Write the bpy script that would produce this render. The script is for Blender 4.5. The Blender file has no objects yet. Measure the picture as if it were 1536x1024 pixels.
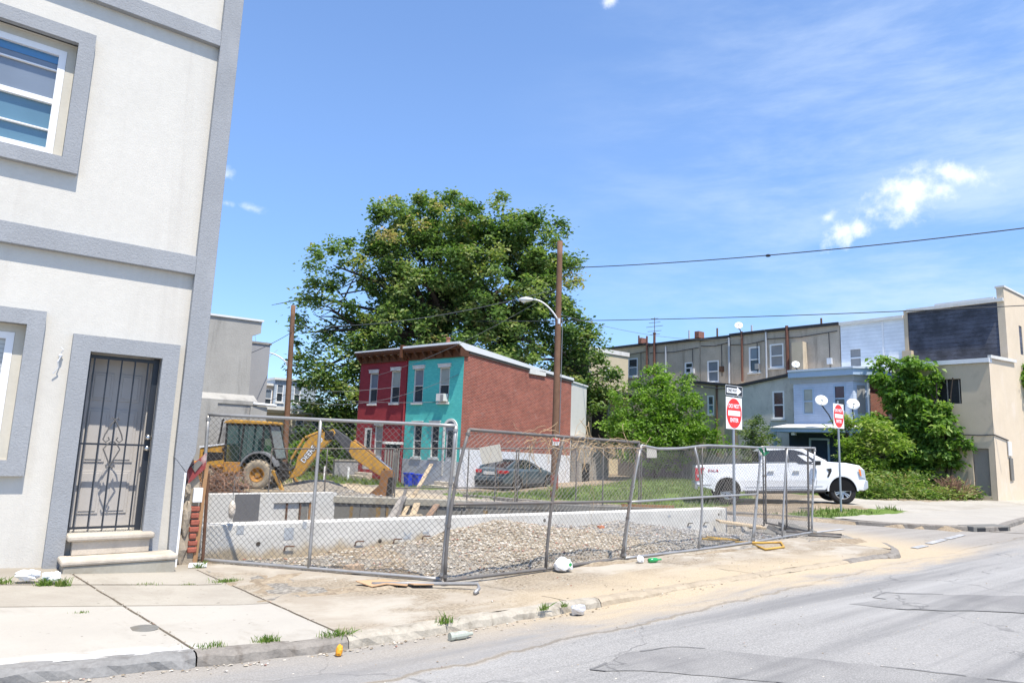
import bpy, math, random
from mathutils import Vector, Matrix
R = math.radians
random.seed(7)
SC = bpy.context.scene
COL = SC.collection

# ---------------------------------------------------------------- camera
cam = bpy.data.cameras.new("camera"); camo = bpy.data.objects.new("camera", cam); COL.objects.link(camo)
HEAD, PITCH, ROLL = R(51.8), R(8.66), R(2.2)
_d = Vector((math.cos(HEAD)*math.cos(PITCH), math.sin(HEAD)*math.cos(PITCH), math.sin(PITCH)))
_r = Vector((math.sin(HEAD), -math.cos(HEAD), 0)); _u = _r.cross(_d)
_r2 = _r*math.cos(ROLL) + _u*math.sin(ROLL); _u2 = -_r*math.sin(ROLL) + _u*math.cos(ROLL)
_m = Matrix((_r2, _u2, -_d)).transposed().to_4x4(); _m.translation = (0, 0, 1.6)
camo.matrix_world = _m
cam.sensor_width = 36; cam.lens = 24; cam.clip_start = 0.05; cam.clip_end = 3000
SC.camera = camo

# ---------------------------------------------------------------- light and sky
SUN_AZ = (-0.17, -0.985); SUN_EL = R(66)
sl = bpy.data.lights.new("sun", 'SUN'); sl.energy = 4.2; sl.angle = R(0.53); sl.color = (1, 0.93, 0.82)
so = bpy.data.objects.new("sun", sl); COL.objects.link(so)
_s = Vector((SUN_AZ[0]*math.cos(SUN_EL), SUN_AZ[1]*math.cos(SUN_EL), math.sin(SUN_EL))).normalized()
so.rotation_euler = _s.to_track_quat('Z', 'Y').to_euler(); so.location = (0, -20, 40)
SC.view_settings.view_transform = 'Standard'; SC.view_settings.look = 'None'
SC.view_settings.gamma = 1; SC.view_settings.exposure = 0.84

class NT:
    """small node-tree helper"""
    def __init__(s, t): s.t = t; s.n = t.nodes; s.l = t.links
    def node(s, typ, **kw):
        n = s.n.new(typ)
        for k, v in kw.items(): setattr(n, k, v)
        return n
    def set(s, sock, v):
        if isinstance(v, bpy.types.NodeSocket): s.l.new(v, sock)
        elif v is not None:
            try: sock.default_value = v
            except TypeError: sock.default_value = (*v, 1)
            except ValueError: sock.default_value = (*v, 1)
    def math(s, op, a, b=None, c=None, clamp=False):
        n = s.node('ShaderNodeMath', operation=op, use_clamp=clamp)
        for i, v in enumerate((a, b, c)):
            if v is not None: s.set(n.inputs[i], v)
        return n.outputs[0]
    def vmath(s, op, a, b=None):
        n = s.node('ShaderNodeVectorMath', operation=op)
        s.set(n.inputs[0], a)
        if b is not None: s.set(n.inputs[1], b)
        return n.outputs['Value'] if op in ('DOT_PRODUCT', 'LENGTH', 'DISTANCE') else n.outputs[0]
    def scale(s, v, f):
        n = s.node('ShaderNodeMapping'); s.set(n.inputs['Vector'], v)
        n.inputs['Scale'].default_value = f if hasattr(f, '__len__') else (f, f, f)
        return n.outputs[0]
    def noise(s, v, sc, det=4, rough=.55, dist=0):
        n = s.node('ShaderNodeTexNoise'); s.set(n.inputs['Vector'], v)
        n.inputs['Scale'].default_value = sc; n.inputs['Detail'].default_value = det
        n.inputs['Roughness'].default_value = rough; n.inputs['Distortion'].default_value = dist
        return n.outputs[0]
    def ramp(s, f, lo, hi, smooth=True):
        n = s.node('ShaderNodeMapRange'); n.interpolation_type = 'SMOOTHSTEP' if smooth else 'LINEAR'
        n.clamp = True
        s.set(n.inputs[0], f); n.inputs[1].default_value = lo; n.inputs[2].default_value = hi
        return n.outputs[0]
    def mix(s, f, a, b, mode='MIX'):
        n = s.node('ShaderNodeMix', data_type='RGBA', blend_type=mode)
        s.set(n.inputs[0], f); s.set(n.inputs[6], a); s.set(n.inputs[7], b)
        return n.outputs[2]

w = bpy.data.worlds.new("World"); SC.world = w; w.use_nodes = True
t = NT(w.node_tree); t.n.clear()
sky = t.node('ShaderNodeTexSky', sky_type='NISHITA'); sky.sun_disc = False
sky.sun_elevation = SUN_EL; sky.sun_rotation = math.atan2(SUN_AZ[0], SUN_AZ[1])
sky.altitude = 50; sky.air_density = 1.0; sky.dust_density = 0.25; sky.ozone_density = 1.6
tc = t.node('ShaderNodeTexCoord').outputs['Generated']
dv = t.vmath('NORMALIZE', tc)
elev = t.ramp(t.vmath('DOT_PRODUCT', dv, (0, 0, 1)), .0, .5)
skyc = t.mix(1.0, sky.outputs[0], t.mix(elev, (.46, .62, .86), (.86, .96, 1.10)), 'MULTIPLY')
nz1 = t.noise(dv, 14, 6, .62, .3); nz2 = t.noise(dv, 55, 4, .6)
nz = t.math('ADD', t.math('MULTIPLY', nz1, .68), t.math('MULTIPLY', nz2, .32))
cl = None
# cumulus puffs: direction, half width, half height (radians), tilt, strength
def puff(c, a, b, tilt, st):
    c = Vector(c).normalized(); rr = c.cross(Vector((0, 0, 1))).normalized(); uu = rr.cross(c)
    r1 = rr*math.cos(tilt) + uu*math.sin(tilt); u1 = -rr*math.sin(tilt) + uu*math.cos(tilt)
    df = t.vmath('SUBTRACT', dv, tuple(c))
    x = t.math('DIVIDE', t.vmath('DOT_PRODUCT', df, tuple(r1)), a)
    y = t.math('DIVIDE', t.vmath('DOT_PRODUCT', df, tuple(u1)), b)
    d = t.math('SQRT', t.math('ADD', t.math('MULTIPLY', x, x), t.math('MULTIPLY', y, y)))
    e = t.math('ADD', d, t.math('MULTIPLY', t.math('SUBTRACT', nz, .5), 4.8))
    return t.math('MULTIPLY', t.ramp(e, 1.0, -.35), st)
PUFFS = [((.8836, .3424, .3195), .056, .034, .1, .85), ((.8790, .3530, .335), .022, .020, .0, .9),
         ((.8644, .4119, .2883), .054, .020, .35, .85), ((.8976, .2798, .3407), .044, .015, -.45, .8),
         ((.8515, .4214, .312), .016, .010, .5, .6), ((.2276, .9132, .338), .014, .012, 0, .7),
         ((.2639, .916, .3021), .020, .008, -.1, .45), ((.2356, .9233, .3033), .016, .007, -.1, .4),
         ((.5904, .5674, .578), .014, .012, 0, .7)]
for p in PUFFS:
    m = puff(*p); cl = m if cl is None else t.math('MAXIMUM', cl, m)
# thin high cirrus, denser towards +x
cv = t.scale(dv, (2.6, 2.6, 11)); rot = cv.node; rot.inputs['Rotation'].default_value = (0.0, R(-14), R(20))
c1 = t.noise(cv, 1.6, 8, .62, .15)
side = t.ramp(t.vmath('DOT_PRODUCT', dv, (.93, .02, .1)), .52, .97)
cir = t.math('MULTIPLY', t.ramp(c1, .34, .82), t.math('MULTIPLY', side, .62))
hz = t.math('MULTIPLY', t.ramp(t.vmath('DOT_PRODUCT', dv, (0, 0, 1)), .30, .0), .14)
cl2 = t.math('MAXIMUM', cir, hz)
cc = t.mix(cl2, skyc, (3.6, 4.2, 5.0)); cc = t.mix(cl, cc, (5.4, 5.55, 5.7))
bg = t.node('ShaderNodeBackground'); t.set(bg.inputs[0], cc); bg.inputs[1].default_value = 0.14
t.l.new(bg.outputs[0], t.node('ShaderNodeOutputWorld').inputs[0])

# ================================================================ builders
class MB:
    """collects verts and faces; build() links them as ONE mesh object"""
    def __init__(s): s.v = []; s.f = []; s.a = {}
    def add(s, vs, fs):
        o = len(s.v); s.v += [tuple(p) for p in vs]; s.f += [tuple(i+o for i in f) for f in fs]; return s
    def box(s, x0, x1, y0, y1, z0, z1):
        v = [(x, y, z) for z in (z0, z1) for y in (y0, y1) for x in (x0, x1)]
        return s.add(v, [(0,2,3,1),(4,5,7,6),(0,1,5,4),(2,6,7,3),(0,4,6,2),(1,3,7,5)])
    def obox(s, c, ax, ay, az, hx, hy, hz):
        """oriented box: centre, axes, half sizes"""
        c = Vector(c); ax, ay, az = (Vector(a).normalized() for a in (ax, ay, az))
        v = [c + ax*(i*hx) + ay*(j*hy) + az*(k*hz) for k in (-1,1) for j in (-1,1) for i in (-1,1)]
        return s.add(v, [(0,2,3,1),(4,5,7,6),(0,1,5,4),(2,6,7,3),(0,4,6,2),(1,3,7,5)])
    def beam(s, a, b, w, h, up=(0,0,1)):
        a, b = Vector(a), Vector(b); d = (b-a); l = d.length; d.normalize()
        sd = d.cross(Vector(up))
        if sd.length < 1e-4: sd = d.cross(Vector((1,0,0)))
        sd.normalize(); u2 = sd.cross(d)
        return s.obox((a+b)/2, d, sd, u2, l/2, w/2, h/2)
    def quad(s, a, b, c, d): return s.add([a,b,c,d], [(0,1,2,3)])
    def tube(s, pts, r, n=8, caps=True):
        pts = [Vector(p) for p in pts]; rs = r if hasattr(r, '__len__') else [r]*len(pts)
        vs, fs = [], []; prev = None
        for i, p in enumerate(pts):
            d = (pts[min(i+1, len(pts)-1)] - pts[max(i-1, 0)]).normalized()
            if prev is None:
                e = d.cross(Vector((0,0,1)))
                if e.length < 1e-3: e = d.cross(Vector((1,0,0)))
            else: e = prev - d*prev.dot(d)
            e.normalize(); prev = e; g = d.cross(e)
            for k in range(n):
                a = 2*math.pi*k/n; vs.append(p + (e*math.cos(a) + g*math.sin(a))*rs[i])
        for i in range(len(pts)-1):
            for k in range(n):
                k2 = (k+1) % n; fs.append((i*n+k, i*n+k2, (i+1)*n+k2, (i+1)*n+k))
        if caps: fs.append(tuple(range(n))[::-1]); fs.append(tuple(range((len(pts)-1)*n, len(pts)*n)))
        return s.add(vs, fs)
    def lathe(s, prof, c, axis, n=24):
        """prof: (radius, offset along axis)"""
        c = Vector(c); ax = Vector(axis).normalized(); e = ax.cross(Vector((0,0,1)))
        if e.length < 1e-3: e = ax.cross(Vector((1,0,0)))
        e.normalize(); g = ax.cross(e); vs, fs = [], []; m = len(prof)
        for k in range(n):
            a = 2*math.pi*k/n; q = e*math.cos(a) + g*math.sin(a)
            vs += [c + q*r + ax*o for r, o in prof]
        for k in range(n):
            k2 = (k+1) % n
            for i in range(m-1): fs.append((k*m+i, k*m+i+1, k2*m+i+1, k2*m+i))
        return s.add(vs, fs)
    def prism(s, poly, axis, lo, hi):
        """poly of 2D points swept along an axis: 'x' (y,z), 'y' (x,z), 'z' (x,y)"""
        def P(p, t): return {'x': (t, p[0], p[1]), 'y': (p[0], t, p[1]), 'z': (p[0], p[1], t)}[axis]
        n = len(poly); v = [P(p, lo) for p in poly] + [P(p, hi) for p in poly]
        return s.add(v, [tuple(range(n)), tuple(range(n, 2*n))[::-1]] + [(i, i+n, (i+1) % n + n, (i+1) % n) for i in range(n)])
    def ball(s, c, rx, ry, rz, n=10, m=7, jit=0, rng=random):
        c = Vector(c); vs, fs = [], []
        for i in range(m+1):
            a = math.pi*i/m
            for k in range(n):
                b = 2*math.pi*k/n; j = 1 + (rng.uniform(-jit, jit) if jit else 0)
                vs.append((c.x + rx*j*math.sin(a)*math.cos(b), c.y + ry*j*math.sin(a)*math.sin(b), c.z + rz*j*math.cos(a)))
        for i in range(m):
            for k in range(n): k2 = (k+1) % n; fs.append((i*n+k, (i+1)*n+k, (i+1)*n+k2, i*n+k2))
        return s.add(vs, fs)
    def holed(s, O, u, n, W, H, holes, depth=.12, top=None):
        """wall face from O along unit u and up, with rectangular holes (s0,s1,h0,h1) and reveals going in by depth"""
        O, u, n = Vector(O), Vector(u), Vector(n); z = Vector((0,0,1))
        ss = sorted({0, W, *[h[0] for h in holes], *[h[1] for h in holes]}); hs = sorted({0, H, *[h[2] for h in holes], *[h[3] for h in holes]})
        ss = [x for x in ss if 0 <= x <= W]; hs = [x for x in hs if 0 <= x <= H]
        P = lambda a, b, d=0: O + u*a + z*b - n*d
        for i in range(len(ss)-1):
            for j in range(len(hs)-1):
                a, b, c, d = ss[i], ss[i+1], hs[j], hs[j+1]; mx, my = (a+b)/2, (c+d)/2
                if any(h[0] < mx < h[1] and h[2] < my < h[3] for h in holes): continue
                s.quad(P(a,c), P(b,c), P(b,d), P(a,d))
        for a, b, c, d in holes:
            s.quad(P(a,c), P(a,d), P(a,d,depth), P(a,c,depth)); s.quad(P(b,c), P(b,d), P(b,d,depth), P(b,c,depth))
            s.quad(P(a,c), P(b,c), P(b,c,depth), P(a,c,depth)); s.quad(P(a,d), P(b,d), P(b,d,depth), P(a,d,depth))
        return s
    def build(s, name, mat, parent=None, world=False, smooth=False, bevel=0, attr=None, fix=True):
        vs = s.v
        if world and parent is not None:
            inv = WM[parent.name].inverted(); vs = [inv @ Vector(p) for p in vs]
        me = bpy.data.meshes.new(name); me.from_pydata([tuple(p) for p in vs], [], s.f); me.update()
        if fix:
            import bmesh
            bm = bmesh.new(); bm.from_mesh(me); bmesh.ops.recalc_face_normals(bm, faces=bm.faces)
            bm.to_mesh(me); bm.free()
        # box-projected UVs in metres
        uv = me.uv_layers.new(name="uv"); data = [0.0]*(2*len(me.loops)); src = s.v
        for p in me.polygons:
            nn = p.normal
            if world and parent is not None: nn = WM[parent.name].to_3x3() @ nn
            flat = abs(nn.z) > .75
            tl = math.hypot(nn.x, nn.y) or 1; tx, ty = -nn.y/tl, nn.x/tl
            for li in p.loop_indices:
                q = src[me.loops[li].vertex_index]
                data[2*li] = q[0] if flat else q[0]*tx + q[1]*ty; data[2*li+1] = q[1] if flat else q[2]
        uv.data.foreach_set('uv', data)
        for k, vals in (attr or {}).items():
            at = me.attributes.new(k, 'FLOAT', 'FACE'); at.data.foreach_set('value', vals)
        if mat is not None: me.materials.append(mat)
        if smooth: me.polygons.foreach_set('use_smooth', [True]*len(me.polygons))
        o = bpy.data.objects.new(name, me); COL.objects.link(o)
        if parent is not None:
            o.parent = parent
            WM[o.name] = WM[parent.name]
        else: WM[o.name] = Matrix.Identity(4)
        if bevel:
            b = o.modifiers.new('bevel', 'BEVEL'); b.width = bevel; b.segments = 2; b.limit_method = 'ANGLE'; b.angle_limit = R(40)
        return o
WM = {}
def tag(o, label=None, cat=None, group=None, kind=None):
    for k, v in (('label', label), ('category', cat), ('group', group), ('kind', kind)):
        if v: o[k] = v
    return o
def thing(name, label, cat, loc=(0,0,0), rz=0, group=None):
    o = bpy.data.objects.new(name, None); COL.objects.link(o); o.location = loc; o.rotation_euler = (0, 0, rz)
    o.empty_display_size = .3
    WM[o.name] = Matrix.Translation(loc) @ Matrix.Rotation(rz, 4, 'Z')
    return tag(o, label, cat, group)
def box(name, mat, parent, *b, **k): return MB().box(*b).build(name, mat, parent, **k)
def text(s, name, mat, parent, size, origin, u, n, depth=.002, sx=1.0, v=None, bold=.0):
    """lettering as a mesh part: baseline centre at origin, reading along u, facing n (local coordinates of the thing)"""
    cu = bpy.data.curves.new(name, 'FONT'); cu.body = s; cu.size = size; cu.align_x = 'CENTER'; cu.align_y = 'CENTER'
    cu.extrude = depth; cu.offset = bold; cu.resolution_u = 3
    to = bpy.data.objects.new(name, cu); COL.objects.link(to)
    dg = bpy.context.evaluated_depsgraph_get(); me = bpy.data.meshes.new_from_object(to.evaluated_get(dg))
    bpy.data.objects.remove(to); u = Vector(u).normalized(); n = Vector(n).normalized(); vv = n.cross(u) if v is None else Vector(v)
    M = Matrix((u*sx, vv, n)).transposed().to_4x4(); M.translation = Vector(origin)
    me.transform(M); me.materials.clear(); me.materials.append(mat); me.name = name
    o = bpy.data.objects.new(name, me); COL.objects.link(o); o.parent = parent; WM[o.name] = WM[parent.name]
    return o

# ================================================================ materials
MATS = {}
def newmat(name):
    m = bpy.data.materials.new(name); m.use_nodes = True; t = NT(m.node_tree); MATS[name] = m
    return m, t, t.n['Principled BSDF']
def mat(name, col, rough=.85, var=.12, sc=2.5, fine=30, bump=0, bsc=60, metal=0, stain=None, stain_amt=.4, spec=.3, ssc=.8, zs=1.0, coat=0):
    if name in MATS: return MATS[name]
    m, t, b = newmat(name); oc = t.node('ShaderNodeTexCoord').outputs['Object']
    n1 = t.noise(oc, sc, 5, .6); n2 = t.noise(oc, fine, 3, .6)
    f = t.math('ADD', t.math('MULTIPLY', n1, .6), t.math('MULTIPLY', n2, .4))
    c = t.mix(t.ramp(f, .3, .7, False), tuple(max(0, x*(1-var)) for x in col), tuple(min(1, x*(1+var)) for x in col))
    if stain:
        sv = t.scale(oc, (ssc*2, ssc*2, ssc*zs)); c = t.mix(t.math('MULTIPLY', t.ramp(t.noise(sv, 1, 6, .65, .4), .5, .72), stain_amt), c, stain)
    t.set(b.inputs['Base Color'], c); b.inputs['Roughness'].default_value = rough; b.inputs['Metallic'].default_value = metal
    b.inputs['Specular IOR Level'].default_value = spec
    if coat: b.inputs['Coat Weight'].default_value = coat; b.inputs['Coat Roughness'].default_value = .05
    if bump:
        bn = t.node('ShaderNodeBump'); bn.inputs['Strength'].default_value = bump; bn.inputs['Distance'].default_value = .01
        t.set(bn.inputs['Height'], t.noise(oc, bsc, 4, .65)); t.set(b.inputs['Normal'], bn.outputs[0])
    return m
def brickmat(name, c1, c2, mortar, bw=.21, bh=.068, ms=.010, rough=.9, bump=.5, var=.25, white=None):
    m, t, b = newmat(name); uv = t.node('ShaderNodeUVMap').outputs[0]
    br = t.node('ShaderNodeTexBrick'); t.set(br.inputs['Vector'], uv)
    for k, v in (('Color1', (*c1, 1)), ('Color2', (*c2, 1)), ('Mortar', (*mortar, 1))): br.inputs[k].default_value = v
    br.inputs['Scale'].default_value = 1; br.inputs['Mortar Size'].default_value = ms; br.inputs['Brick Width'].default_value = bw
    br.inputs['Row Height'].default_value = bh; br.inputs['Bias'].default_value = -.2
    n = t.noise(uv, 1.1, 6, .65, .3); c = t.mix(t.ramp(n, .3, .7), t.mix(1, br.outputs[0], (1-var, 1-var, 1-var), 'MULTIPLY'), br.outputs[0])
    n2 = t.noise(t.scale(uv, (4.5, 14, 1)), 1, 2, .5)
    c = t.mix(t.math('MULTIPLY', t.ramp(n2, .45, .7), .35), c, t.mix(1, c, (1.5, 1.35, 1.25), 'MULTIPLY'))
    if white: c = t.mix(t.math('MULTIPLY', t.ramp(t.noise(uv, 1.7, 7, .7), .58, .75), .5), c, white)
    t.set(b.inputs['Base Color'], c); b.inputs['Roughness'].default_value = rough; b.inputs['Specular IOR Level'].default_value = .2
    bn = t.node('ShaderNodeBump'); bn.inputs['Strength'].default_value = bump; bn.inputs['Distance'].default_value = .008
    t.set(bn.inputs['Height'], t.math('SUBTRACT', 1.0, br.outputs['Fac'])); t.set(b.inputs['Normal'], bn.outputs[0])
    return m
def sidingmat(name, col, pitch=.11, bump=1.0, var=.08, rough=.6, dark=.75, wob=0):
    m, t, b = newmat(name); uv = t.node('ShaderNodeUVMap').outputs[0]
    sp = t.node('ShaderNodeSeparateXYZ'); t.set(sp.inputs[0], uv)
    vv = sp.outputs[1]
    if wob: vv = t.math('ADD', vv, t.math('MULTIPLY', t.math('SUBTRACT', t.noise(t.scale(uv, (.9, 3, 1)), 2.2, 4, .7), .5), wob))
    fr = t.math('FRACT', t.math('DIVIDE', vv, pitch))
    n = t.noise(uv, 1.5, 5, .6)
    c = t.mix(t.ramp(n, .3, .7), tuple(x*(1-var) for x in col), tuple(min(1, x*(1+var)) for x in col))
    c = t.mix(t.ramp(fr, .88, .96), c, tuple(x*dark for x in col))
    t.set(b.inputs['Base Color'], c); b.inputs['Roughness'].default_value = rough
    bn = t.node('ShaderNodeBump'); bn.inputs['Strength'].default_value = bump; bn.inputs['Distance'].default_value = .02
    t.set(bn.inputs['Height'], t.math('SUBTRACT', 1.0, fr)); t.set(b.inputs['Normal'], bn.outputs[0])
    return m
def leafmat(name, ramp, trans=.35):
    m, t, b = newmat(name); at = t.node('ShaderNodeAttribute'); at.attribute_name = 'tint'
    cr = t.node('ShaderNodeValToRGB'); t.set(cr.inputs[0], at.outputs['Fac'])
    e = cr.color_ramp.elements; e[0].position = ramp[0][0]; e[0].color = (*ramp[0][1], 1); e[1].position = ramp[-1][0]; e[1].color = (*ramp[-1][1], 1)
    for p, c in ramp[1:-1]: k = e.new(p); k.color = (*c, 1)
    t.set(b.inputs['Base Color'], cr.outputs[0]); b.inputs['Roughness'].default_value = .5; b.inputs['Specular IOR Level'].default_value = .35
    tr = t.node('ShaderNodeBsdfTranslucent'); t.set(tr.inputs[0], t.mix(1, cr.outputs[0], (1.3, 1.5, .7), 'MULTIPLY'))
    ms = t.node('ShaderNodeMixShader'); ms.inputs[0].default_value = trans
    t.l.new(b.outputs[0], ms.inputs[1]); t.l.new(tr.outputs[0], ms.inputs[2]); t.l.new(ms.outputs[0], t.n['Material Output'].inputs[0])
    return m
def glassmat(name, col, rough=.06, blind=None, pitch=.05):
    m, t, b = newmat(name); oc = t.node('ShaderNodeTexCoord').outputs['Object']
    c = t.mix(t.noise(oc, 1.3, 2), tuple(x*.7 for x in col), tuple(x*1.3 for x in col))
    if blind:
        uv = t.node('ShaderNodeUVMap').outputs[0]; sp = t.node('ShaderNodeSeparateXYZ'); t.set(sp.inputs[0], uv)
        c = t.mix(t.ramp(t.math('FRACT', t.math('DIVIDE', sp.outputs[1], pitch)), .6, 1.0), blind, tuple(x*.6 for x in blind))
    t.set(b.inputs['Base Color'], c); b.inputs['Roughness'].default_value = rough; b.inputs['Specular IOR Level'].default_value = .8
    bn = t.node('ShaderNodeBump'); bn.inputs['Strength'].default_value = .06; t.set(bn.inputs['Height'], t.noise(oc, 1.6, 2)); t.set(b.inputs['Normal'], bn.outputs[0])
    return m

stucco = mat('white_stucco', (.57, .545, .49), .95, .07, .7, 14, .3, 60, stain=(.40, .365, .32), stain_amt=.30, zs=.14, ssc=1.1)
trim_grey = mat('grey_trim_stucco', (.29, .30, .312), .95, .12, 1.5, 30, .7, 45, stain=(.38, .395, .41), stain_amt=.45)
vinyl = mat('white_vinyl', (.78, .78, .78), .4, .04)
dirty_white = mat('weathered_white_paint', (.62, .61, .58), .75, .12, 3, stain=(.35, .32, .28), stain_amt=.4)
black_iron = mat('black_painted_iron', (.018, .022, .03), .4, .1, spec=.5)
door_paint = mat('taupe_door_paint', (.42, .395, .37), .6, .05)
sandstone = mat('worn_limestone', (.50, .44, .36), .9, .14, 3, 40, .5, 30, stain=(.28, .24, .19), stain_amt=.5)
galv = mat('galvanised_steel', (.36, .355, .345), .5, .15, 5, 60, metal=.55, stain=(.22, .17, .13), stain_amt=.3, ssc=3)
galv_old = mat('dull_galvanised_steel', (.16, .15, .14), .65, .2, 5, 60, metal=.3, stain=(.20, .12, .07), stain_amt=.5, ssc=3)
wire = mat('chain_link_wire', (.20, .195, .185), .6, .1, metal=.35)
wire_old = mat('old_chain_link_wire', (.14, .13, .12), .65, .2, metal=.3)
rust = mat('rusty_steel', (.12, .065, .042), .85, .35, 6, 50)
yellow_steel = mat('yellow_painted_steel', (.50, .30, .06), .6, .3, 8, stain=(.22, .12, .06), stain_amt=.6, ssc=4)
chrome = mat('satin_nickel', (.6, .58, .55), .25, .05, metal=1)
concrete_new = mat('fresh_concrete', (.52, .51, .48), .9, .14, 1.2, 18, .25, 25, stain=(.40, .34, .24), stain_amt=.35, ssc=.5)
concrete_dark = mat('dark_and_shaded_concrete', (.17, .165, .15), .9, .2, 1.5, 18, .3, 25, stain=(.13, .10, .06), stain_amt=.6, ssc=.9, zs=.3)  # dark concrete; on the diagonal pit wall it stands in for shade
concrete_cap = mat('tan_concrete', (.33, .31, .26), .9, .14, 2, 25, .3, 25, stain=(.2, .16, .1), stain_amt=.4)
steps_conc = mat('step_concrete', (.48, .43, .35), .9, .12, 3, stain=(.3, .27, .22), stain_amt=.4)
lumber = mat('weathered_lumber', (.42, .33, .22), .85, .2, 4, 40, stain=(.25, .18, .11), stain_amt=.4)
lumber_orange = mat('orange_stained_board', (.33, .19, .095), .8, .2, 4, 40)
lumber_grey = mat('grey_weathered_boards', (.26, .24, .215), .9, .25, 3, 30, stain=(.13, .12, .11), stain_amt=.5, ssc=2)
pole_wood = mat('brown_pole_wood', (.17, .095, .06), .9, .3, 3, 30, .5, 20, stain=(.08, .05, .035), stain_amt=.6, ssc=1.2, zs=.12)
lamp_grey = mat('lamp_aluminium', (.62, .63, .64), .5, .05, metal=.2)
lamp_glass = mat('lamp_lens', (.7, .72, .7), .2, .02, spec=.6)
cable = mat('black_cable', (.03, .035, .045), .6, .1)
cable_grey = mat('grey_service_cable', (.16, .17, .18), .6, .1)
sign_white = mat('white_sign_sheeting', (.80, .80, .80), .5, .02)
sign_red = mat('red_sign_sheeting', (.70, .035, .03), .45, .03)
sign_black = mat('black_sign_sheeting', (.02, .025, .03), .5, .05)
sign_post_m = mat('sign_post_steel', (.30, .33, .36), .5, .12, 4, metal=.4)
beige_board = mat('beige_sign_board', (.50, .47, .40), .8, .06)
blue_plastic = mat('blue_bin_plastic', (.02, .06, .55), .45, .08, spec=.5)
black_plastic = mat('black_plastic', (.015, .015, .017), .5, .1, spec=.4)
trash_white = mat('white_plastic_bag', (.80, .80, .80), .4, .04, spec=.5)
green_glass = mat('green_bottle_glass', (.02, .30, .08), .15, .1, spec=.7)
cardboard = mat('torn_cardboard', (.48, .31, .18), .9, .15)
foil = mat('crumpled_foil', (.65, .65, .66), .35, .15, metal=.4)
orange_paper = mat('orange_wrapper', (.75, .33, .03), .5, .15)
glass_dark = glassmat('dark_window_glass', (.035, .045, .055))
glass_blue = glassmat('painted_sky_reflection_glass', (.05, .17, .33), .08)  # blue of the reflected sky is put into the base colour
glass_grey = glassmat('greyish_window_glass', (.16, .19, .23), .15)
glass_teal = glassmat('blue_green_window_glass', (.10, .19, .25), .1)
glass_blind = glassmat('window_glass_over_blinds', (.3, .3, .3), .25, (.42, .43, .42), .05)
glass_curtain = glassmat('window_glass_over_curtain', (.30, .33, .30), .25)
glass_maroon = glassmat('window_glass_over_red_curtain', (.05, .008, .012), .15)
board_grey = mat('boarded_window_panel', (.27, .27, .27), .8, .12)
roof_silver = mat('silver_roof_coating', (.62, .63, .64), .6, .08)
roof_black = mat('black_roofing', (.035, .037, .042), .8, .2)
brick_red = brickmat('red_brick', (.33, .085, .055), (.21, .055, .042), (.36, .22, .18), white=(.42, .30, .27))
brick_maroon = brickmat('maroon_painted_brick', (.30, .045, .055), (.27, .038, .047), (.21, .03, .038), bump=.3, ms=.006, var=.1)
brick_teal = brickmat('turquoise_painted_brick', (.10, .50, .46), (.085, .46, .425), (.07, .39, .365), bump=.35, ms=.006, var=.08)
brick_old = brickmat('old_red_brick', (.28, .085, .055), (.20, .06, .045), (.28, .23, .2))
paint_white = mat('white_base_paint', (.62, .62, .63), .85, .07, 2, stain=(.45, .43, .38), stain_amt=.4)
paint_greyblue = mat('pale_grey_base_paint', (.42, .44, .47), .85, .1, 2)
cornice_brown = mat('brown_cornice_wood', (.115, .045, .02), .7, .3, 4, 30)
cornice_dark = mat('dark_brown_cornice_wood', (.085, .035, .018), .75, .25, 4)  # darker brown for the brackets and the cornice end
stucco_beige = mat('beige_stucco', (.52, .45, .32), .95, .07, 1.5, 25, .4, 30, stain=(.38, .32, .23), stain_amt=.35)
stucco_tan = mat('tan_stucco', (.49, .41, .30), .95, .08, 1.2, 25, .3, 25, stain=(.27, .225, .17), stain_amt=.65, ssc=.5)
stucco_cream = mat('cream_stucco', (.60, .50, .37), .95, .08, 1.2, 25, .3, 25, stain=(.66, .58, .5), stain_amt=.5)
stucco_greybrown = mat('grey_brown_stucco', (.46, .39, .31), .95, .2, 1.0, 12, 1.0, 9, stain=(.24, .20, .16), stain_amt=.75, zs=.35, ssc=.7)
stucco_grey = mat('rough_grey_stucco', (.54, .515, .465), .95, .16, 1.2, 14, 1.3, 9, stain=(.30, .28, .25), stain_amt=.55)
stucco_lgrey = mat('light_grey_stucco', (.33, .32, .295), .95, .16, 1.0, 14, .8, 14, stain=(.15, .145, .135), stain_amt=.7, ssc=.55, zs=.35)
stucco_mgrey = mat('mid_grey_stucco', (.30, .30, .305), .95, .08, 1.0, 14, .4, 18)
stucco_dirty = mat('soot_stained_stucco', (.33, .32, .30), .95, .2, 1.2, 10, .6, 15, stain=(.10, .095, .09), stain_amt=.8, ssc=.5, zs=.6)
siding_blue = sidingmat('pale_blue_siding', (.45, .52, .64), .13)
siding_white = sidingmat('white_siding', (.76, .78, .80), .2)
siding_grey = sidingmat('blue_grey_siding', (.30, .36, .43), .15)
porch_navy = mat('navy_porch_paint', (.022, .04, .075), .7, .2, 3)
trim_blue = mat('light_blue_trim', (.36, .47, .62), .6, .06)
pipe_rust = mat('rust_red_pipe', (.15, .07, .05), .8, .3, 5)
pipe_grey = mat('grey_downpipe', (.40, .42, .45), .5, .1)
dish_white = mat('satellite_dish_white', (.70, .70, .69), .5, .04)
bark = mat('tree_bark', (.065, .05, .04), .95, .3, 4, 20, .6, 14)
twig = mat('dry_twigs', (.26, .155, .105), .9, .4, 8)
straw = mat('dry_vine_straw', (.46, .33, .19), .9, .25, 8)

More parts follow.
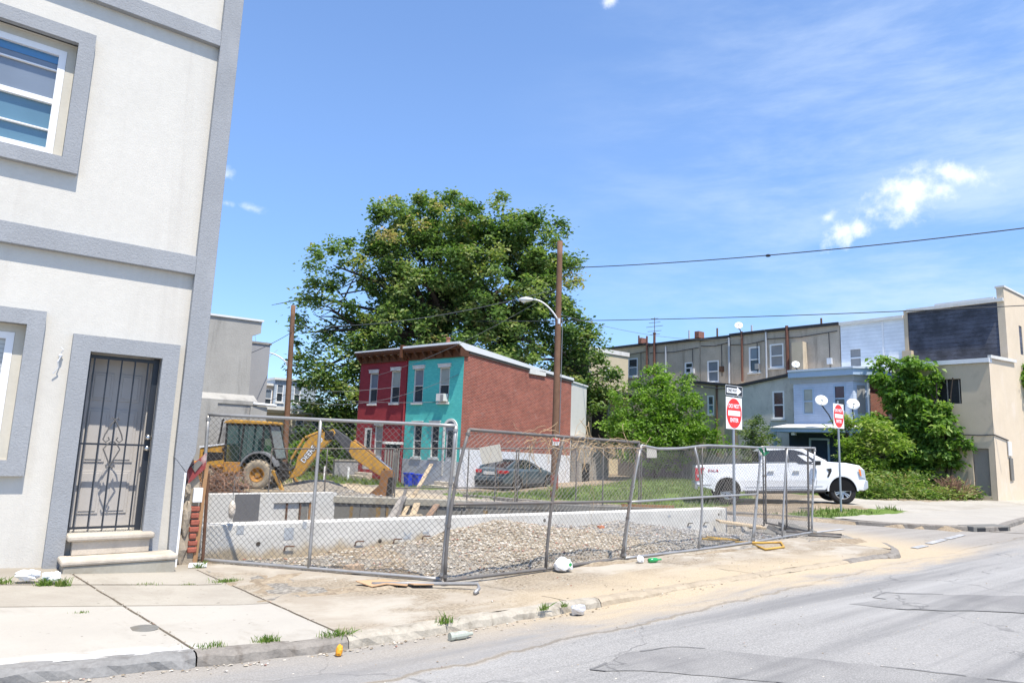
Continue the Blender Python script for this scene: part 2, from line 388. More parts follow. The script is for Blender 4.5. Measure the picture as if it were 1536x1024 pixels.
# ================================================================ terrain, road, pavement
from mathutils import noise as MN
def S(x): x = max(0., min(1., x)); return x*x*(3-2*x)
def g(x, y):
    """ground height: the block falls gently to the back left"""
    tt, n = .8*x - .6*y, .6*x + .8*y
    return -.5*S((11-tt)/11)*S((n-15)/4.5)
def rise(x): return min(.5, .06*max(0, 2.3-x))          # the street climbs a little to the left
def inside(p, poly):
    x, y = p; c = False; j = len(poly)-1
    for i in range(len(poly)):
        a, b = poly[i], poly[j]
        if (a[1] > y) != (b[1] > y) and x < (b[0]-a[0])*(y-a[1])/(b[1]-a[1])+a[0]: c = not c
        j = i
    return c
def seg_d(p, poly):
    d = 1e9; P = Vector(p)
    for i in range(len(poly)):
        a, b = Vector(poly[i]), Vector(poly[(i+1) % len(poly)]); ab = b-a; k = max(0, min(1, (P-a).dot(ab)/ab.length_squared))
        d = min(d, (P-a-ab*k).length)
    return d
PIT = [(2.45, 9.92), (14.0, 9.92), (7.0, 15.1), (2.45, 15.2)]
NEAR = [(13.6,5.36),(14.3,5.9),(14.9,6.8),(15.25,8.0),(15.5,9.3),(15.4,11.5),(14.9,14.5),(14.0,19),(13.0,24),(11.0,34),(8.5,46)]
FAR = [(21.6,5.36),(20.6,6.3),(19.6,6.95),(18.8,7.7),(18.4,8.6),(18.4,9.9),(18.3,12),(18.0,15),(17.4,19),(16.5,24),(14.5,34),(12,46)]
STREET = NEAR + FAR[::-1]
fb = lambda x, y, s, o=4: MN.fractal((x*s, y*s, 3.1), 1.0, 2.0, o)
def pile(x, y):
    """gravel heaped against the front foundation wall"""
    k = S((y-7.1)/2.4)
    top = [(2, 0), (5.2, 0), (6.0, .06), (6.6, .19), (7.4, .27), (8.4, .19), (9.6, .12), (10.6, .18), (11.6, .05), (13, -.12), (14.5, -.32)]
    h = 0
    for (a, p), (b, q) in zip(top, top[1:]):
        if a <= x <= b: h = p + (q-p)*S((x-a)/(b-a))
    if x > 14.5: h = -.3*S((16-x)/1.5)
    lip = -.10*math.exp(-((y-7.45-.12*fb(x, y, 1.1))/.22)**2) * S((x-2.8)/.6) * S((13-x)/2)
    if x < 5: lip -= .10*S((y - (9.3-1.05*(x-2.5)))/.8)*S((5-x)/1.5)
    return h*k + lip
def height(x, y):
    if y < 6.9: return -.22 + rise(x)*(1 if y < 12 else 0)
    z = g(x, y)
    if 1.5 < x < 18 and y < 9.9: z += pile(x, y) * S((18-x)/2)
    if x < 2.4 and y < 9.3: return -.1 + rise(x)*.9
    if inside((x, y), PIT): return -1.7
    if inside((x, y), STREET): return z - .2
    am = .05 if (2.4 < x < 15 and y < 24) else .03
    z += am*fb(x, y, .9) + .022*fb(x, y, 4.0, 3)*(1 if y < 20 else .3)
    z += .09*math.exp(-((x-23.3)**2+(y-11.3)**2)/2.5) - .05*math.exp(-((x-20.9)**2+(y-14.1)**2)/2.0)
    # spoil heap beside the digger
    z += .42*math.exp(-(((x-11.8)/1.6)**2 + ((y-27.5)/1.3)**2)) + .16*math.exp(-(((x-5.0)/1.6)**2 + ((y-16.3)/.9)**2))
    return z
def axis(segs):
    out = []
    for a, b, st in segs:
        n = max(1, round((b-a)/st)); out += [a + (b-a)*i/n for i in range(n)]
    return out + [segs[-1][1]]
XS = axis([(-600,-60,90),(-60,-6,9),(-6,2,.5),(2,16,.11),(16,36,.4),(36,80,4),(80,800,90)])
YS = axis([(-600,-30,95),(-30,6.4,6),(6.4,6.95,.55),(6.95,10.1,.11),(10.1,16.5,.16),(16.5,40,.45),(40,90,5),(90,900,90)])
b = MB(); nx = len(XS)
for y in YS:
    for x in XS: b.v.append((x, y, height(x, y)))
Z = {'gravel': [], 'grass': [], 'conc': [], 'pale': []}
GRASS = [[(15.9,24.4),(18.2,24.6),(21,24.6),(27.5,25.5),(36,30),(44,36),(52,30),(40,24),(31,19.5),(24.5,15.5),(20.5,13.8),(18.5,14.5),(18.6,19)],
         [(18.5,9.7),(18.6,11.2),(21.5,11.0),(23.8,9.9),(22.5,9.2)], [(29,13.2),(36,12.0),(37.5,16),(36,22),(32,23),(28,19)],
         [(4,29.5),(16,32),(15.3,35.5),(11,37.5),(4,40)], [(16.6,27),(18,27),(15.6,37),(13.8,36)]]
CONC = [[(22.5,9.9),(25.5,14.2),(28,14),(31,11.6),(40,11),(60,11),(60,6.5),(20.5,6.5),(19,8.2),(18.6,9.6)]]
for j in range(len(YS)-1):
    for i in range(nx-1):
        b.f.append((j*nx+i, j*nx+i+1, (j+1)*nx+i+1, (j+1)*nx+i))
        x, y = (XS[i]+XS[i+1])/2, (YS[j]+YS[j+1])/2; jx, jy = x + .5*fb(x, y, 1.2), y + .5*fb(y, x, 1.2)
        n = .6*x + .8*y
        Z['grass'].append(1. if any(inside((jx, jy), P) for P in GRASS) else (.8 if (x > 22 and y > 40) or y > 60 or x < -20 else 0.))
        Z['conc'].append(1. if any(inside((x, y), P) for P in CONC) else 0.)
        Z['gravel'].append(1. if (2.4 < x < 17 and 7.0 < y < 10.2 and not (x < 5.2 and fb(x, y, .8) > -.1)) else (.75 if 2 < x < 18 and 10 < y < 30 else 0.))
        Z['pale'].append(S((x-5.6)/1.2)*S((10.6-x)/1.5) if y < 10.2 else 0.)
m, t, bs = newmat('lot_ground')
pos = t.node('ShaderNodeNewGeometry').outputs['Position']
def zone(k):
    a = t.node('ShaderNodeAttribute'); a.attribute_name = k; return a.outputs['Fac']
nA = t.noise(pos, .7, 6, .65, .3); nB = t.noise(pos, 9, 4, .7); vo = t.node('ShaderNodeTexVoronoi'); t.set(vo.inputs['Vector'], pos); vo.inputs['Scale'].default_value = 26
vs_ = t.node('ShaderNodeSeparateColor'); t.set(vs_.inputs[0], vo.outputs['Color'])
dirt = t.mix(t.ramp(nA, .35, .65), (.26, .205, .14), (.40, .33, .24)); dirt = t.mix(t.ramp(nB, .4, .7), dirt, (.22, .175, .125))
st = t.mix(vs_.outputs[0], (.17, .155, .135), (.36, .335, .29)); stp = t.mix(vs_.outputs[0], (.22, .18, .125), (.46, .405, .32))
gv = t.mix(zone('pale'), st, stp); gv = t.mix(t.ramp(nA, .5, .68), gv, t.mix(.5, gv, dirt))
grs = t.mix(t.ramp(nB, .3, .7), (.08, .14, .025), (.17, .24, .055)); grs = t.mix(t.ramp(nA, .52, .70), grs, (.26, .21, .12))
cn = t.mix(t.ramp(t.noise(pos, .5, 6, .7), .35, .7), (.45, .42, .365), (.34, .31, .26)); cn = t.mix(t.ramp(nB, .45, .8), cn, (.36, .33, .28))
c = t.mix(zone('gravel'), dirt, gv); c = t.mix(zone('conc'), c, cn); c = t.mix(zone('grass'), c, grs)
t.set(bs.inputs['Base Color'], c); bs.inputs['Roughness'].default_value = .95; bs.inputs['Specular IOR Level'].default_value = .15
bn = t.node('ShaderNodeBump'); bn.inputs['Strength'].default_value = .7; bn.inputs['Distance'].default_value = .03
t.set(bn.inputs['Height'], t.math('ADD', vo.outputs['Distance'], t.noise(pos, 30, 3))); t.set(bs.inputs['Normal'], bn.outputs[0])
tag(b.build('ground', m, attr=Z, fix=False, smooth=True), kind='structure')

# --- road surface
m, t, bs = newmat('worn_asphalt')
pos = t.node('ShaderNodeNewGeometry').outputs['Position']; sp = t.node('ShaderNodeSeparateXYZ'); t.set(sp.inputs[0], pos)
X_, Y_ = sp.outputs[0], sp.outputs[1]
fine = t.noise(pos, 75, 3, .7); mid = t.noise(pos, 1.0, 6, .65, .4); strk = t.noise(t.scale(pos, (.12, 2.6, 1)), 1, 5, .6)
c = t.mix(t.ramp(fine, .3, .75), (.20, .196, .187), (.375, .365, .347))
c = t.mix(t.math('MULTIPLY', t.ramp(mid, .42, .7), .4), c, (.31, .30, .285))
c = t.mix(t.math('MULTIPLY', t.ramp(strk, .46, .66), .6), c, (.15, .149, .148))
c = t.mix(t.math('MULTIPLY', t.ramp(t.noise(t.scale(pos, (.05, 1.1, 1)), 1.3, 4, .6), .5, .68), .45), c, (.37, .362, .345))
c = t.mix(t.math('MULTIPLY', t.ramp(t.noise(t.scale(pos, (.5, .9, 1)), 3.0, 3, .6), .70, .78), .5), c, (.10, .10, .10))
# hairline cracks
vc = t.node('ShaderNodeTexVoronoi', feature='DISTANCE_TO_EDGE'); 
wn = t.node('ShaderNodeTexNoise'); t.set(wn.inputs['Vector'], pos); wn.inputs['Scale'].default_value = 2.2; wn.inputs['Detail'].default_value = 5
t.set(vc.inputs['Vector'], t.vmath('ADD', t.scale(pos, (.33, .42, .3)), t.vmath('MULTIPLY', wn.outputs['Color'], (.32, .32, .32)))); vc.inputs['Scale'].default_value = .8
crk = t.math('MULTIPLY', t.ramp(vc.outputs['Distance'], .007, .001), t.ramp(mid, .40, .55))
c = t.mix(t.math('MULTIPLY', crk, .4), c, (.055, .055, .058))
# long seam where the gutter strip was re-laid, a slightly darker strip beside it
seam = t.math('ADD', Y_, t.math('MULTIPLY', t.math('SUBTRACT', t.noise(t.scale(pos, (1, .2, 1)), 1.6, 6, .65), .5), .35))
ed = t.math('ABSOLUTE', t.math('SUBTRACT', seam, t.math('ADD', 4.42, t.math('MULTIPLY', X_, .055))))
gut = t.ramp(t.math('SUBTRACT', seam, t.math('ADD', 4.42, t.math('MULTIPLY', X_, .055))), -.01, .03)
c = t.mix(t.math('MULTIPLY', gut, .45), c, (.22, .215, .21))
c = t.mix(t.math('MULTIPLY', t.ramp(ed, .035, .006), .7), c, (.07, .068, .065))
# blown sand along the gutter
sn = t.noise(t.scale(pos, (.35, 1.6, 1)), 1.6, 6, .68, .5)
sy = t.math('ADD', Y_, t.math('MULTIPLY', t.math('SUBTRACT', sn, .5), 1.5))
sx = t.math('MULTIPLY', t.ramp(X_, 2.5, 6.0), t.ramp(X_, 17.5, 14.5))
sand = t.math('MULTIPLY', t.ramp(sy, 4.55, 5.35), t.math('ADD', .22, t.math('MULTIPLY', sx, .78)))
sand2 = t.math('MULTIPLY', t.ramp(t.math('ADD', ed, t.math('MULTIPLY', sn, .16)), .15, .06), .4)
c = t.mix(t.math('MAXIMUM', sand, sand2), c, t.mix(t.ramp(fine, .3, .7), (.37, .295, .20), (.48, .40, .285)))
t.set(bs.inputs['Base Color'], c); bs.inputs['Roughness'].default_value = .9; bs.inputs['Specular IOR Level'].default_value = .25
bn = t.node('ShaderNodeBump'); bn.inputs['Strength'].default_value = .35; bn.inputs['Distance'].default_value = .012
t.set(bn.inputs['Height'], t.math('SUBTRACT', t.noise(pos, 90, 3, .7), t.math('MULTIPLY', crk, 1.5))); t.set(bs.inputs['Normal'], bn.outputs[0])
asph = m
b = MB(); xs = axis([(-60,-4,8),(-4,3,.5),(3,30,.5),(30,300,30)]); ys = axis([(-40,2,6),(2,5.4,.34)])
for y in ys:
    for x in xs: b.v.append((x, y, -.085 + rise(x) + .008*fb(x, y, .7) + (.05*S((y-4.75)/.6))*S((x-5.5)/1.5)*S((13.2-x)/1.2)))
nx = len(xs)
for j in range(len(ys)-1):
    for i in range(nx-1): b.f.append((j*nx+i, j*nx+i+1, (j+1)*nx+i+1, (j+1)*nx+i))
tag(b.build('road', asph, smooth=True), kind='structure')
# side street
b = MB()
def lin(pl, k):
    f = k*(len(pl)-1); i = min(int(f), len(pl)-2); f -= i; return (pl[i][0]+(pl[i+1][0]-pl[i][0])*f, pl[i][1]+(pl[i+1][1]-pl[i][1])*f)
N_ = 40; W_ = 6
for i in range(N_+1):
    a, c_ = lin(NEAR, i/N_), lin(FAR, i/N_)
    if i < 16: a = (a[0]-.7*(1-S((i-11)/5)), a[1])
    for k in range(W_+1):
        x, y = a[0]+(c_[0]-a[0])*k/W_, a[1]+(c_[1]-a[1])*k/W_
        b.v.append((x, y, (g(x, y) - .07)*S((y-5)/4) + (-.10)*(1-S((y-5)/4))))
for i in range(N_):
    for k in range(W_): b.f.append((i*(W_+1)+k, i*(W_+1)+k+1, (i+1)*(W_+1)+k+1, (i+1)*(W_+1)+k))
tag(b.build('side_street', asph, smooth=True), kind='structure')
b = MB(); b.add([(x, y, -.088) for x, y in ((21.5,5.39),(300,5.39),(300,6.98),(25.4,6.93),(22.6,6.58),(21.2,6.33),(20.55,6.42))], [tuple(range(7))]); tag(b.build('road', asph), kind='structure')
# darker patches in the road
patch_m = asph.copy(); patch_m.name = 'dark_asphalt_patch'; t = NT(patch_m.node_tree); bs = t.n['Principled BSDF']; src = bs.inputs['Base Color'].links[0].from_socket
pm = t.node('ShaderNodeNewGeometry').outputs['Position']; t.set(bs.inputs['Base Color'], t.mix(t.ramp(t.noise(pm, .9, 5, .65), .35, .65), t.mix(1, src, (.74, .74, .75), 'MULTIPLY'), t.mix(1, src, (.94, .94, .94), 'MULTIPLY')))
tar_m = mat('old_tar_seam', (.17, .167, .163), .85, .25, 4)
def ragged(poly, step=.12, amp=.05):
    out = []
    for i in range(len(poly)):
        a, c_ = Vector(poly[i]), Vector(poly[(i+1) % len(poly)]); n = max(1, int((c_-a).length/step))
        for k in range(n):
            p = a.lerp(c_, k/n); out.append((p.x + amp*fb(p.x, p.y, 2.5), p.y + amp*fb(p.y, p.x, 2.5)))
    return out
for poly in ([(8.36,4.04),(9.06,3.93),(9.0,4.08),(9.5,4.13),(10.2,3.62),(12.5,2.1),(13.5,1.0),(12.6,.9),(11.2,1.9),(9.84,2.75),(8.7,3.55)],
             [(4.0,3.95),(4.6,4.1),(5.1,4.03),(5.43,3.65),(6.1,2.83),(6.6,2.1),(7.3,1.0),(6.5,.9),(5.9,1.7),(5.4,2.35),(5.0,3.0),(4.5,3.55)]):
    b = MB(); pl = ragged(poly); b.add([(x, y, -.085 + rise(x) + .004 + .008*fb(x, y, .7)) for x, y in pl], [tuple(range(len(pl)))])
    tag(b.build('road_patch', patch_m, smooth=True), kind='structure')
    b = MB(); nn_ = len(pl)
    for i in range(nn_):
        if fb(pl[i][0], pl[i][1], .8) < .05: continue
        a, c_ = Vector(pl[i]), Vector(pl[(i+1) % nn_]); d = (c_-a).normalized(); pr = Vector((-d.y, d.x))*(.012+.010*fb(a.x, a.y, 1.5)); zz = lambda q: -.085 + rise(q.x) + .0075 + .008*fb(q.x, q.y, .7)
        b.add([(*(q+s*pr), zz(q)) for q, s in ((a,-1),(c_,-1),(c_,1),(a,1))], [(0,1,2,3)])
    tag(b.build('tar_seam', tar_m), kind='structure')
line_m = mat('faded_road_paint', (.36, .36, .355), .8, .3, 4, 40, stain=(.25, .25, .25), stain_amt=.8, ssc=3)
for a, c_ in (((15.35,8.13),(16.9,8.27)), ((16.0,6.05),(17.3,6.2)), ((17.5,6.22),(18.9,6.38)), ((14.9,5.9),(15.6,5.95))):
    n = 8; b = MB(); d = (Vector(c_)-Vector(a)); pr = Vector((-d.y, d.x)).normalized()*.07
    for k in range(n+1):
        p = Vector(a) + d*k/n; z = lambda q: (g(q.x,q.y)-.07)*S((q.y-5)/4) - .10*(1-S((q.y-5)/4)) + .012
        for q in (p-pr, p+pr): b.v.append((q.x, q.y, z(q)))
    b.f = [(2*k, 2*k+1, 2*k+3, 2*k+2) for k in range(n)]
    tag(b.build('road_marking', line_m), kind='structure')

# --- pavement in front of the stucco building and past the lot
m, t, bs = newmat('sidewalk_concrete')
pos = t.node('ShaderNodeNewGeometry').outputs['Position']; sp = t.node('ShaderNodeSeparateXYZ'); t.set(sp.inputs[0], pos); X_, Y_ = sp.outputs[0], sp.outputs[1]
fine = t.noise(pos, 60, 3, .7); mid = t.noise(pos, .9, 6, .65, .3)
c = t.mix(t.ramp(mid, .35, .68), (.385, .355, .30), (.31, .28, .235)); c = t.mix(t.math('MULTIPLY', t.ramp(fine, .35, .75), .35), c, (.27, .24, .195))
near_ = t.ramp(t.math('ADD', Y_, t.math('MULTIPLY', X_, .19)), 7.36, 7.32)      # paler row of slabs by the kerb
c = t.mix(t.math('MULTIPLY', near_, .55), c, (.43, .41, .37))
lot = t.ramp(t.math('ADD', X_, t.math('MULTIPLY', Y_, .09)), 3.12, 3.22)         # broken ground past the last slab
rub = t.mix(t.ramp(t.noise(pos, 28, 4, .7), .35, .65), (.20, .165, .12), (.38, .32, .24))
pn = t.ramp(t.noise(t.scale(pos, (.5, 1.1, 1)), 1.1, 6, .66, .5), .42, .58)
sndc = t.mix(t.ramp(fine, .3, .7), (.40, .32, .215), (.49, .41, .295))
lotc = t.mix(pn, t.mix(t.ramp(mid, .4, .6), (.43, .39, .325), (.35, .305, .245)), rub)
sand_mask = t.math('MULTIPLY', t.ramp(t.math('ADD', Y_, t.math('MULTIPLY', t.math('SUBTRACT', mid, .5), 1.6)), 6.7, 5.6), t.ramp(X_, 3.5, 6))
lotc = t.mix(t.math('MULTIPLY', sand_mask, t.ramp(X_, 12.5, 10.5)), lotc, sndc)  # sand colour drifting in towards the kerb
c = t.mix(t.math('MULTIPLY', t.ramp(t.noise(pos, 13, 2, .5), .70, .76), .55), c, (.13, .115, .095))
c = t.mix(t.math('MULTIPLY', t.ramp(t.math('ADD', Y_, t.math('MULTIPLY', mid, .9)), 9.0, 9.6), .45), c, (.22, .195, .155))
c = t.mix(t.math('MULTIPLY', t.ramp(t.noise(t.scale(pos, (1.6, .7, 1)), 1.4, 7, .72, .6), .52, .68), .35), c, (.25, .22, .175))
c = t.mix(lot, c, lotc)
kerbw = t.math('MULTIPLY', t.ramp(Y_, 5.75, 5.55), t.ramp(X_, 1.75, 1.3)); c = t.mix(t.math('MULTIPLY', kerbw, t.ramp(t.noise(pos, 5, 5, .7), .35, .55)), c, (.58, .575, .56))
t.set(bs.inputs['Base Color'], c); bs.inputs['Roughness'].default_value = .92; bs.inputs['Specular IOR Level'].default_value = .2
bn = t.node('ShaderNodeBump'); bn.inputs['Distance'].default_value = .02; t.set(bn.inputs['Strength'], t.math('ADD', .12, t.math('MULTIPLY', lot, .5)))
t.set(bn.inputs['Height'], t.math('ADD', t.noise(pos, 45, 4, .7), t.math('MULTIPLY', t.noise(pos, 9, 3), .6))); t.set(bs.inputs['Normal'], bn.outputs[0])
swm = m
b = MB(); xs = axis([(-30,-2,4),(-2,2.5,.3),(2.5,14.4,.16)])
def back(x): return 9.6 if x < 2.42 else (9.5 - 1.17*(x-2.45) if x < 4.55 else 7.02 + .045*(x-4.5)) if x < 13 else 7.42 + .2*(x-13)
def front(x): return 5.5 if x < 12.6 else 5.5 + .9*((x-12.6)/1.9)**2
NV = 14
for x in xs:
    for k in range(NV+1):
        f, bk = front(x), max(front(x)+.05, back(x)); y = f + (bk-f)*k/NV
        rough = S((x-2.6)/.5); z = rise(x) + rough*(.012*fb(x, y, 1.6) - .0)
        if x > 13.2: z -= .10*S((x-13.2)/1.2)
        b.v.append((x, y, z))
for i in range(len(xs)-1):
    for k in range(NV): b.f.append((i*(NV+1)+k, (i+1)*(NV+1)+k, (i+1)*(NV+1)+k+1, i*(NV+1)+k+1))
tag(b.build('sidewalk', swm, smooth=True), kind='structure')
# slab joints
joint_m = mat('dark_slab_joint', (.11, .09, .065), .95, .3, 8)
b = MB()
def joint(a, c_, w=.009, amp=.008):
    n = 24; a, c_ = Vector(a), Vector(c_); d = c_-a; pr = Vector((-d.y, d.x)).normalized(); ps = []
    for k in range(n+1):
        p = a + d*k/n; p += pr*amp*fb(p.x*3, p.y*3, 2.3); ww = w*(1+.5*fb(p.x, p.y, 6))
        ps += [(*(p-pr*ww), rise(p.x)+.004), (*(p+pr*ww), rise(p.x)+.004)]
    b.add(ps, [(2*k, 2*k+1, 2*k+3, 2*k+2) for k in range(n)])
joint((1.06,9.0),(1.5,5.52)); joint((2.36,8.9),(2.66,5.52)); joint((-3.5,9.0),(2.38,7.93)); joint((-.6,9.1),(-.1,5.5))
joint((-3,7.93),(2.52,6.86), .004); joint((4.9,6.6),(5.2,5.5), .006, .03); joint((8.2,6.9),(8.7,5.5), .006, .04)
tag(b.build('pavement_joint', joint_m), kind='structure')
# kerb stones
kerb_m = mat('kerb_stone', (.22, .20, .175), .95, .3, 5, 35, 1.0, 22, stain=(.13, .11, .09), stain_amt=.9, ssc=2.6)
kerb_w = mat('white_painted_kerb', (.22, .215, .205), .9, .2, 5, 40, .8, 18, stain=(.14, .13, .12), stain_amt=.9, ssc=3)
def kerb(x0, x1, mt):
    b = MB(); n = max(2, int((x1-x0)/.08))
    for k in range(n+1):
        x = x0 + (x1-x0)*k/n; f = front(x); hh = .0 - .065*S((x-5.5)/1.5)*S((13.0-x)/1.0); r1 = .02*fb(x, 1, 2.6); r2 = .012*fb(x, 9, 6); zt = rise(x) + .006 + .01*fb(x, 4, 5)
        b.v += [(x, f+.03, zt-.004), (x, f-.07+r1*.8, zt-.008), (x, f-.105+r1*1.3+r2, zt-.035+r2*1.5), (x, f-.12+r1*2+.03*fb(x,2,9), zt-.09+r2), (x, f-.125+r1, rise(x)-.22)]
    for k in range(n):
        for q in range(4): b.f.append((5*k+q, 5*k+q+1, 5*k+q+6, 5*k+q+5))
    return tag(b.build('kerb', mt), kind='structure')
kerb(-30, 1.49, kerb_w); kerb(1.502, 2.665, kerb_m); kerb_p = mat('pale_worn_kerb', (.37,.335,.275), .95, .25, 5, 35, 1.0, 22, stain=(.17,.145,.11), stain_amt=.8, ssc=2.6); kerb(2.672, 3.62, kerb_p); kerb(3.627, 5.6, kerb_p); kerb_s = mat('sand_covered_kerb', (.36,.30,.22), .95, .2, 4, 35, .8, 20, stain=(.22,.18,.13), stain_amt=.5, ssc=1.5); kerb(5.61, 8.7, kerb_s); kerb(8.71, 11.2, kerb_s); kerb(11.21, 14.3, kerb_m)
# far corner pavement and kerb
b = MB(); far = [(60,6.95),(40,6.95),(25.4,6.9),(22.6,6.55),(21.2,6.3),(20.6,6.42),(19.7,7.0),(18.95,7.75),(18.5,8.6),(18.5,9.35),(21.5,9.2),(25,9.0),(60,9.0)]
b.add([(x, y, .03) for x, y in far], [tuple(range(len(far)))])
tag(b.build('far_sidewalk', swm2 := mat('far_pavement_concrete', (.36, .335, .29), .92, .12, 1, 20, .2, 40, stain=(.36, .32, .27), stain_amt=.5, ssc=.6)), kind='structure')
b = MB(); kl = [(60,6.9),(40,6.9),(25.4,6.85),(22.6,6.5),(21.2,6.25),(20.55,6.38),(19.65,6.97),(18.88,7.72),(18.43,8.6),(18.42,9.9),(18.35,12),(18.1,15),(17.5,19),(16.6,24)]
for i, (x, y) in enumerate(kl):
    a = Vector(kl[max(0,i-1)]); c_ = Vector(kl[min(len(kl)-1,i+1)]); d = (c_-a).normalized(); pr = Vector((d.y, -d.x)); zg = g(x, y)
    for o, dz in ((.14, .035), (0, .035), (-.02, .01), (-.03, -.25)): b.v.append((x+pr.x*o, y+pr.y*o, zg+dz))
for i in range(len(kl)-1):
    for q in range(3): b.f.append((4*i+q, 4*i+q+1, 4*i+q+5, 4*i+q+4))
tag(b.build('far_kerb', kerb_m), kind='structure')

# ================================================================ foundation walls round the pit
fw = thing('foundation_wall', 'long pale new concrete foundation wall behind the street fence, nearest the pavement', 'wall', (2.35, 9.75, 0))
b = MB(); n = 60; x0, x1 = 2.3, 14.32
for k in range(n+1):
    x = x0 + (x1-x0)*k/n; zt = .41 - .075*k/n + .004*fb(x, 2, 3); 
    b.v += [(x, 9.75, -1.9), (x, 9.75, .0), (x, 9.75, zt-.012), (x, 9.762, zt), (x, 10.03, zt), (x, 10.05, zt-.015), (x, 10.05, -1.9)]
for k in range(n):
    for q in range(6): b.f.append((7*k+q, 7*k+q+1, 7*k+q+8, 7*k+q+7))
b.f += [tuple(range(7)), tuple(range(7*n, 7*n+7))[::-1]]
m, t, bs = newmat('stained_fresh_concrete')
pos = t.node('ShaderNodeNewGeometry').outputs['Position']; sp = t.node('ShaderNodeSeparateXYZ'); t.set(sp.inputs[0], pos)
n1 = t.noise(t.scale(pos, (1, 1, 3)), 1.1, 6, .65); c = t.mix(t.ramp(n1, .35, .7), (.57, .555, .515), (.46, .445, .41))
lowz = t.ramp(t.math('ADD', sp.outputs[2], t.math('MULTIPLY', t.math('SUBTRACT', t.noise(t.scale(pos, (1.5, 1, .7)), 2, 5, .7), .5), .5)), .13, -.02)
c = t.mix(t.math('MULTIPLY', t.math('MULTIPLY', lowz, t.ramp(sp.outputs[0], 8, 6)), .75), c, (.34, .25, .13))
c = t.mix(t.math('MULTIPLY', t.ramp(t.noise(pos, 25, 4, .7), .55, .75), .3), c, (.33, .33, .33))
c = t.mix(t.math('MULTIPLY', t.ramp(t.math('ABSOLUTE', t.math('SUBTRACT', sp.outputs[2], .205)), .006, .001), .25), c, (.3, .3, .3))
t.set(bs.inputs['Base Color'], c); bs.inputs['Roughness'].default_value = .9
bn = t.node('ShaderNodeBump'); bn.inputs['Strength'].default_value = .25; bn.inputs['Distance'].default_value = .01; t.set(bn.inputs['Height'], t.noise(pos, 20, 5, .65)); t.set(bs.inputs['Normal'], bn.outputs[0])
b.build('wall', m, fw, world=True)
mark = mat('grey_stencil_paint', (.33, .35, .37), .9, .2); dark_hole = mat('dark_form_tie', (.06, .05, .04), .9, .2)
for x, z in ((3.73,.07),(4.81,.08),(5.46,.08),(5.98,.10),(12.83,.04),(13.41,.03)):
    MB().tube([(x, 9.76, z-.05), (x, 9.735, z-.05), (x, 9.72, z), (x+.02, 9.71, z+.012), (x+.13, 9.71, z+.006)], .011, 6).build('rebar_hook', rust if x < 6 else dark_hole, fw, world=True)
for x, z in ((3.36,.13),(5.23,.07),(3.75,.115),(14.0,.2),(8.6,.26)):
    MB().lathe([(0,.003),(.026,.003),(.032,.0),(.032,-.02)], (x, 9.747, z), (0,-1,0), 14).build('form_tie_hole', dark_hole if x != 3.75 else concrete_new, fw, world=True)
text('K', 'stencil_letter', mark, fw, .19, (5.70-2.35, -.003, .13), (0,0,1), (0,-1,0), .001, v=(1,0,0), bold=.006)
text('T', 'stencil_letter', mark, fw, .15, (6.04-2.35, -.003, .16), (0,0,1), (0,-1,0), .001, v=(1,0,0), bold=.004)
for x, z, w_, h_ in ((3.10,.33,.05,.055),(3.78,.25,.07,.08),(4.0,.36,.03,.05),(12.2,.22,.05,.02)):
    box('stencil_mark', mark, fw, x-w_, x+w_, 9.745, 9.7485, z-h_, z+h_, world=True)

bw = thing('foundation_wall', 'pale concrete pit wall below the digger, with a dark grey painted shadow and a recess', 'wall', (2.3, 15, 0))
b = MB(); hol = [(3.13,3.98,1.42,1.98)]
b.holed((2.3,15,-1.8), (1,0,0), (0,-1,0), 4.56, 2.18, hol, .06); b.box(2.3,6.86,15.06,15.3,-1.8,.38); b.quad((2.3,15,.38),(6.86,15,.38),(6.86,15.06,.38),(2.3,15.06,.38)); b.quad((6.86,15,-1.8),(6.86,15.06,-1.8),(6.86,15.06,.38),(6.86,15,.38))
b.build('wall', concrete_new, bw, world=True)
box('painted_shadow', mat('dark_grey_painted_shadow', (.13,.13,.135), .9, .15), bw, 4.60, 5.12, 14.985, 15.0, -1.5, .375, world=True)  # shadow shape on the wall, put in as a thin dark slab
for x in (2.95, 3.7): box('seam', dark_hole, bw, x, x+.008, 14.996, 15.0, -1.5, .15, world=True)
for x, c_ in ((5.72, rust), (6.02, rust), (6.24, lumber_orange)): box('form_strip', c_, bw, x, x+.035, 15.02, 15.058, -.38, .17, world=True)
box('recess_panel', concrete_dark, bw, 6.02, 6.22, 15.04, 15.058, -.38, .17, world=True)

dw = thing('foundation_wall', 'concrete wall coloured dark for its shade, running along the far side of the pit towards the side street', 'wall', (6.83, 15, 0), math.atan2(-5.25, 7.27))
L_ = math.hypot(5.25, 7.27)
box('wall', concrete_dark, dw, 0, L_, 0, .28, -1.8, .165); box('capping', concrete_cap, dw, -.02, 3.0, -.035, .30, .165, .30); box('capping', concrete_dark, dw, 3.0, L_, -.012, .29, .165, .285)  # the wall's shade is put into its dark concrete colour
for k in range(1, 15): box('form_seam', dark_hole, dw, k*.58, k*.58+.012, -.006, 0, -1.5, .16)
for s, w_ in ((.35,.07),(.95,.10),(1.18,.05),(1.75,.08),(3.4,.1),(4.9,.07)): box('brown_stain', mat('brown_water_stain', (.22,.15,.07), .9, .3, 6), dw, s, s+w_, -.004, -.0005, -1.2, .10)

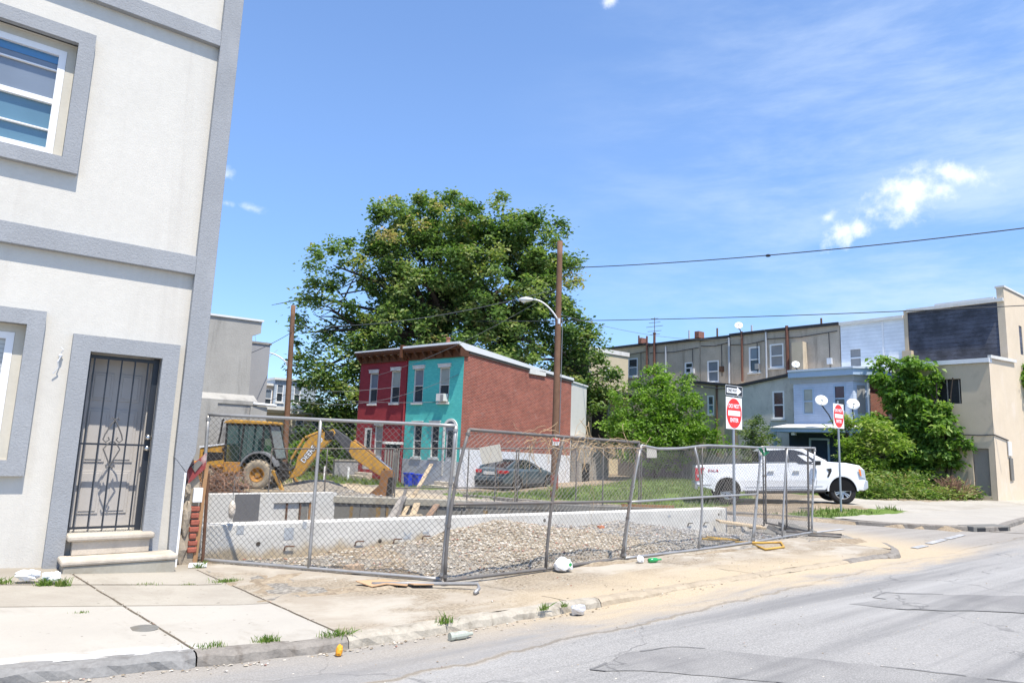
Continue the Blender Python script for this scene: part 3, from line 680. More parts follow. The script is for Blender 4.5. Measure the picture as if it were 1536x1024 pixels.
# loose boards in the pit
def plank(label, a, c_, w_, th, mt, up=(0,0,1)):
    t_ = MB().beam(a, c_, w_, th, up).build('plank', mt, bevel=.004); return tag(t_, label, 'plank')
plank('long pale board leaning out of the pit, higher end against the rear fence', (7.3,13.2,-.45), (9.55,15.3,1.05), .10, .03, lumber)
plank('pair of grey poles laid together leaning out of the pit under the long pale board', (7.05,12.6,-.3), (8.45,14.6,.55), .07, .05, galv_old)
plank('wide grey board lying steeply against the dark pit wall, left of the grey poles', (6.75,12.7,-.4), (8.1,14.1,.35), .16, .03, lumber_grey)
plank('short pale plank standing up from the pit with a cross piece over it', (7.15,12.3,-.3), (7.75,12.9,.31), .14, .035, lumber)
plank('small pale cross board lying over the short plank in the pit', (7.1,12.5,.10), (7.55,12.35,.12), .12, .04, lumber)
plank('brown plank slanting up to the right beside the short pale plank', (7.35,12.2,-.2), (8.25,12.9,.27), .13, .035, mat('brown_plank_wood', (.24,.16,.11), .9, .25, 4))

# stones: gravel of the heap and round the digger (too many to count)
def stones(name, pts, mt, seed):
    rg = random.Random(seed); b = MB(); tint = []
    for x, y, z, s in pts:
        a = rg.uniform(0, 6.28); sx, sy, sz = s*rg.uniform(.7,1.4), s*rg.uniform(.6,1), s*rg.uniform(.45,.8); ca, sa = math.cos(a), math.sin(a)
        vv = [(1,0,0),(.2,1,.1),(-1,.1,.2),(-.1,-1,0),(.15,.1,1),(.6,-.6,.7),(-.5,.5,.6)]
        v = []
        for p in vv:
            q = [c_*rg.uniform(.75,1.25) for c_ in p]; v.append((x + (q[0]*ca-q[1]*sa)*sx, y + (q[0]*sa+q[1]*ca)*sy, z + q[2]*sz))
        b.add(v, [(0,1,4),(0,5,4),(1,6,4),(1,2,6),(2,3,6),(6,3,4),(3,5,4),(3,0,5)]); tint += [rg.random()]*8
    o = b.build(name, mt, attr={'tint': tint}); return tag(o, kind='stuff')
def stonemat(name, ramp):
    m, t, bs = newmat(name); at = t.node('ShaderNodeAttribute'); at.attribute_name = 'tint'; cr = t.node('ShaderNodeValToRGB'); t.set(cr.inputs[0], at.outputs['Fac'])
    e = cr.color_ramp.elements; e[0].color = (*ramp[0][1], 1); e[1].color = (*ramp[-1][1], 1)
    for p, c in ramp[1:-1]: k = e.new(p); k.color = (*c, 1)
    t.set(bs.inputs['Base Color'], cr.outputs[0]); bs.inputs['Roughness'].default_value = .95; return m
pale_stone = stonemat('pale_gravel_stone', [(0,(.17,.125,.08)),(.3,(.29,.235,.165)),(.6,(.38,.335,.265)),(.92,(.52,.485,.42)),(1,(.28,.10,.06))])
grey_stone = stonemat('grey_gravel_stone', [(0,(.10,.10,.10)),(.4,(.22,.215,.21)),(.8,(.36,.35,.33)),(1,(.48,.46,.42))])
rg = random.Random(11); pa, pb = [], []
while len(pa) + len(pb) < 26000:
    x, y = rg.uniform(2.9, 14.4), rg.uniform(7.15, 9.72)
    if y < back(x)+.08: continue
    k = fb(x, y, .8); dens = .9 if x > 5.6 else .5 + .5*S((y-8.3)/.8)*0
    if y < 7.55 and x > 4.6: dens *= .5
    if rg.random() > dens: continue
    s = rg.choice((.006,.008,.010,.013,.017,.024)) * (1.2 if 5.8 < x < 9 else 1)
    (pb if x > 9.6 + .8*k and rg.random() < .8 or (8.3 < x and y > 9.25 and rg.random() < .8) else pa).append((x, y, height(x, y)+s*.15, s))
stones('gravel', pa, pale_stone, 1); stones('gravel', pb, grey_stone, 2)
pc = []
for _ in range(3200):
    x, y = rg.uniform(2.6, 15.0), rg.uniform(15.3, 26)
    if x > 7 and .6*x+.8*y < 16.8 or inside((x,y), STREET): continue
    s = rg.choice((.03,.04,.055)); pc.append((x, y, height(x, y)+s*.1, s))
stones('gravel', pc, grey_stone, 3)
pd = []
for _ in range(900):
    x = rg.uniform(2.6, 13.2); y = rg.uniform(5.45, back(x)); 
    if fb(x, y, .6) > .05: s = rg.choice((.006,.009,.013)); pd.append((x, y, s*.2, s))
for _ in range(350):
    x = rg.uniform(-2, 12); y = rg.uniform(2.2, 5.25); s = rg.choice((.005,.007,.010)); pd.append((x, y, -.085 + rise(x) + s*.2, s))
for _ in range(420):
    x = rg.gauss(2.8, 2.4); y = 5.36 - abs(rg.gauss(0, .05)); s = rg.choice((.004,.006,.009,.014)); pd.append((x, y, -.085 + rise(x) + .3*s + (.05 if x > 6.5 else 0), s))
for _ in range(260):
    k = rg.random(); x, y = ((1.06+.44*k, 9.0-3.48*k), (2.36+.3*k, 8.9-3.38*k), (-3.5+5.88*k, 9.0-1.07*k))[rg.randrange(3)]; s = rg.choice((.003,.005,.008)); pd.append((x+rg.gauss(0,.02), y+rg.gauss(0,.02), rise(x)+.004, s))
stones('pebbles', pd, pale_stone, 4)

# ================================================================ windows
def window(parent, O, u, n, w_, h, z0, frame, glass, glass2=None, depth=.10, fw_=.05, mid=.5, sill=None, hood=None, sill_w=.08, extra=(), name='window', sash=True):
    """sash window set into a hole: O = lower left corner of the hole on the wall face (world), u along, n outward"""
    O, u, n = Vector(O), Vector(u).normalized(), Vector(n).normalized(); z = Vector((0,0,1)); b = MB()
    C = lambda a, c_, d: O + u*a + z*c_ - n*d
    def bar(a0, a1, c0, c1, d0, d1): b.obox(C((a0+a1)/2, (c0+c1)/2, (d0+d1)/2), u, n, z, abs(a1-a0)/2, abs(d1-d0)/2, abs(c1-c0)/2)
    d0, d1 = depth-.05, depth+.02
    bar(.002, fw_, .002, h-.002, d0, d1); bar(w_-fw_, w_-.002, .002, h-.002, d0, d1); bar(fw_, w_-fw_, .002, fw_, d0, d1); bar(fw_, w_-fw_, h-fw_, h-.002, d0, d1)
    if mid: bar(fw_, w_-fw_, h*mid-fw_*.4, h*mid+fw_*.4, d0+.012, d1)
    for e in extra: bar(fw_, w_-fw_, h*e-.008, h*e+.008, d0+.02, d1)
    f = b.build(name, frame, parent, world=True)
    m_ = h*mid if mid else h-fw_
    def pane(c0, c1, gm, d):
        p = MB(); p.quad(C(fw_*.9, c0, d), C(w_-fw_*.9, c0, d), C(w_-fw_*.9, c1, d), C(fw_*.9, c1, d)); p.build('pane', gm, f, world=True)
    pane(fw_*.8, m_, glass, depth+.012); 
    if mid: pane(m_, h-fw_*.8, glass2 or glass, depth+.005)
    if sill:
        s = MB(); s.obox(C(w_/2, -.05, -.03), u, n, z, w_/2+sill_w, .05, .05); s.build('sill', sill, f, world=True)
    if hood:
        s = MB(); s.obox(C(w_/2, h+.075, -.02), u, n, z, w_/2+sill_w*1.2, .05, .075); s.obox(C(w_/2, h+.165, -.035), u, n, z, w_/2+sill_w*1.6, .06, .02); s.build('lintel', hood, f, world=True)
    return f

# ================================================================ stucco building on the left
B = thing('stucco_building', 'white stucco building with grey trim and a barred door, filling the left edge', 'building', (1.0, 9.2, 0))
FY, TY = 9.245, 9.16                      # wall face, trim face
U, NN = (1,0,0), (0,-1,0)
holes = [(1.03+9, 1.79+9, .44, 2.49), (-.62+9, .40+9, 1.24, 2.72), (-.62+9, .50+9, 4.70, 6.12), (-3.4+9, -2.3+9, 1.24, 2.72), (-3.4+9, -2.3+9, 4.70, 6.12)]
b = MB(); b.holed((-9, FY, -.1), U, NN, 11.22, 10.1, [(a,c,d+.1,e+.1) for a,c,d,e in holes], .30)
b.quad((2.22,FY,1.25),(2.22,20,1.25),(2.22,20,10),(2.22,FY,10)); b.quad((2.22,FY+.25,-.1),(2.22,20,-.1),(2.22,20,1.25),(2.22,FY+.25,1.25)); b.quad((-9,FY,10),(2.22,FY,10),(2.22,20,10),(-9,20,10)); b.quad((-9,20,-.1),(2.22,20,-.1),(2.22,20,10),(-9,20,10))
b.build('wall', stucco, B, world=True, fix=False)
box('band', trim_grey, B, -9, 2.05, TY, FY+.05, 3.59, 3.83, world=True, bevel=.006)
box('band', trim_grey, B, -9, 2.05, TY, FY+.05, 6.73, 6.95, world=True, bevel=.006)
b = MB(); b.prism([(2.05,1.30),(2.20,1.12),(2.285,1.36),(2.285,10),(2.05,10)], 'y', TY-.004, FY+.06); b.prism([(2.10,.02),(2.175,.02),(2.19,1.125),(2.055,1.295)], 'y', TY, FY+.06)
b.build('corner_pilaster', trim_grey, B, world=True, bevel=.006)
box('corner_bead', vinyl, B, 2.176, 2.20, TY-.012, FY+.1, .0, 1.12, world=True)
def surround(name, x0, x1, z0, z1, wd, bottom=True):
    b = MB(); b.box(x0-wd, x0, TY-.002, FY+.03, z0-(wd if bottom else 0), z1+wd); b.box(x1, x1+wd, TY-.002, FY+.03, z0-(wd if bottom else 0), z1+wd)
    b.box(x0, x1, TY-.002, FY+.03, z1, z1+wd)
    if bottom: b.box(x0, x1, TY-.002, FY+.03, z0-wd, z0)
    return b.build(name, trim_grey, B, world=True)
surround('door_surround', 1.03, 1.79, .02, 2.49, .185, False)
for a in ((-.62, .40, 1.24, 2.72), (-.62, .50, 4.70, 6.12), (-3.4,-2.3,1.24,2.72), (-3.4,-2.3,4.70,6.12)): surround('window_surround', a[0], a[1], a[2], a[3], .165)
rv = mat('beige_window_reveal', (.52,.49,.42), .9, .08)
def bigwin(x0, x1, z0, z1, g1, g2, ex, blind):
    fz = .09
    b = MB(); [b.box(*q) for q in ((x0+.001, x0+fz, FY+.06, FY+.2, z0+.001, z1-.001), (x1-fz, x1-.001, FY+.06, FY+.2, z0+.001, z1-.001), (x0+fz, x1-fz, FY+.06, FY+.2, z1-fz, z1-.001), (x0+fz, x1-fz, FY+.06, FY+.2, z0+.001, z0+fz))]
    b.build('window_casing', rv, B, world=True)
    return window(B, (x0+fz, FY, z0+.03), U, NN, x1-x0-2*fz, z1-z0-fz-.03, 0, vinyl, g1, g2, depth=.105, fw_=.075, mid=.5, extra=ex)
f = bigwin(-.62, .50, 4.70, 6.12, glass_teal, glass_grey, (.23, .80), None)
MB().quad((-.45, FY+.1035, 5.86), (.40, FY+.1035, 5.86), (.40, FY+.1035, 6.0), (-.45, FY+.1035, 6.0)).build('pane', glass_blue, f, world=True)  # sky reflection coloured in as a blue strip over the upper glass
bigwin(-.62, .40, 1.24, 2.72, glass_grey, glass_blind, (), None); bigwin(-3.4,-2.3,1.24,2.72, glass_grey, glass_blind, (), None); bigwin(-3.4,-2.3,4.70,6.12, glass_teal, glass_grey, (), None)
# front door behind the grille
DY = FY + .30
b = MB(); b.box(1.0, 1.82, DY, DY+.05, .40, 2.55)
dd = b.build('door', door_paint, B, world=True)
for x in (1.12, 1.42):
    for z0, z1 in ((.62,1.12),(1.22,1.85),(1.95,2.28)):
        q = MB(); q.box(x, x+.235, DY-.012, DY, z0, z1); q.box(x+.03, x+.205, DY-.020, DY-.012, z0+.03, z1-.03); q.build('door_panel', door_paint, dd, world=True, bevel=.006)
box('door_frame', door_paint, dd, 1.73, 1.788, DY-.10, DY-.001, .44, 2.489, world=True)
GY = FY + .07
b = MB(); [b.box(*q) for q in ((1.035,1.062,GY-.015,GY+.015,.47,2.48),(1.725,1.788,GY-.015,GY+.02,.44,2.488),(1.062,1.725,GY-.015,GY+.015,2.43,2.47),(1.062,1.725,GY-.012,GY+.012,.475,.50))]
gt = b.build('security_gate', black_iron, B, world=True)
for k in range(5):
    x = 1.10 + k*.142
    MB().box(x-.0075, x+.0075, GY-.008, GY+.008, .50, 2.43).build('gate_bar', black_iron, gt, world=True)
box('gate_rail', black_iron, gt, 1.062, 1.725, GY-.011, GY+.011, 1.425, 1.447, world=True)
iron_grey = mat('grey_scroll_iron', (.12,.115,.11), .5, .1)
def scroll(cx, cz, s):
    q = MB(); r = .0085
    for sg in (-1, 1):
        q.tube([(cx, GY-.012, cz+.20*s), (cx+sg*.03, GY-.012, cz+.15*s), (cx+sg*.085, GY-.012, cz+.03*s), (cx+sg*.10, GY-.012, cz-.03*s), (cx+sg*.07, GY-.012, cz-.06*s), (cx+sg*.035, GY-.012, cz-.03*s), (cx+sg*.05, GY-.012, cz-.0)], r, 5)
        q.tube([(cx+sg*.012, GY-.012, cz-.05*s), (cx+sg*.055, GY-.012, cz-.09*s), (cx+sg*.085, GY-.012, cz-.14*s), (cx+sg*.03, GY-.012, cz-.26*s), (cx, GY-.012, cz-.33*s)], r, 5)
        q.tube([(cx, GY-.012, cz+.20*s), (cx+sg*.03, GY-.012, cz+.23*s), (cx+sg*.045, GY-.012, cz+.20*s)], r, 5)
        q.tube([(cx, GY-.012, cz-.33*s), (cx+sg*.03, GY-.012, cz-.36*s), (cx+sg*.04, GY-.012, cz-.32*s)], r, 5)
    return q
scroll(1.385, 1.52, 1).build('gate_scroll', iron_grey, gt, world=True)
for z in (1.40, 1.53): MB().lathe([(0,-.055),(.022,-.055),(.03,-.04),(.03,-.01),(.036,0)], (1.752, GY-.016, z), (0,1,0), 16).build('gate_knob', chrome, gt, world=True, smooth=True)
st1 = MB().box(1.0, 2.10, 8.80, TY-.004, .0, .15).build('step', concrete_cap, B, world=True, bevel=.01)
MB().box(.97, 2.12, 8.78, TY-.004, .152, .215).build('step_tread', sandstone, st1, world=True, bevel=.022)
st2 = MB().box(1.09, 1.86, 9.08, FY+.28, .217, .37).build('step', sandstone, B, world=True, bevel=.008)
MB().box(1.03, 1.90, 9.03, FY+.28, .372, .44).build('step_tread', sandstone, st2, world=True, bevel=.022)
# stub of broken fitting beside the door
b = MB(); b.tube([(.76,FY,2.42),(.75,FY-.05,2.40),(.73,FY-.06,2.34),(.745,FY-.045,2.28),(.70,FY-.03,2.20)], .006, 5); b.ball((.75,FY-.03,2.41),.022,.03,.022,8,5); b.tube([(.75,FY-.03,2.44),(.77,FY-.05,2.48),(.745,FY-.04,2.51)],.005,5); b.build('broken_fitting', lamp_grey, B, world=True)
# torn brickwork at the foot of the corner
rg = random.Random(5)
brk = mat('torn_brick_face', (.30,.095,.065), .95, .35, 12, 40, .6, 40); mort = mat('crumbling_mortar', (.33,.28,.215), .98, .2, 8, 40, 1.0, 25)
b = MB(); b.prism([(2.20,0),(2.42,0),(2.43,.5),(2.40,1.02),(2.30,1.28),(2.20,1.12)], 'y', FY+.06, FY+.30); b.ball((2.26,FY+.06,.18),.07,.05,.2,9,6,.25,rg); b.ball((2.28,FY+.05,.55),.06,.05,.2,9,6,.25,rg); b.ball((2.26,FY+.05,.92),.05,.05,.1,9,6,.25,rg)
b.build('broken_masonry', mort, B, world=True)
for k in range(7):
    z = .14 + k*.083; w0 = 2.33 + rg.uniform(-.015,.02)
    MB().box(w0, 2.44+rg.uniform(-.02,.015), FY+.01+rg.uniform(0,.03), FY+.2, z, z+.066).build('broken_brick', brk, B, world=True, bevel=.014)
MB().prism([(2.22,1.14),(2.44,1.36),(2.44,1.17),(2.26,.98)], 'y', FY+.01, FY+.06).build('red_board', mat('flaking_red_board',(.25,.05,.05),.85,.25,6,stain=(.5,.45,.42),stain_amt=.8,ssc=4), B, world=True)
MB().prism([(2.27,1.19),(2.35,1.27),(2.40,1.24),(2.32,1.12)], 'y', FY-.002, FY+.01).build('grey_board', concrete_dark, B, world=True)
MB().box(2.33,2.44,FY+.0,FY+.05,.75,.93).build('white_block', vinyl, B, world=True, bevel=.01)

# ================================================================ chain link fences
def lerp(a, c_, t_): return Vector(a)*(1-t_) + Vector(c_)*t_
def poly_at(pl, t_):
    f = t_*(len(pl)-1); i = min(int(f), len(pl)-2); return lerp(pl[i], pl[i+1], f-i)
def mesh_wires(F, L, H, pitch, r):
    """two families of slanting wires over the panel F(u, v)"""
    b = MB(); k = -int(H/pitch)-1
    rg = random.Random(int(L*1000))
    while k*pitch < L + H:
        for sg in (1, -1):
            s0 = k*pitch; pts = []
            h0, h1 = 0., H
            if sg == 1: h0, h1 = max(0, -s0), min(H, L-s0)
            else: h0, h1 = max(0, s0-L), min(H, s0)
            if h1-h0 < .03: continue
            n = max(1, int((h1-h0)/.22))
            for i in range(n+1):
                h = h0+(h1-h0)*i/n; s = s0 + sg*h; q = F(min(1,max(0,s/L)), h/H); pts.append(q + Vector((rg.uniform(-.004,.004), rg.uniform(-.008,.008), rg.uniform(-.004,.004))))
            b.tube(pts, r, 3, caps=False)
        k += 1
    return b
def panel(label, bottom, middle, top, posts, midrail=False, group='chain link fence panels round the lot', pitch=.078, r=.0025, rail=.021, mt=None, mtw=None, rails=True, bottomrail=True, jit=True):
    mt = mt or galv; mtw = mtw or wire
    def F(u, v):
        B_, T_ = poly_at(bottom, u), poly_at(top, u)
        if middle:
            M_ = poly_at(middle, u)
            return B_*(2*(v-.5)*(v-1)) + M_*(-4*v*(v-1)) + T_*(2*v*(v-.5))
        return lerp(B_, T_, v)
    o = F(0, 0); p = thing('chain_link_fence', label, 'fence panel', (o.x, o.y, o.z), 0, group)
    L = sum((Vector(a)-Vector(c_)).length for a, c_ in zip(bottom, bottom[1:])); H = (F(.5,1)-F(.5,0)).length
    mesh_wires(lambda u, v: F(u, .012+.976*v), L, H, pitch, r).build('mesh', mtw, p, world=True, fix=False)
    us = [i/16 for i in range(17)]
    MB().tube([F(u, 1) for u in us], rail, 8).build('top_rail', mt, p, world=True, smooth=True)
    if bottomrail: MB().tube([F(u, 0) for u in us], rail, 8).build('bottom_rail', mt, p, world=True, smooth=True)
    if midrail: MB().tube([F(u, .49) for u in us], rail*.9, 8).build('middle_rail', mt, p, world=True, smooth=True)
    for u in posts:
        q = MB().tube([F(u, i/8) for i in range(9)], rail, 8).build('post', mt, p, world=True, smooth=True)
        if u in (0, 1):
            for v in (.03, .35, .62, .97):
                c_ = F(u, v); MB().tube([c_+Vector((0,0,-.018)), c_+Vector((0,0,.018))], rail*1.35, 8).build('clamp', mt, q, world=True)
    return p
panel('straight silver fence panel between the stucco building and the leaning ones', [(2.51,9.43,.035),(4.56,6.95,.035)], None, [(2.47,9.49,1.85),(4.61,6.88,1.81)], (0, .475, 1))
panel('bent leaning fence panel with tan dry vine along its sagging top rail', [(4.47,6.74,.06),(6.13,6.9,.035),(7.75,7.06,.035)], [(4.52,6.75,.92),(6.22,6.91,.89),(7.94,7.08,.86)], [(4.72,6.76,1.77),(6.41,6.93,1.745),(8.15,7.1,1.72)], (0, .5, 1), True, mt=galv_old)
panel('long fence panel with a dip in its top rail, right of the vine covered panel', [(7.82,7.07,.03),(9.70,7.18,.02),(11.48,7.29,.03)], [(7.95,7.08,.85),(9.82,7.19,.88),(11.69,7.3,.90)], [(8.19,7.09,1.68),(8.66,7.12,1.635),(9.25,7.15,1.66),(9.95,7.2,1.73),(10.9,7.25,1.74),(11.87,7.31,1.74)], (0, .51, 1), True, r=.0020)
panel('short looking fence panel in front of the pickup cab, over the yellow foot', [(11.55,7.3,.03),(14.32,7.67,.03)], [(11.73,7.32,.9),(14.45,7.69,.9)], [(11.93,7.35,1.755),(14.62,7.71,1.80)], (0, .45, 1), r=.0016, mtw=wire_old)
panel('narrow fence panel turning the corner towards the side street', [(14.32,7.67,.03),(15.16,9.25,.02)], None, [(14.35,7.66,1.80),(15.14,9.22,1.79)], (.06, .52, 1), mt=galv_old, mtw=wire_old, r=.0014)
dr = Vector((-.8,.6,0)); s = 0; o0 = Vector((15.16,9.3,0))
labs = ['rear fence panel behind the far right end of the long pale foundation wall', 'rear fence panel at the middle of the dark pit wall, beside a small beige board', 'rear fence panel in front of the parked sedan', 'rear fence panel in front of the turquoise and maroon houses']
spec = [(0, 2.95, (0,.5,1)), (3.0, 2.9, (0,.3,.52,1)), (5.95, 2.85, (0,.17,.40,1)), (8.85, 2.9, (0,.55,.62,1))]
for lb, (s0, L, ps) in zip(labs, spec):
    A, Bq = o0 + dr*s0, o0 + dr*(s0+L); tz = lambda s_: 1.78-.040*s_
    panel(lb, [(A.x,A.y,tz(s0)-1.83),(Bq.x,Bq.y,tz(s0+L)-1.83)], [(A.x,A.y,tz(s0)-.9),(Bq.x,Bq.y,tz(s0+L)-.9)], [(A.x,A.y,tz(s0)),(Bq.x,Bq.y,tz(s0+L))], ps, s0 == 5.95, mt=galv_old, mtw=wire_old, rail=.017, pitch=.085, r=.0017)
def board(label, c_, w_, h, tilt=0.):
    q = thing('blank_sign', label, 'sign', c_, math.atan2(-.6,.8)); 
    MB().obox((0,-.05,0), (1,0,tilt), (0,1,0), (-tilt,0,1), w_/2, .006, h/2).build('panel', beige_board, q)
    MB().box(-.012,.012,-.043,-.004,-h/2,h/2).build('fixing', galv_old, q); return q
board('blank beige board hung on the rear fence in front of the sedan', (9.90, 13.22, 1.38), .50, .40, .22)
board('small blank beige board on the rear fence behind the dipped panel', (12.98, 10.92, 1.56), .24, .24, .03)
# feet
def foot(label, pts, mt, r=.02):
    return tag(MB().tube(pts, r, 8).build('fence_stand', mt, smooth=True), label, 'fence stand', 'tubular stands under the fence panels')
foot('silver tubular fence foot sticking out over the pavement at the leaning panel', [(3.75,7.12,.025),(4.10,6.94,.03),(4.67,6.38,.07),(4.60,6.26,.05),(4.50,6.20,.022)], galv)
foot('yellow tubular fence foot lying flat on the pavement', [(11.2,7.45,.025),(11.62,7.18,.025),(12.05,7.05,.025),(11.50,6.68,.025),(10.88,6.66,.025),(11.25,7.12,.025)], yellow_steel)
foot('grey tubular fence foot at the right end of the street fence', [(14.05,8.1,.0),(14.25,7.85,.01),(14.75,7.25,.01),(14.35,7.08,.01),(13.85,7.5,.01)], galv_old)
foot('yellow tubular fence foot mostly inside the fence, beside the gravel', [(10.45,7.62,.10),(11.0,7.5,.08),(11.4,7.5,.04),(10.9,7.85,.08)], yellow_steel)
tag(MB().beam((2.44,9.30,0.0),(2.47,9.33,1.22),.05,.03,(0,1,0)).build('wooden_stake', lumber_orange), 'orange brown wooden stake at the foot of the stucco corner', 'stake')
tag(MB().tube([(2.55,9.36,.0),(2.52,9.40,1.1)], .02, 8).build('rusty_pipe', rust), 'rusty pipe standing beside the wooden stake', 'pipe')
rg = random.Random(3); b = MB()
for k in range(120):       # dry vine tangled on the sagging rail
    u = rg.uniform(.28,.98); q = Vector((4.72+3.43*u, 6.76+.34*u+rg.uniform(-.05,.05), 1.72+rg.uniform(-.12,.05))); pts = [q]
    d = Vector((rg.uniform(-1,1), rg.uniform(-.2,.2), rg.uniform(-.7,.4)))
    for i in range(6): d = (d + Vector((rg.uniform(-.6,.6), rg.uniform(-.25,.25), rg.uniform(-.65,.5)))).normalized(); pts.append(pts[-1] + d*rg.uniform(.03,.09))
    b.tube(pts, rg.uniform(.0015,.004), 4, caps=False)
for k in range(16):
    u = rg.uniform(.1,.7); q = Vector((4.7+3.43*u, 6.80+.34*u, 1.6)); pts = [q]
    for i in range(9): pts.append(pts[-1] + Vector((rg.uniform(-.05,.06), rg.uniform(-.02,.02), rg.uniform(-.16,-.05))))
    b.tube(pts, .0016, 3, caps=False)
tag(b.build('dry_vine', straw, fix=False), 'tan tangle of dead vine caught on the leaning fence panel', 'vine')

# ================================================================ houses
# --- the maroon and turquoise pair, local x = along the side wall, y = along the front (to the left)
HX, HZ = Vector((18.43, 27.09, -.55)), math.atan2(.2, .98)
hx, hy = Vector((math.cos(HZ), math.sin(HZ), 0)), Vector((-math.sin(HZ), math.cos(HZ), 0))
HW = lambda x, y, z: HX + hx*x + hy*y + Vector((0,0,z))
front_n, side_n = -hx, -hy
def rowhouse(name, label, y0, y1, fm, top, wins, doors, low=None):
    h = thing(name, label, 'house', HW(0, y0, 0), HZ)
    holes = [(y1-(a+w_), y1-a, z, z+hh) for a, w_, z, hh, *_ in wins+doors]   # seen from the street u runs right to left -> use u = -hy
    b = MB(); b.holed(HW(0, y1, 0), -hy, front_n, y1-y0, top, holes, .14); b.build('front_wall', fm, h, world=True, fix=False)
    for a, w_, z, hh, g1, g2 in wins: window(h, HW(0, a+w_, z), -hy, front_n, w_, hh, 0, dirty_white, g1, g2, depth=.08, fw_=.055, sill=dirty_white, hood=dirty_white if fm is brick_teal else dirty_white, sill_w=.06 if fm is brick_teal else .03)
    return h
T = rowhouse('turquoise_house', 'turquoise fronted brick house with a bare red brick side wall and white base', 0, 4.0, brick_teal, 6.5,
    [(2.80,.72,4.12,1.72,glass_dark,glass_grey),(.93,.72,4.12,1.72,glass_dark,glass_curtain),(2.70,.62,1.40,1.62,glass_dark,glass_dark),(1.46,.58,1.42,1.62,glass_dark,glass_dark)], [(.34,.66,.62,2.35)])
b = MB(); ins = .14
prof = [(0,1.92),(9,1.72),(9,6.02),(5.8,6.22),(0,6.62)]
b.add([HW(x, -.002, z) for x, z in prof], [(0,1,2,3,4)]); b.build('side_wall', brick_red, T, world=True, fix=False)
b = MB(); b.add([HW(x, -.02, z) for x, z in ((-.015,-.3),(9,-.3),(9,1.72),(0,1.92),(-.015,1.92))], [(0,1,2,3,4)]); b.add([HW(x, -.02+d, z) for d in (0,.02) for x, z in ((9,1.72),(0,1.92))],[(0,1,3,2)]); b.build('white_base', paint_white, T, world=True, fix=False)
MB().box(-.025,-.002,.0,4.0,-.3,1.30).build('front_base', paint_greyblue, T)
b = MB(); b.prism([(-.02,6.62),(5.8,6.22),(9.1,6.02),(9.1,6.16),(5.8,6.38),(-.5,6.98),(-.5,6.86)], 'y', -.10, 4.02); b.build('roof', roof_silver, T)
MB().prism([(.3,6.48),(5.8,6.10),(9.1,5.90),(9.1,6.01),(5.8,6.21),(.3,6.59)], 'y', -.06, -.004).build('roof_edge_board', mat('dark_eave_board',(.10,.085,.075),.8,.2), T)
MB().box(5.0,6.4,-.10,-.003,6.0,6.26).build('patch_board', dirty_white, T)
def cornice(h, y0, y1, face=-.5):
    b = MB(); b.box(face, .0, y0, y1, 6.74, 6.86); b.box(-.10, -.001, y0, y1, 6.30, 6.74); b.box(face+.08, -.10, y0, y1, 6.66, 6.74); b.build('cornice', cornice_brown, h)
    n = max(3, round((y1-y0)/.55))
    for k in range(n):
        y = y0 + .15 + k*(y1-y0-.3)/(n-1); MB().prism([(-.10,6.36),(-.16,6.36),(-.40,6.58),(-.40,6.66),(-.10,6.66)], 'y', y-.05, y+.05).build('bracket', cornice_dark, h)
    MB().box(face-.03, .05, y0-.02, y1+.02, 6.862, 6.91).build('gutter_edge', roof_silver, h)
cornice(T, .0, 3.9)
MB().box(-.34,.22,-.085,-.006,6.3,6.85).build('cornice_end', cornice_dark, T)
ac = MB().box(-.30,-.0,.98,1.5,4.16,4.52).build('air_conditioner', dirty_white, T)
for k in range(6): MB().box(-.306,-.301,1.0,1.2,4.2+k*.048,4.225+k*.048).build('grille_slat', lumber_grey, ac)
dr_ = MB().box(-.0,.06,.40,.94,.62,2.9).build('door', mat('white_storm_door',(.55,.56,.57),.5,.06), T); MB().box(-.012,-.001,.50,.84,1.5,2.75).build('pane', glass_dark, dr_)
b = MB(); n = 14
for k in range(n):
    a0, a1 = math.pi*k/n, math.pi*(k+1)/n
    for r0, r1 in ((.36,.48),): b.add([(d, .67+math.cos(a)*r, 2.85+math.sin(a)*r*1.0) for d in (-.05,-.001) for a, r in ((a0,r0),(a0,r1),(a1,r1),(a1,r0))], [(0,1,2,3),(4,5,6,7),(1,5,6,2),(0,4,7,3)])
b.box(-.05,-.001,.19,.31,.62,2.85); b.box(-.05,-.001,1.03,1.15,.62,2.85); b.build('door_arch', dirty_white, T)
MB().lathe([(0,.0),(.36,.0)], (-.006,.67,2.85), (-1,0,0), 24).build('fanlight', glass_grey, T)
for k in range(4): MB().box(-.38*(4-k)+.0, -.001, .15, 1.25, .16*k-.3+.002, .16*(k+1)-.3+.12*0).build('step', steps_conc, T, bevel=.01)
# chimneys on the ridge
ch = MB().box(1.0,1.6,2.2,2.8,6.5,7.25).build('chimney', brick_old, T); MB().lathe([(.10,0),(.12,.02),(.10,.3),(.14,.32),(.14,.36)],(1.3,2.5,7.25),(0,0,1),12).build('chimney_pot', mat('clay_chimney_pot',(.30,.13,.08),.9,.2), ch)
ch = MB().box(.9,1.25,3.3,3.7,6.5,7.2).build('chimney', dirty_white, T)
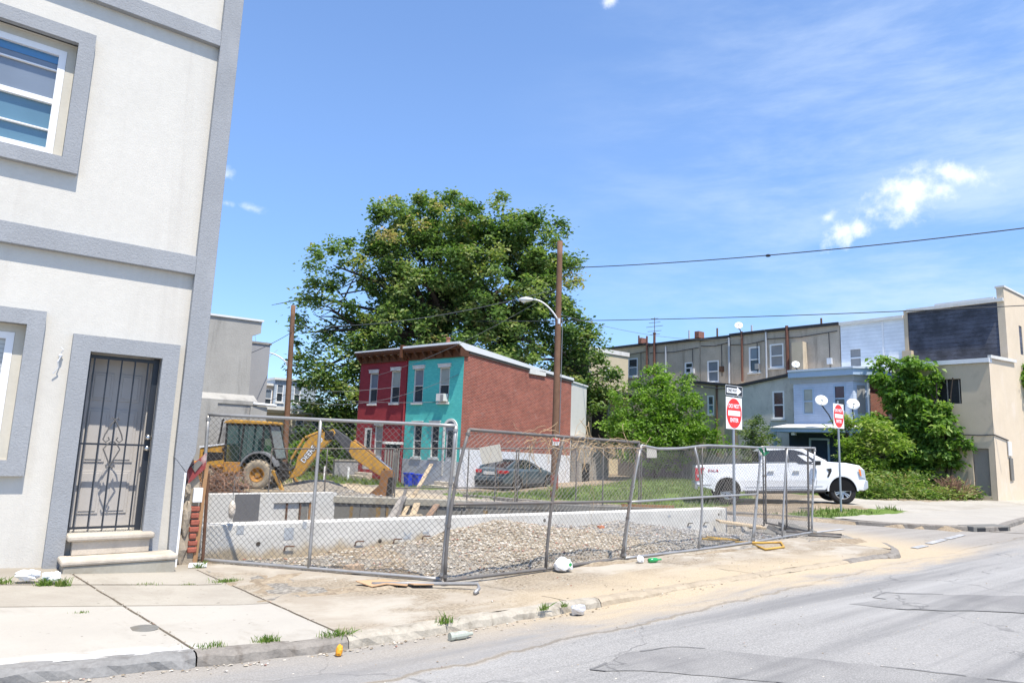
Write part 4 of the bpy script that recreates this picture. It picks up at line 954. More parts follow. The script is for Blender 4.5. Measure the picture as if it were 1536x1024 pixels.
# rear annexes
A_ = thing('house_annex', 'plain pale grey stucco annex behind the brick side wall, right of the wooden pole', 'annex', HW(9, 0, 0), HZ)
b = MB(); b.prism([(0.02,-.3),(1.62,-.3),(1.62,5.78),(0.02,5.92)], 'y', .02, 4); b.build('wall', mat('pale_grey_annex_stucco',(.50,.49,.46),.95,.06,1.2,20,.3,30,stain=(.38,.37,.34),stain_amt=.4), A_); MB().prism([(0.0,5.922),(1.7,5.782),(1.7,5.86),(0,6.0)], 'y', -.04, 4.05).build('roof', roof_silver, A_)
Sd = thing('garden_shed', 'low grey weathered wooden shed leaning against the pale grey annex', 'shed', HW(9.1,-.6,0), HZ)
b = MB(); b.prism([(0,-.3),(3.1,-.3),(3.1,2.35),(0,2.75)], 'y', 0, .56); b.build('wall', sidingmat('shed_boards', (.27,.245,.215), .17, 1.0, .2, .9, .5), Sd); MB().prism([(-.05,2.755),(3.3,2.355),(3.3,2.43),(-.05,2.83)], 'y', -.15, .56).build('roof', dirty_white, Sd)
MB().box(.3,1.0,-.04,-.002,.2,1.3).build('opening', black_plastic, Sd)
Mh = rowhouse('maroon_house', 'maroon painted brick row house with a brown cornice, left of the turquoise one', 4.0, 7.95, brick_maroon, 6.5,
    [(2.45+4-.05,.70,4.10,1.66,glass_dark,glass_grey),(.58+4,.72,4.12,1.70,glass_dark,glass_curtain),(1.72+4,.66,1.28,1.66,board_grey,board_grey)], [(2.62+4,.62,.62,2.2)])
MH = lambda *a: a
cornice(Mh, .12, 3.98, -.46)
MB().prism([(-.02,6.60),(9.1,6.02),(9.1,6.16),(-.46,6.94),(-.46,6.86)], 'y', .05, 4.0).build('roof', roof_silver, Mh)
MB().box(-.55,.02,-.04,.12,6.4,7.05).build('party_wall_cap', cornice_brown, Mh); MB().box(-.1,.6,-.25,.3,6.9,7.06).build('roof_hatch', dirty_white, Mh)
MB().tube([(-.06,.08,6.3),(-.06,.08,.0)], .045, 8).build('downpipe', brick_maroon, Mh)
b = MB(); b.box(0,.05,2.64,3.22,.62,2.8); d_ = b.build('door', dirty_white, Mh); MB().box(-.012,-.001,2.72,3.0,1.0,2.7).build('pane', glass_dark, d_)
for k in range(5): MB().box(-.34*(5-k), -.001, 2.35, 3.45, .16*k-.35+.002, .16*(k+1)-.35).build('step', steps_conc, Mh, bevel=.01)
b = MB(); b.box(.0,9,3.96,3.97,-.3,6.3); b.build('end_wall', brick_old, Mh)
for z, y in ((5.0,.5),(5.15,2.0),(3.05,2.5)): pass
MB().box(-.04,-.002,.2,2.6,3.05,3.12).build('string_course', brick_maroon, Mh)
# porch screen between the pair, low garden wall, bins
def local_thing(name, label, cat, x, y, z, group=None): return thing(name, label, cat, HW(x, y, z), HZ, group)
q = local_thing('porch_screen', 'grey slatted porch screen with a flat cap between the two coloured houses', 'screen', -.9, 3.75, 0)
for k in range(6): MB().box(-.5+k*.17,-.42+k*.17,-.03,.03,-.2,1.75).build('slat', lumber_grey, q)
MB().box(-.6,.55,-.12,.12,2.0,2.12).build('cap', dirty_white, q); MB().box(-.45,.4,-.05,.05,1.75,2.0).build('dark_box', black_plastic, q)
for (x, y, hgt, lb) in ((-1.0,2.35,.66,'left and nearer of the two bright blue bins by the turquoise house'), (-.75,1.95,.62,'right and farther of the two bright blue bins by the turquoise house')):
    q = local_thing('recycling_bin', lb, 'bin', x, y, .02, 'blue bins on the house steps')
    b = MB(); v = [(-.15,-.15,0),(.15,-.15,0),(.15,.15,0),(-.15,.15,0),(-.19,-.19,hgt),(.19,-.19,hgt),(.19,.19,hgt),(-.19,.19,hgt)]; b.add(v, [(0,1,5,4),(1,2,6,5),(2,3,7,6),(3,0,4,7),(3,2,1,0),(4,5,6,7)]); b.build('body', blue_plastic, q, bevel=.02)
    MB().box(-.205,.205,-.205,.205,hgt-.045,hgt-.002).build('rim', blue_plastic, q)
q = thing('garden_wall', 'low grey rendered garden wall in front of the maroon house', 'wall', (15.6, 34.6, -.5), R(-3)); MB().box(0,3.2,0,.25,-.1,.95).build('wall', stucco_mgrey, q); MB().box(-.04,3.24,-.04,.29,.952,1.02).build('coping', concrete_cap, q)
for x, y, lb, tl in ((11.3,34.4,'leaning white post nearest the digger bucket boom',.12),(14.5,33.3,'upright white post in the middle of the grass verge',0),(15.5,32.7,'upright white post right before the low garden wall',0)):
    tag(MB().tube([(x,y,-.55),(x+tl,y,.22)], .06, 8).build('white_post', vinyl), lb, 'post', 'white posts on the verge')
for x, y, h_, lb in ((15.6,37.6,1.1,'tall tan wooden post left of the digger arm'),(18.3,38.6,1.0,'tall tan wooden post under the digger arm'),(11.6,36.6,.6,'short tan wooden post nearest the wooden utility pole')):
    tag(MB().box(x-.07,x+.07,y-.07,y+.07,-.55,h_).build('wooden_stake', mat('tan_post_wood',(.46,.33,.17),.85,.15)), lb, 'post', 'wooden posts of an old fence')
tag(MB().beam((11,37.0,-.05),(20,38.8,.0),.06,.25).build('timber', lumber_grey), 'dark weathered rail joining the tan wooden posts', 'rail')

# --- grey buildings at the left
G1 = thing('grey_building', 'tall light grey stucco building with a stepped top, behind the digger', 'building', (8.0, 32, -.5))
b = MB(); b.prism([(-3,3.35),(9.98,3.35),(9.90,6.17),(10.27,6.32),(10.27,6.86),(-3,6.72)], 'y', 32.0, 35.5); b.build('wall', stucco_lgrey, G1, world=True)
b = MB(); b.prism([(-3,6.722),(10.34,6.862),(10.34,6.95),(-3,6.81)], 'y', 31.93, 35.5); b.build('parapet_cap', roof_silver, G1, world=True)
b = MB(); b.box(-3,10.62,31.4,35.4,-.6,3.0); b.build('lower_wall', stucco_dirty, G1, world=True)
b = MB(); b.prism([(31.35,2.95),(31.35,3.12),(31.99,3.42),(31.99,2.95)], 'x', -3, 10.2); b.build('ledge', stucco_lgrey, G1, world=True)
box('pilaster', stucco_lgrey, G1, 9.9, 10.64, 31.3, 31.4, -.6, 2.9, world=True); box('pilaster', stucco_lgrey, G1, 7.6, 8.5, 31.33, 31.4, -.6, 2.95, world=True)
MB().tube([(10.0,31.3,3.02),(11.0,31.2,2.98)], .07, 8).build('pipe_end', lamp_grey, G1, world=True)
G2 = thing('grey_building', 'narrow mid grey stucco block just right of the tall light grey one', 'building', (11, 36, -.5))
box('wall', stucco_mgrey, G2, 9.0, 12.1, 36, 41, -.6, 6.35, world=True); box('parapet_cap', lumber_grey, G2, 8.95, 12.16, 35.95, 41, 6.352, 6.46, world=True)
W1 = thing('distant_house', 'distant blue grey house with dormer windows left of the far utility pole', 'house', (17, 50, -.5))
def far_house(H, x0, x1, y, z1, fm, wins, depth=6, z0=-.6, sl=.0):
    b = MB(); b.holed((x0,y,z0), (1,0,0), (0,-1,0), x1-x0, z1-z0, [(a-x0,a-x0+w_,z-z0,z-z0+h) for a,w_,z,h in wins], .12)
    b.quad((x1,y,z0),(x1,y+depth,z0),(x1,y+depth,z1),(x1,y,z1)); b.quad((x0,y,z0),(x0,y+depth,z0),(x0,y+depth,z1),(x0,y,z1)); b.quad((x0,y,z1),(x1,y,z1),(x1,y+depth,z1),(x0,y+depth,z1)); b.build('wall', fm, H, world=True, fix=False)
    for a,w_,z,h in wins: window(H, (a,y,z), (1,0,0), (0,-1,0), w_, h, 0, vinyl, glass_dark, glass_grey, sill=dirty_white, depth=.06)
    box('cornice', dirty_white, H, x0-.1, x1+.1, y-.15, y+depth, z1+.002, z1+.16, world=True)
far_house(W1, 14.5, 17.3, 50, 5.25, stucco_greybrown, [(16.75,.5,3.6,1.4),(15.6,.5,3.6,1.4)]); 
W2 = thing('distant_house', 'distant slate blue house half hidden by the far utility pole and tree', 'house', (18, 50, -.5)); far_house(W2, 17.32, 20.5, 49.8, 5.7, siding_grey, [(17.5,.5,4.1,1.3),(18.8,.5,4.1,1.3)])
W3 = thing('distant_house', 'pale cream rendered house wall behind the far utility pole and under the tree', 'house', (17, 44, -.5))
far_house(W3, 14.6, 17.9, 44, 3.1, stucco_beige, [(16.9,.55,2.0,.8)]); box('porch_roof', dirty_white, W3, 14.4, 16.2, 43.2, 44, 3.27, 3.5, world=True)
W4 = thing('distant_house', 'cream house wall with a dark window under the big tree, left of the maroon house', 'house', (20, 47, -.5)); far_house(W4, 18.4, 26.0, 46.5, 3.6, stucco_beige, [(19.0,.9,1.4,1.6),(21.2,.9,1.4,1.6)])

# --- the row at the right (rear walls face -x)
XR = 38.4
row_pitch = []
def rw(name, label, y0, y1, z1, fm, wins, xf=XR, depth=8, cap=roof_black, z0=-.3, cat='house', frame=vinyl, z1b=None, sideN=True):
    """wall facing -x between y0 (right) and y1 (left)"""
    h = thing(name, label, cat, (xf, (y0+y1)/2, 0)); z1b = z1b or z1
    b = MB(); b.holed((xf, y1, z0), (0,-1,0), (-1,0,0), y1-y0, min(z1,z1b)-z0, [(y1-c_, y1-a, z-z0, zz-z0) for a, c_, z, zz, *_ in wins], .12)
    if abs(z1-z1b) > .01: m0 = min(z1,z1b); b.add([(xf,y1,m0),(xf,y0,m0),(xf,y0,z1),(xf,y1,z1b)], [(0,1,2,3)])
    for y in (y0, y1): b.quad((xf,y,z0),(xf+depth,y,z0),(xf+depth,y,z1 if y==y0 else z1b),(xf,y,z1 if y==y0 else z1b))
    b.add([(xf,y0,z1),(xf+depth,y0,z1),(xf+depth,y1,z1b),(xf,y1,z1b)], [(0,1,2,3)]); b.build('wall', fm, h, world=True, fix=False)
    b = MB(); b.add([(xf+dx, y, (z1 if y==y0 else z1b)+dz) for dx in (-.16,.4) for y in (y0,y1) for dz in (.003,.16)], [(0,2,3,1),(4,5,7,6),(0,1,5,4),(2,6,7,3),(0,4,6,2),(1,3,7,5)]); b.build('roof_edge', cap, h, world=True)
    for a, c_, z, zz, g1, g2 in wins: window(h, (xf, c_, z), (0,-1,0), (-1,0,0), c_-a, zz-z, 0, frame, g1, g2, depth=.05, fw_=.09, sill=dirty_white if frame is vinyl else None)
    return h
def pipe(h, y, z0, z1, x=XR-.10, r=.07, mt=pipe_rust): MB().tube([(x,y,z0),(x,y,z1)], r, 8).build('downpipe', mt, h, world=True)
r1 = rw('row_house', 'grey brown rear wall with a boarded window and chimney box, next to white siding', 18.6, 23.2, 9.12, stucco_greybrown, [(22.05,22.97,6.92,8.40,board_grey,board_grey)], z1b=9.18)
pipe(r1, 21.75, 6.5, 9.42, r=.10); box('chimney_box', stucco_tan, r1, 20.1, 20.9, 0,0,0,0, world=True) if False else MB().box(XR-.5,XR-.002,20.55,21.25,6.6,8.3).build('chimney_box', stucco_tan, r1, world=True)
pipe(r1, 23.15, 6.3, 9.2, mt=pipe_grey, r=.06)
r2 = rw('row_house', 'grey brown rear wall with one white framed window between two pipes', 23.25, 25.75, 9.18, stucco_greybrown, [(23.65,24.42,6.72,8.36,glass_dark,glass_grey)])
pipe(r2, 24.85, 6.2, 9.4); 
r3 = rw('row_house', 'dark grey rendered rear wall with a white window left of the one way sign', 25.8, 28.1, 9.10, stucco_greybrown, [(26.65,27.55,6.25,7.70,glass_grey,glass_grey)]); pipe(r3, 25.80, 5, 9.1, mt=pipe_grey, r=.07)
r4 = rw('row_house', 'dark grey rear wall with a small square window above the bushy tree', 28.15, 32.6, 9.16, stucco_greybrown, [(28.7,29.4,6.95,7.72,glass_dark,glass_dark)]); pipe(r4, 30.97, 6, 9.0, mt=pipe_grey, r=.06); MB().box(XR-.3,XR+.3,28.0,28.35,9.3,9.75).build('chimney', brick_old, r4, world=True)
r5 = rw('row_house', 'tan rear wall at the far left end of the row, with one window', 32.65, 37.2, 9.25, stucco_tan, [(33.65,34.6,7.0,8.38,glass_dark,glass_dark),(32.75,32.1+1.4,7.2,8.1,glass_dark,glass_dark)] if False else [(33.65,34.6,7.0,8.38,glass_dark,glass_dark)]); pipe(r5, 32.0+.7, 7.2, 9.9); MB().box(XR-.3,XR+.3,33.05,33.35,9.4,9.8).build('chimney', brick_old, r5, world=True)
r6 = rw('row_house', 'upper wall of white horizontal siding with one grey blind window', 15.15, 18.55, 9.08, siding_white, [(17.38,18.13,6.6,7.74,board_grey,board_grey)], cap=dirty_white, frame=siding_white); MB().box(XR-.05,XR-.002,16.2,16.28,6.5,9.05).build('corner_trim', vinyl, r6, world=True)
MB().box(XR-.3,XR,14.75,15.2,6.0,7.3).build('chimney_stub', stucco_tan, r6, world=True)
shing = sidingmat('dark_slate_shingles', (.055,.062,.085), .21, 1.0, .45, .75, .25, wob=.16)
r7 = rw('row_house', 'upper wall of dark slate coloured shingles beside the tan gable wall', 10.62, 14.95, 9.36, shing, [], cap=dirty_white); MB().box(XR-.06,XR-.002,14.95,15.13,6.4,9.5).build('corner_post', stucco_tan, r7, world=True); MB().box(XR-.12,XR+.2,11.0,13.6,9.37,9.62).build('flashing', roof_silver, r7, world=True)
b = MB(); rg = random.Random(4)
# tall tan end wall along the street
r8 = thing('end_wall', 'tall tan rendered end wall with a stepped top at the right edge', 'building', (XR, 10.3, 0))
b = MB(); b.holed((XR-.02, 10.6, -.3), (1,0,0), (0,-1,0), 14, 10.3, [(1.9,2.35,7.3,8.75),(5,5.6,7.3,8.75)], .2); b.quad((XR-.02,10.6,-.3),(XR-.02,10.9,-.3),(XR-.02,10.9,10.05),(XR-.02,10.6,10.05)); b.box(XR+.6,XR+14,10.95,16,-.3,9.0); b.quad((XR-.02,10.6,10.0),(XR+14,10.6,10.0),(XR+14,10.9,10.0),(XR-.02,10.9,10.0)); b.build('wall', stucco_cream, r8, world=True, fix=False)
box('coping', dirty_white, r8, XR-.06, XR+14, 10.55, 10.95, 10.05, 10.14, world=True)
for a in (1.9, 5): box('pane', glass_dark, r8, XR-.02+a, XR-.02+a+.6, 10.78, 10.79, 7.0, 8.45, world=True)
# low tan ell with vines
lo = thing('low_tan_building', 'low tan rendered building with a grey door, overgrown with vines', 'building', (36, 11, 0))
b = MB(); b.holed((36, 14.9, -.3), (0,-1,0), (-1,0,0), 4.2, 6.45, [(14.9-13.5,14.9-11.87,4.62,5.78),(14.9-11.58,14.9-10.93,.5,2.58)], .25)
b.quad((36,10.7,-.3),(XR+.6,10.55,-.3),(XR+.6,10.55,6.4),(36,10.7,6.3)); b.quad((36,14.9,-.3),(XR,14.9,-.3),(XR,14.9,6.1),(36,14.9,6.1)); b.quad((36,10.7,6.15),(36,14.9,6.15),(XR,14.9,6.15),(XR,10.7,6.15)); b.build('wall', stucco_tan, lo, world=True, fix=False)
b = MB(); b.add([(36-.004,10.69,-.3),(38.95,10.535,-.3),(38.95,10.535,6.42),(36-.004,10.69,6.32)],[(0,1,2,3)]); b.build('street_side_wall', stucco_cream, lo, world=True, fix=False)
box('roof_edge', roof_silver, lo, 35.9, 36.3, 10.66, 14.95, 6.16, 6.36, world=True); MB().beam((36,10.66,6.42),(38.95,10.5,6.5),.14,.14).build('coping', dirty_white, lo, world=True)
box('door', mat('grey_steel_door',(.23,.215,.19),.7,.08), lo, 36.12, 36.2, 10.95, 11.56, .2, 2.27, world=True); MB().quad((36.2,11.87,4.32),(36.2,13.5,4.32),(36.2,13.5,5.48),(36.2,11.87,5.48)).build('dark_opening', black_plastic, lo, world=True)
for k in range(3): MB().box(36.08,36.12,11.95+k*.5,11.99+k*.5,4.34,5.46).build('mullion', lumber_grey, lo, world=True)
MB().tube([(35.95,12.2,2.9),(35.95,11.2,2.86),(35.97,10.66,2.9),(37.5,10.58,2.7)], .025, 6).build('cable_run', cable, lo, world=True)
box('side_window', dirty_white, lo, 37.35,37.8,10.55,10.59,2.0,2.65, world=True); box('side_window', concrete_dark, lo, 37.45,37.85,10.55,10.59,.9,1.9, world=True)
for i, hh in enumerate((r1, r2, r3, r4, r5)):
    ya, yb = (18.7, 23.3, 25.9, 28.2, 32.8)[i], (23.1, 25.7, 28.0, 32.5, 37.0)[i]; zz_ = 8.75 - .12*(i % 2)
    MB().tube([(XR-.05, yb, zz_), (XR-.06, (ya+yb)/2, zz_-.10), (XR-.05, ya, zz_+.03)], .022, 5).build('cable_run', cable, hh, world=True)
    MB().tube([(XR-.05, ya+.5, zz_), (XR-.05, ya+.48, 6.6)], .02, 5).build('cable_run', cable, hh, world=True)
    MB().box(XR-.16, XR-.002, ya+.35, ya+.62, 6.9, 7.25).build('meter_box', (lamp_grey, board_grey, rust, lamp_grey, board_grey)[i], hh, world=True)
    MB().tube([(XR+.5, ya+1.2, 9.0), (XR+.5, ya+1.2, 9.75+.1*i)], .06, 8).build('vent_stack', (rust, pipe_grey, rust, pipe_grey, rust)[i], hh, world=True)
# grey ell, tan ell, beige ell
e1 = rw('grey_ell', 'rough grey two storey rear wing with a tall narrow window beside the pale blue house', 20.0, 24.0, 6.2, stucco_grey, [(20.98,21.72,3.70,5.30,glass_dark,glass_maroon)], xf=36.5, depth=2, z1b=5.62, cat='house wing')
e2 = rw('tan_ell', 'tan rendered rear wing with a brown pipe behind the one way sign', 24.05, 27.4, 5.65, stucco_tan, [(25.7,26.2,4.0,5.2,glass_teal,glass_dark)], xf=36.5, depth=2, z1b=6.05, cat='house wing'); pipe(e2, 25.45, -.2, 5.8, x=36.42, r=.06, mt=rust); pipe(e2, 24.2, -.2, 5.5, x=36.42, r=.05, mt=mat('brown_pipe',(.18,.10,.06),.8,.2))
MB().tube([(36.35,27.3,5.9),(36.35,25.4,5.6),(36.35,24.1,5.55)], .03, 6).build('cable_run', cable, e2, world=True)
e3 = thing('beige_ell', 'sunlit beige rendered house wing with a white parapet beside the big tree', 'house wing', (35, 33.5, 0))
b = MB(); b.holed((33.2,33.5,-.3),(1,0,0),(0,-1,0),4.0,8.6,[(1.65,2.1,6.75,7.6)],.1); b.quad((33.2,33.5,-.3),(33.2,37,-.3),(33.2,37,8.3),(33.2,33.5,8.3)); b.quad((33.2,33.5,8.3),(37.2,33.5,8.3),(37.2,37,8.3),(33.2,37,8.3)); b.build('wall', stucco_beige, e3, world=True, fix=False)
box('parapet', dirty_white, e3, 33.1, 37.25, 33.42, 37, 8.302, 8.6, world=True); window(e3, (34.85,33.5,6.45), (1,0,0), (0,-1,0), .45, .85, 0, vinyl, glass_dark, depth=.05)
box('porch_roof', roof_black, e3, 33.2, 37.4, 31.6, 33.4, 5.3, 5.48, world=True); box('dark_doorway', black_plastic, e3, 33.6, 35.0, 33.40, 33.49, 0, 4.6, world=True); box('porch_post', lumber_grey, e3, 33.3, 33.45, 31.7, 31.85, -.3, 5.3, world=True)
# pale blue house with its dark porch
bl = thing('blue_house', 'pale blue sided house with a bay corner, flat cornice and dark porch, behind the pickup', 'house', (35.5, 18, 0))
X0 = 35.5
b = MB(); b.holed((X0,19.85,2.6),(0,-1,0),(-1,0,0),3.25,3.25,[(19.85-19.33,19.85-18.70,3.86-2.6,5.28-2.6),(19.85-17.62,19.85-16.98,3.98-2.6,5.38-2.6)],.08)
b.add([(X0,16.6,2.6),(X0+.55,16.12,2.6),(X0+.55,16.12,5.85),(X0,16.6,5.85)],[(0,1,2,3)]); b.quad((X0,19.85,2.6),(X0+3,19.85,2.6),(X0+3,19.85,5.85),(X0,19.85,5.85)); b.build('wall', siding_blue, bl, world=True, fix=False)
for a, w_, z, h in ((19.33,.63,3.86,1.42),(17.62,.64,3.98,1.40)): window(bl, (X0,a,z),(0,-1,0),(-1,0,0), w_, h, 0, trim_blue, glass_curtain if a > 19 else glass_dark, glass_curtain if a > 19 else glass_maroon, depth=.03, fw_=.07)
b = MB(); b.add([(X0+.13,16.47,3.9),(X0+.43,16.2,3.9),(X0+.43,16.2,5.35),(X0+.13,16.47,5.35)],[(0,1,2,3)]); b.v = [(x-.012, y-.012, z) for x, y, z in b.v]; b.build('corner_window', board_grey, bl, world=True)
MB().box(X0+.53,X0+.66,16.05,16.15,2.6,5.6).build('corner_board', vinyl, bl, world=True)
MB().quad((X0+.66,16.15,-.2),(X0+3,16.15,-.2),(X0+3,16.15,5.7),(X0+.66,16.15,5.5)).build('brick_side_wall', brick_old, bl, world=True)
def ring(z0, z1, o, nm, mt):
    pl = [(X0-o,20.0),(X0-o,16.55-o*.4),(X0+.5,16.05-o),(X0+3.1,16.05-o),(X0+3.1,20.0)]; MB().prism(pl, 'z', z0, z1).build(nm, mt, bl, world=True)
ring(5.56, 5.86, .06, 'frieze', mat('weathered_cornice',(.34,.36,.38),.8,.12,4)); ring(5.862, 6.18, .28, 'cornice', trim_blue); ring(6.182, 6.28, .36, 'roof_edge', mat('pale_blue_roof_edge',(.52,.58,.66),.6,.06))
PX = 33.8
MB().prism([(PX-.1,2.86),(PX-.1,3.04),(X0,3.3),(X0,2.86)], 'y', 15.7, 20.15).build('porch_roof', trim_blue, bl, world=True); MB().prism([(PX-.16,3.042),(PX-.16,3.10),(X0,3.36),(X0,3.302)], 'y', 15.6, 20.2).build('porch_roof_edge', dirty_white, bl, world=True)
box('porch_wall', porch_navy, bl, X0-.3, X0, 15.9, 20.0, -.2, 2.86, world=True); box('porch_corner_boards', lumber_grey, bl, X0-.31, X0+2.9, 15.86, 15.9, -.2, 3.0, world=True)
for y in (16.0, 20.0): box('porch_post', trim_blue, bl, PX-.05, PX+.07, y-.06, y+.06, -.2, 2.86, world=True)
window(bl, (X0-.31,18.85,1.3),(0,-1,0),(-1,0,0), 1.1, 1.3, 0, trim_blue, glass_grey, None, depth=.0, fw_=.10, mid=0); window(bl, (X0-.31,17.3,.3),(0,-1,0),(-1,0,0), 1.0, 2.3, 0, porch_navy, glass_dark, None, depth=.0, fw_=.12, mid=0)
box('fascia_light', dirty_white, bl, PX+.02, PX+.2, 18.9, 19.1, 2.7, 2.85, world=True)
q = thing('board_fence', 'grey weathered board fence with a rail behind the pickup hood', 'fence', (33, 17, 0))
for k in range(16): MB().box(32.9,32.94,15.6+k*.28,15.85+k*.28,-.2,1.0+.12*math.sin(k*2.3)).build('board', lumber_grey, q, world=True)
for y in (15.6, 17.9, 20.0): MB().box(32.95,33.07,y-.06,y+.06,-.2,2.0).build('post', lumber, q, world=True)
MB().box(32.85,32.898,15.5,20.1,.75,.9).build('rail', lumber, q, world=True)
q = thing('board_fence', 'long dark weathered board fence behind the bushy tree and pickup bed', 'fence', (33.9, 25.5, 0))
for k in range(38): MB().box(33.88,33.92,20.3+k*.29,20.57+k*.29,-.3,1.45+.10*math.sin(k*1.7)).build('board', lumber_grey, q, world=True)
for y in (20.35, 23.2, 26.1, 29.0, 31.3): MB().box(33.93,34.05,y-.06,y+.06,-.3,1.7).build('post', lumber_grey, q, world=True)
# dishes, aerial
def dish(label, c_, face, r, arm_to):
    q = thing('satellite_dish', label, 'dish', c_, 0, 'satellite dishes on the houses'); f = Vector(face).normalized()
    MB().lathe([(0,0),(r*.5,.02*r/.3),(r,.085*r/.3),(r,.10*r/.3),(r*.5,.035*r/.3),(0,.015)], (0,0,0), f, 20).build('reflector', dish_white, q, smooth=True)
    a = Vector(arm_to)-Vector(c_); MB().tube([-f*.02, -f*.12+Vector((0,0,-.08)), a*.6+Vector((0,0,.05)), a], .03, 6).build('mast', cable, q)
    e = f*r*1.1 + Vector((0,0,-r*.35)); MB().tube([Vector((0,0,-r*.95))+f*.06, e], .015, 6).build('feed_arm', cable_grey, q); MB().ball(e, .05,.05,.06,8,6).build('feed_horn', lamp_grey, q)
dish('white satellite dish on the porch roof between the two blue house windows', (33.85,17.45,4.42), (-.75,-.55,.45), .30, (34.3,17.05,3.2))
dish('white satellite dish at the right end of the porch roof', (33.9,15.9,4.2), (-.75,-.55,.45), .30, (34.4,16.1,3.2))
dish('small white dish on the roof edge above the two pipe window wall', (XR-.2,25.0,9.75), (-.75,-.55,.45), .26, (XR-.1,24.9,9.3))
dish('small white dish above the blue house roof, below the chimney box', (36.6,20.3,6.75), (-.75,-.55,.45), .22, (36.8,20.2,6.2))
q = thing('tv_aerial', 'thin old television aerial standing over the left end of the row', 'aerial', (39.5, 33.0, 9.2))
MB().tube([(0,0,0),(0,0,2.3)], .03, 6).build('mast', cable_grey, q)
for z, l in ((1.0,.5),(1.25,.65),(1.6,.8),(1.9,.55),(2.2,.35)): MB().tube([(.0,-l,z),(0,l,z+.04)], .02, 5).build('rod', cable_grey, q)
q = thing('vent_pipe', 'thin rust red vent pipe rising over the far left end of the row', 'pipe', (XR-.1, 32.0, 7)); MB().tube([(0,0,0),(0,0,3)], .09, 8).build('pipe', pipe_rust, q); MB().tube([(0,0,3.0),(0,0,3.08)], .12, 8).build('cap', rust, q)

# ================================================================ vehicles
car_white = mat('white_car_paint', (.74, .75, .76), .25, .02, spec=.5, coat=.6)
car_glass = glassmat('tinted_car_glass', (.015, .018, .022), .04)
tyre_m = mat('tyre_rubber', (.022, .022, .023), .85, .2, 8)
rim_m = mat('alloy_wheel', (.50, .51, .52), .3, .08, metal=.7)
dark_trim = mat('dark_plastic_trim', (.02, .021, .023), .6, .1)
red_lens = mat('red_tail_lens', (.45, .015, .02), .2, .1, spec=.6, coat=.5)
clear_lens = mat('clear_headlamp_lens', (.42, .45, .48), .12, .1, spec=.7, coat=.6)
amber_lens = mat('amber_lens', (.75, .20, .02), .25, .05, spec=.6)
def wheel(parent, c, r, w_, spokes=6, name='wheel', tyre=None, rim=None, rimr=.62, dish=.02):
    """c = centre of the outer face, outer face towards -y"""
    wl = MB().lathe([(r*rimr,.0),(r*.80,-.012),(r*.93,.0),(r,.035),(r,w_-.035),(r*.93,w_),(r*.6,w_)], c, (0,1,0), 32).build(name, tyre or tyre_m, parent, smooth=True)
    b = MB(); b.lathe([(r*rimr+.004,.004),(r*rimr-.02,-.004),(r*rimr-.035,.03),(r*rimr-.05,.11),(.0,.12)], c, (0,1,0), 32)
    for k in range(spokes):
        a = 2*math.pi*k/spokes+.3; ca, sa = math.cos(a), math.sin(a); cc = Vector(c); L = r*rimr-.02
        u_ = Vector((ca,0,sa)); v_ = Vector((-sa,0,ca))
        for s in (-1,1): b.add([cc+u_*.03+v_*s*.025+Vector((0,dish,0)), cc+u_*L+v_*s*.055+Vector((0,0,0)), cc+u_*L+v_*s*.015, cc+u_*.05+v_*s*.004+Vector((0,dish,0)), cc+u_*.03+v_*s*.025+Vector((0,.1,0)), cc+u_*L+v_*s*.055+Vector((0,.1,0)), cc+u_*L+v_*s*.015+Vector((0,.1,0)), cc+u_*.05+v_*s*.004+Vector((0,.1,0))], [(0,1,2,3),(0,4,5,1),(2,6,7,3),(1,5,6,2)])
    b.lathe([(0,dish-.005),(.05,dish-.005),(.06,dish+.03)], c, (0,1,0), 14); b.build('rim', rim or rim_m, wl)
    MB().lathe([(0,.09),(r*rimr*.8,.09)], c, (0,1,0), 20).build('brake_disc', dark_trim, wl)
    return wl
# --- white pickup: x forward, near side at y = 0
P0 = (20.87, 14.13, -.11); ang = R(-50)
TK = thing('pickup_truck', 'white four door pickup parked side on beyond the fence corner', 'pickup truck', P0, ang); TK.rotation_euler = (0, R(-3.0), ang); WM[TK.name] = Matrix.Translation(P0) @ TK.rotation_euler.to_matrix().to_4x4()
WB, WR = 4.02, .42; FXc = WB
def arch(cx, r, z0, n=12, cz=.44): 
    return [(cx + r*math.cos(a), cz + r*math.sin(a)) for a in [math.pi - math.pi*k/n for k in range(n+1)]]
prof = [(-1.28,.62),(-.62,.50)] + [(-.56,.46)] + arch(0,.485,.43)[1:-1] + [(.56,.44),(.60,.44),(WB-.60,.46)] + arch(WB,.485,.43)[1:-1] + [(WB+.54,.46),(WB+.78,.44),(WB+.93,.52),(WB+.95,.82),(WB+.90,1.13),(WB+.70,1.27),(WB+.2,1.36),(WB-.42,1.40),(1.30,1.37),(-1.24,1.34),(-1.31,1.30),(-1.33,.80)]
W_ = 2.0
b = MB(); n = len(prof)
# skin with a slight tumblehome: sections across the width
secs = [(.0,.97),(.0,1.0),(W_,1.0),(W_,.97)]
def ring(y, inset): 
    out = []
    for x, z in prof:
        yy = y + (inset if y < 1 else -inset)*S((z-.75)/.7); out.append((x, yy, z))
    return out
b.add(ring(0, .07) + ring(W_, .07), [tuple(range(n))[::-1], tuple(range(n, 2*n))] + [(i, (i+1)%n, (i+1)%n+n, i+n) for i in range(n)])
body = b.build('body', car_white, TK, bevel=.035)
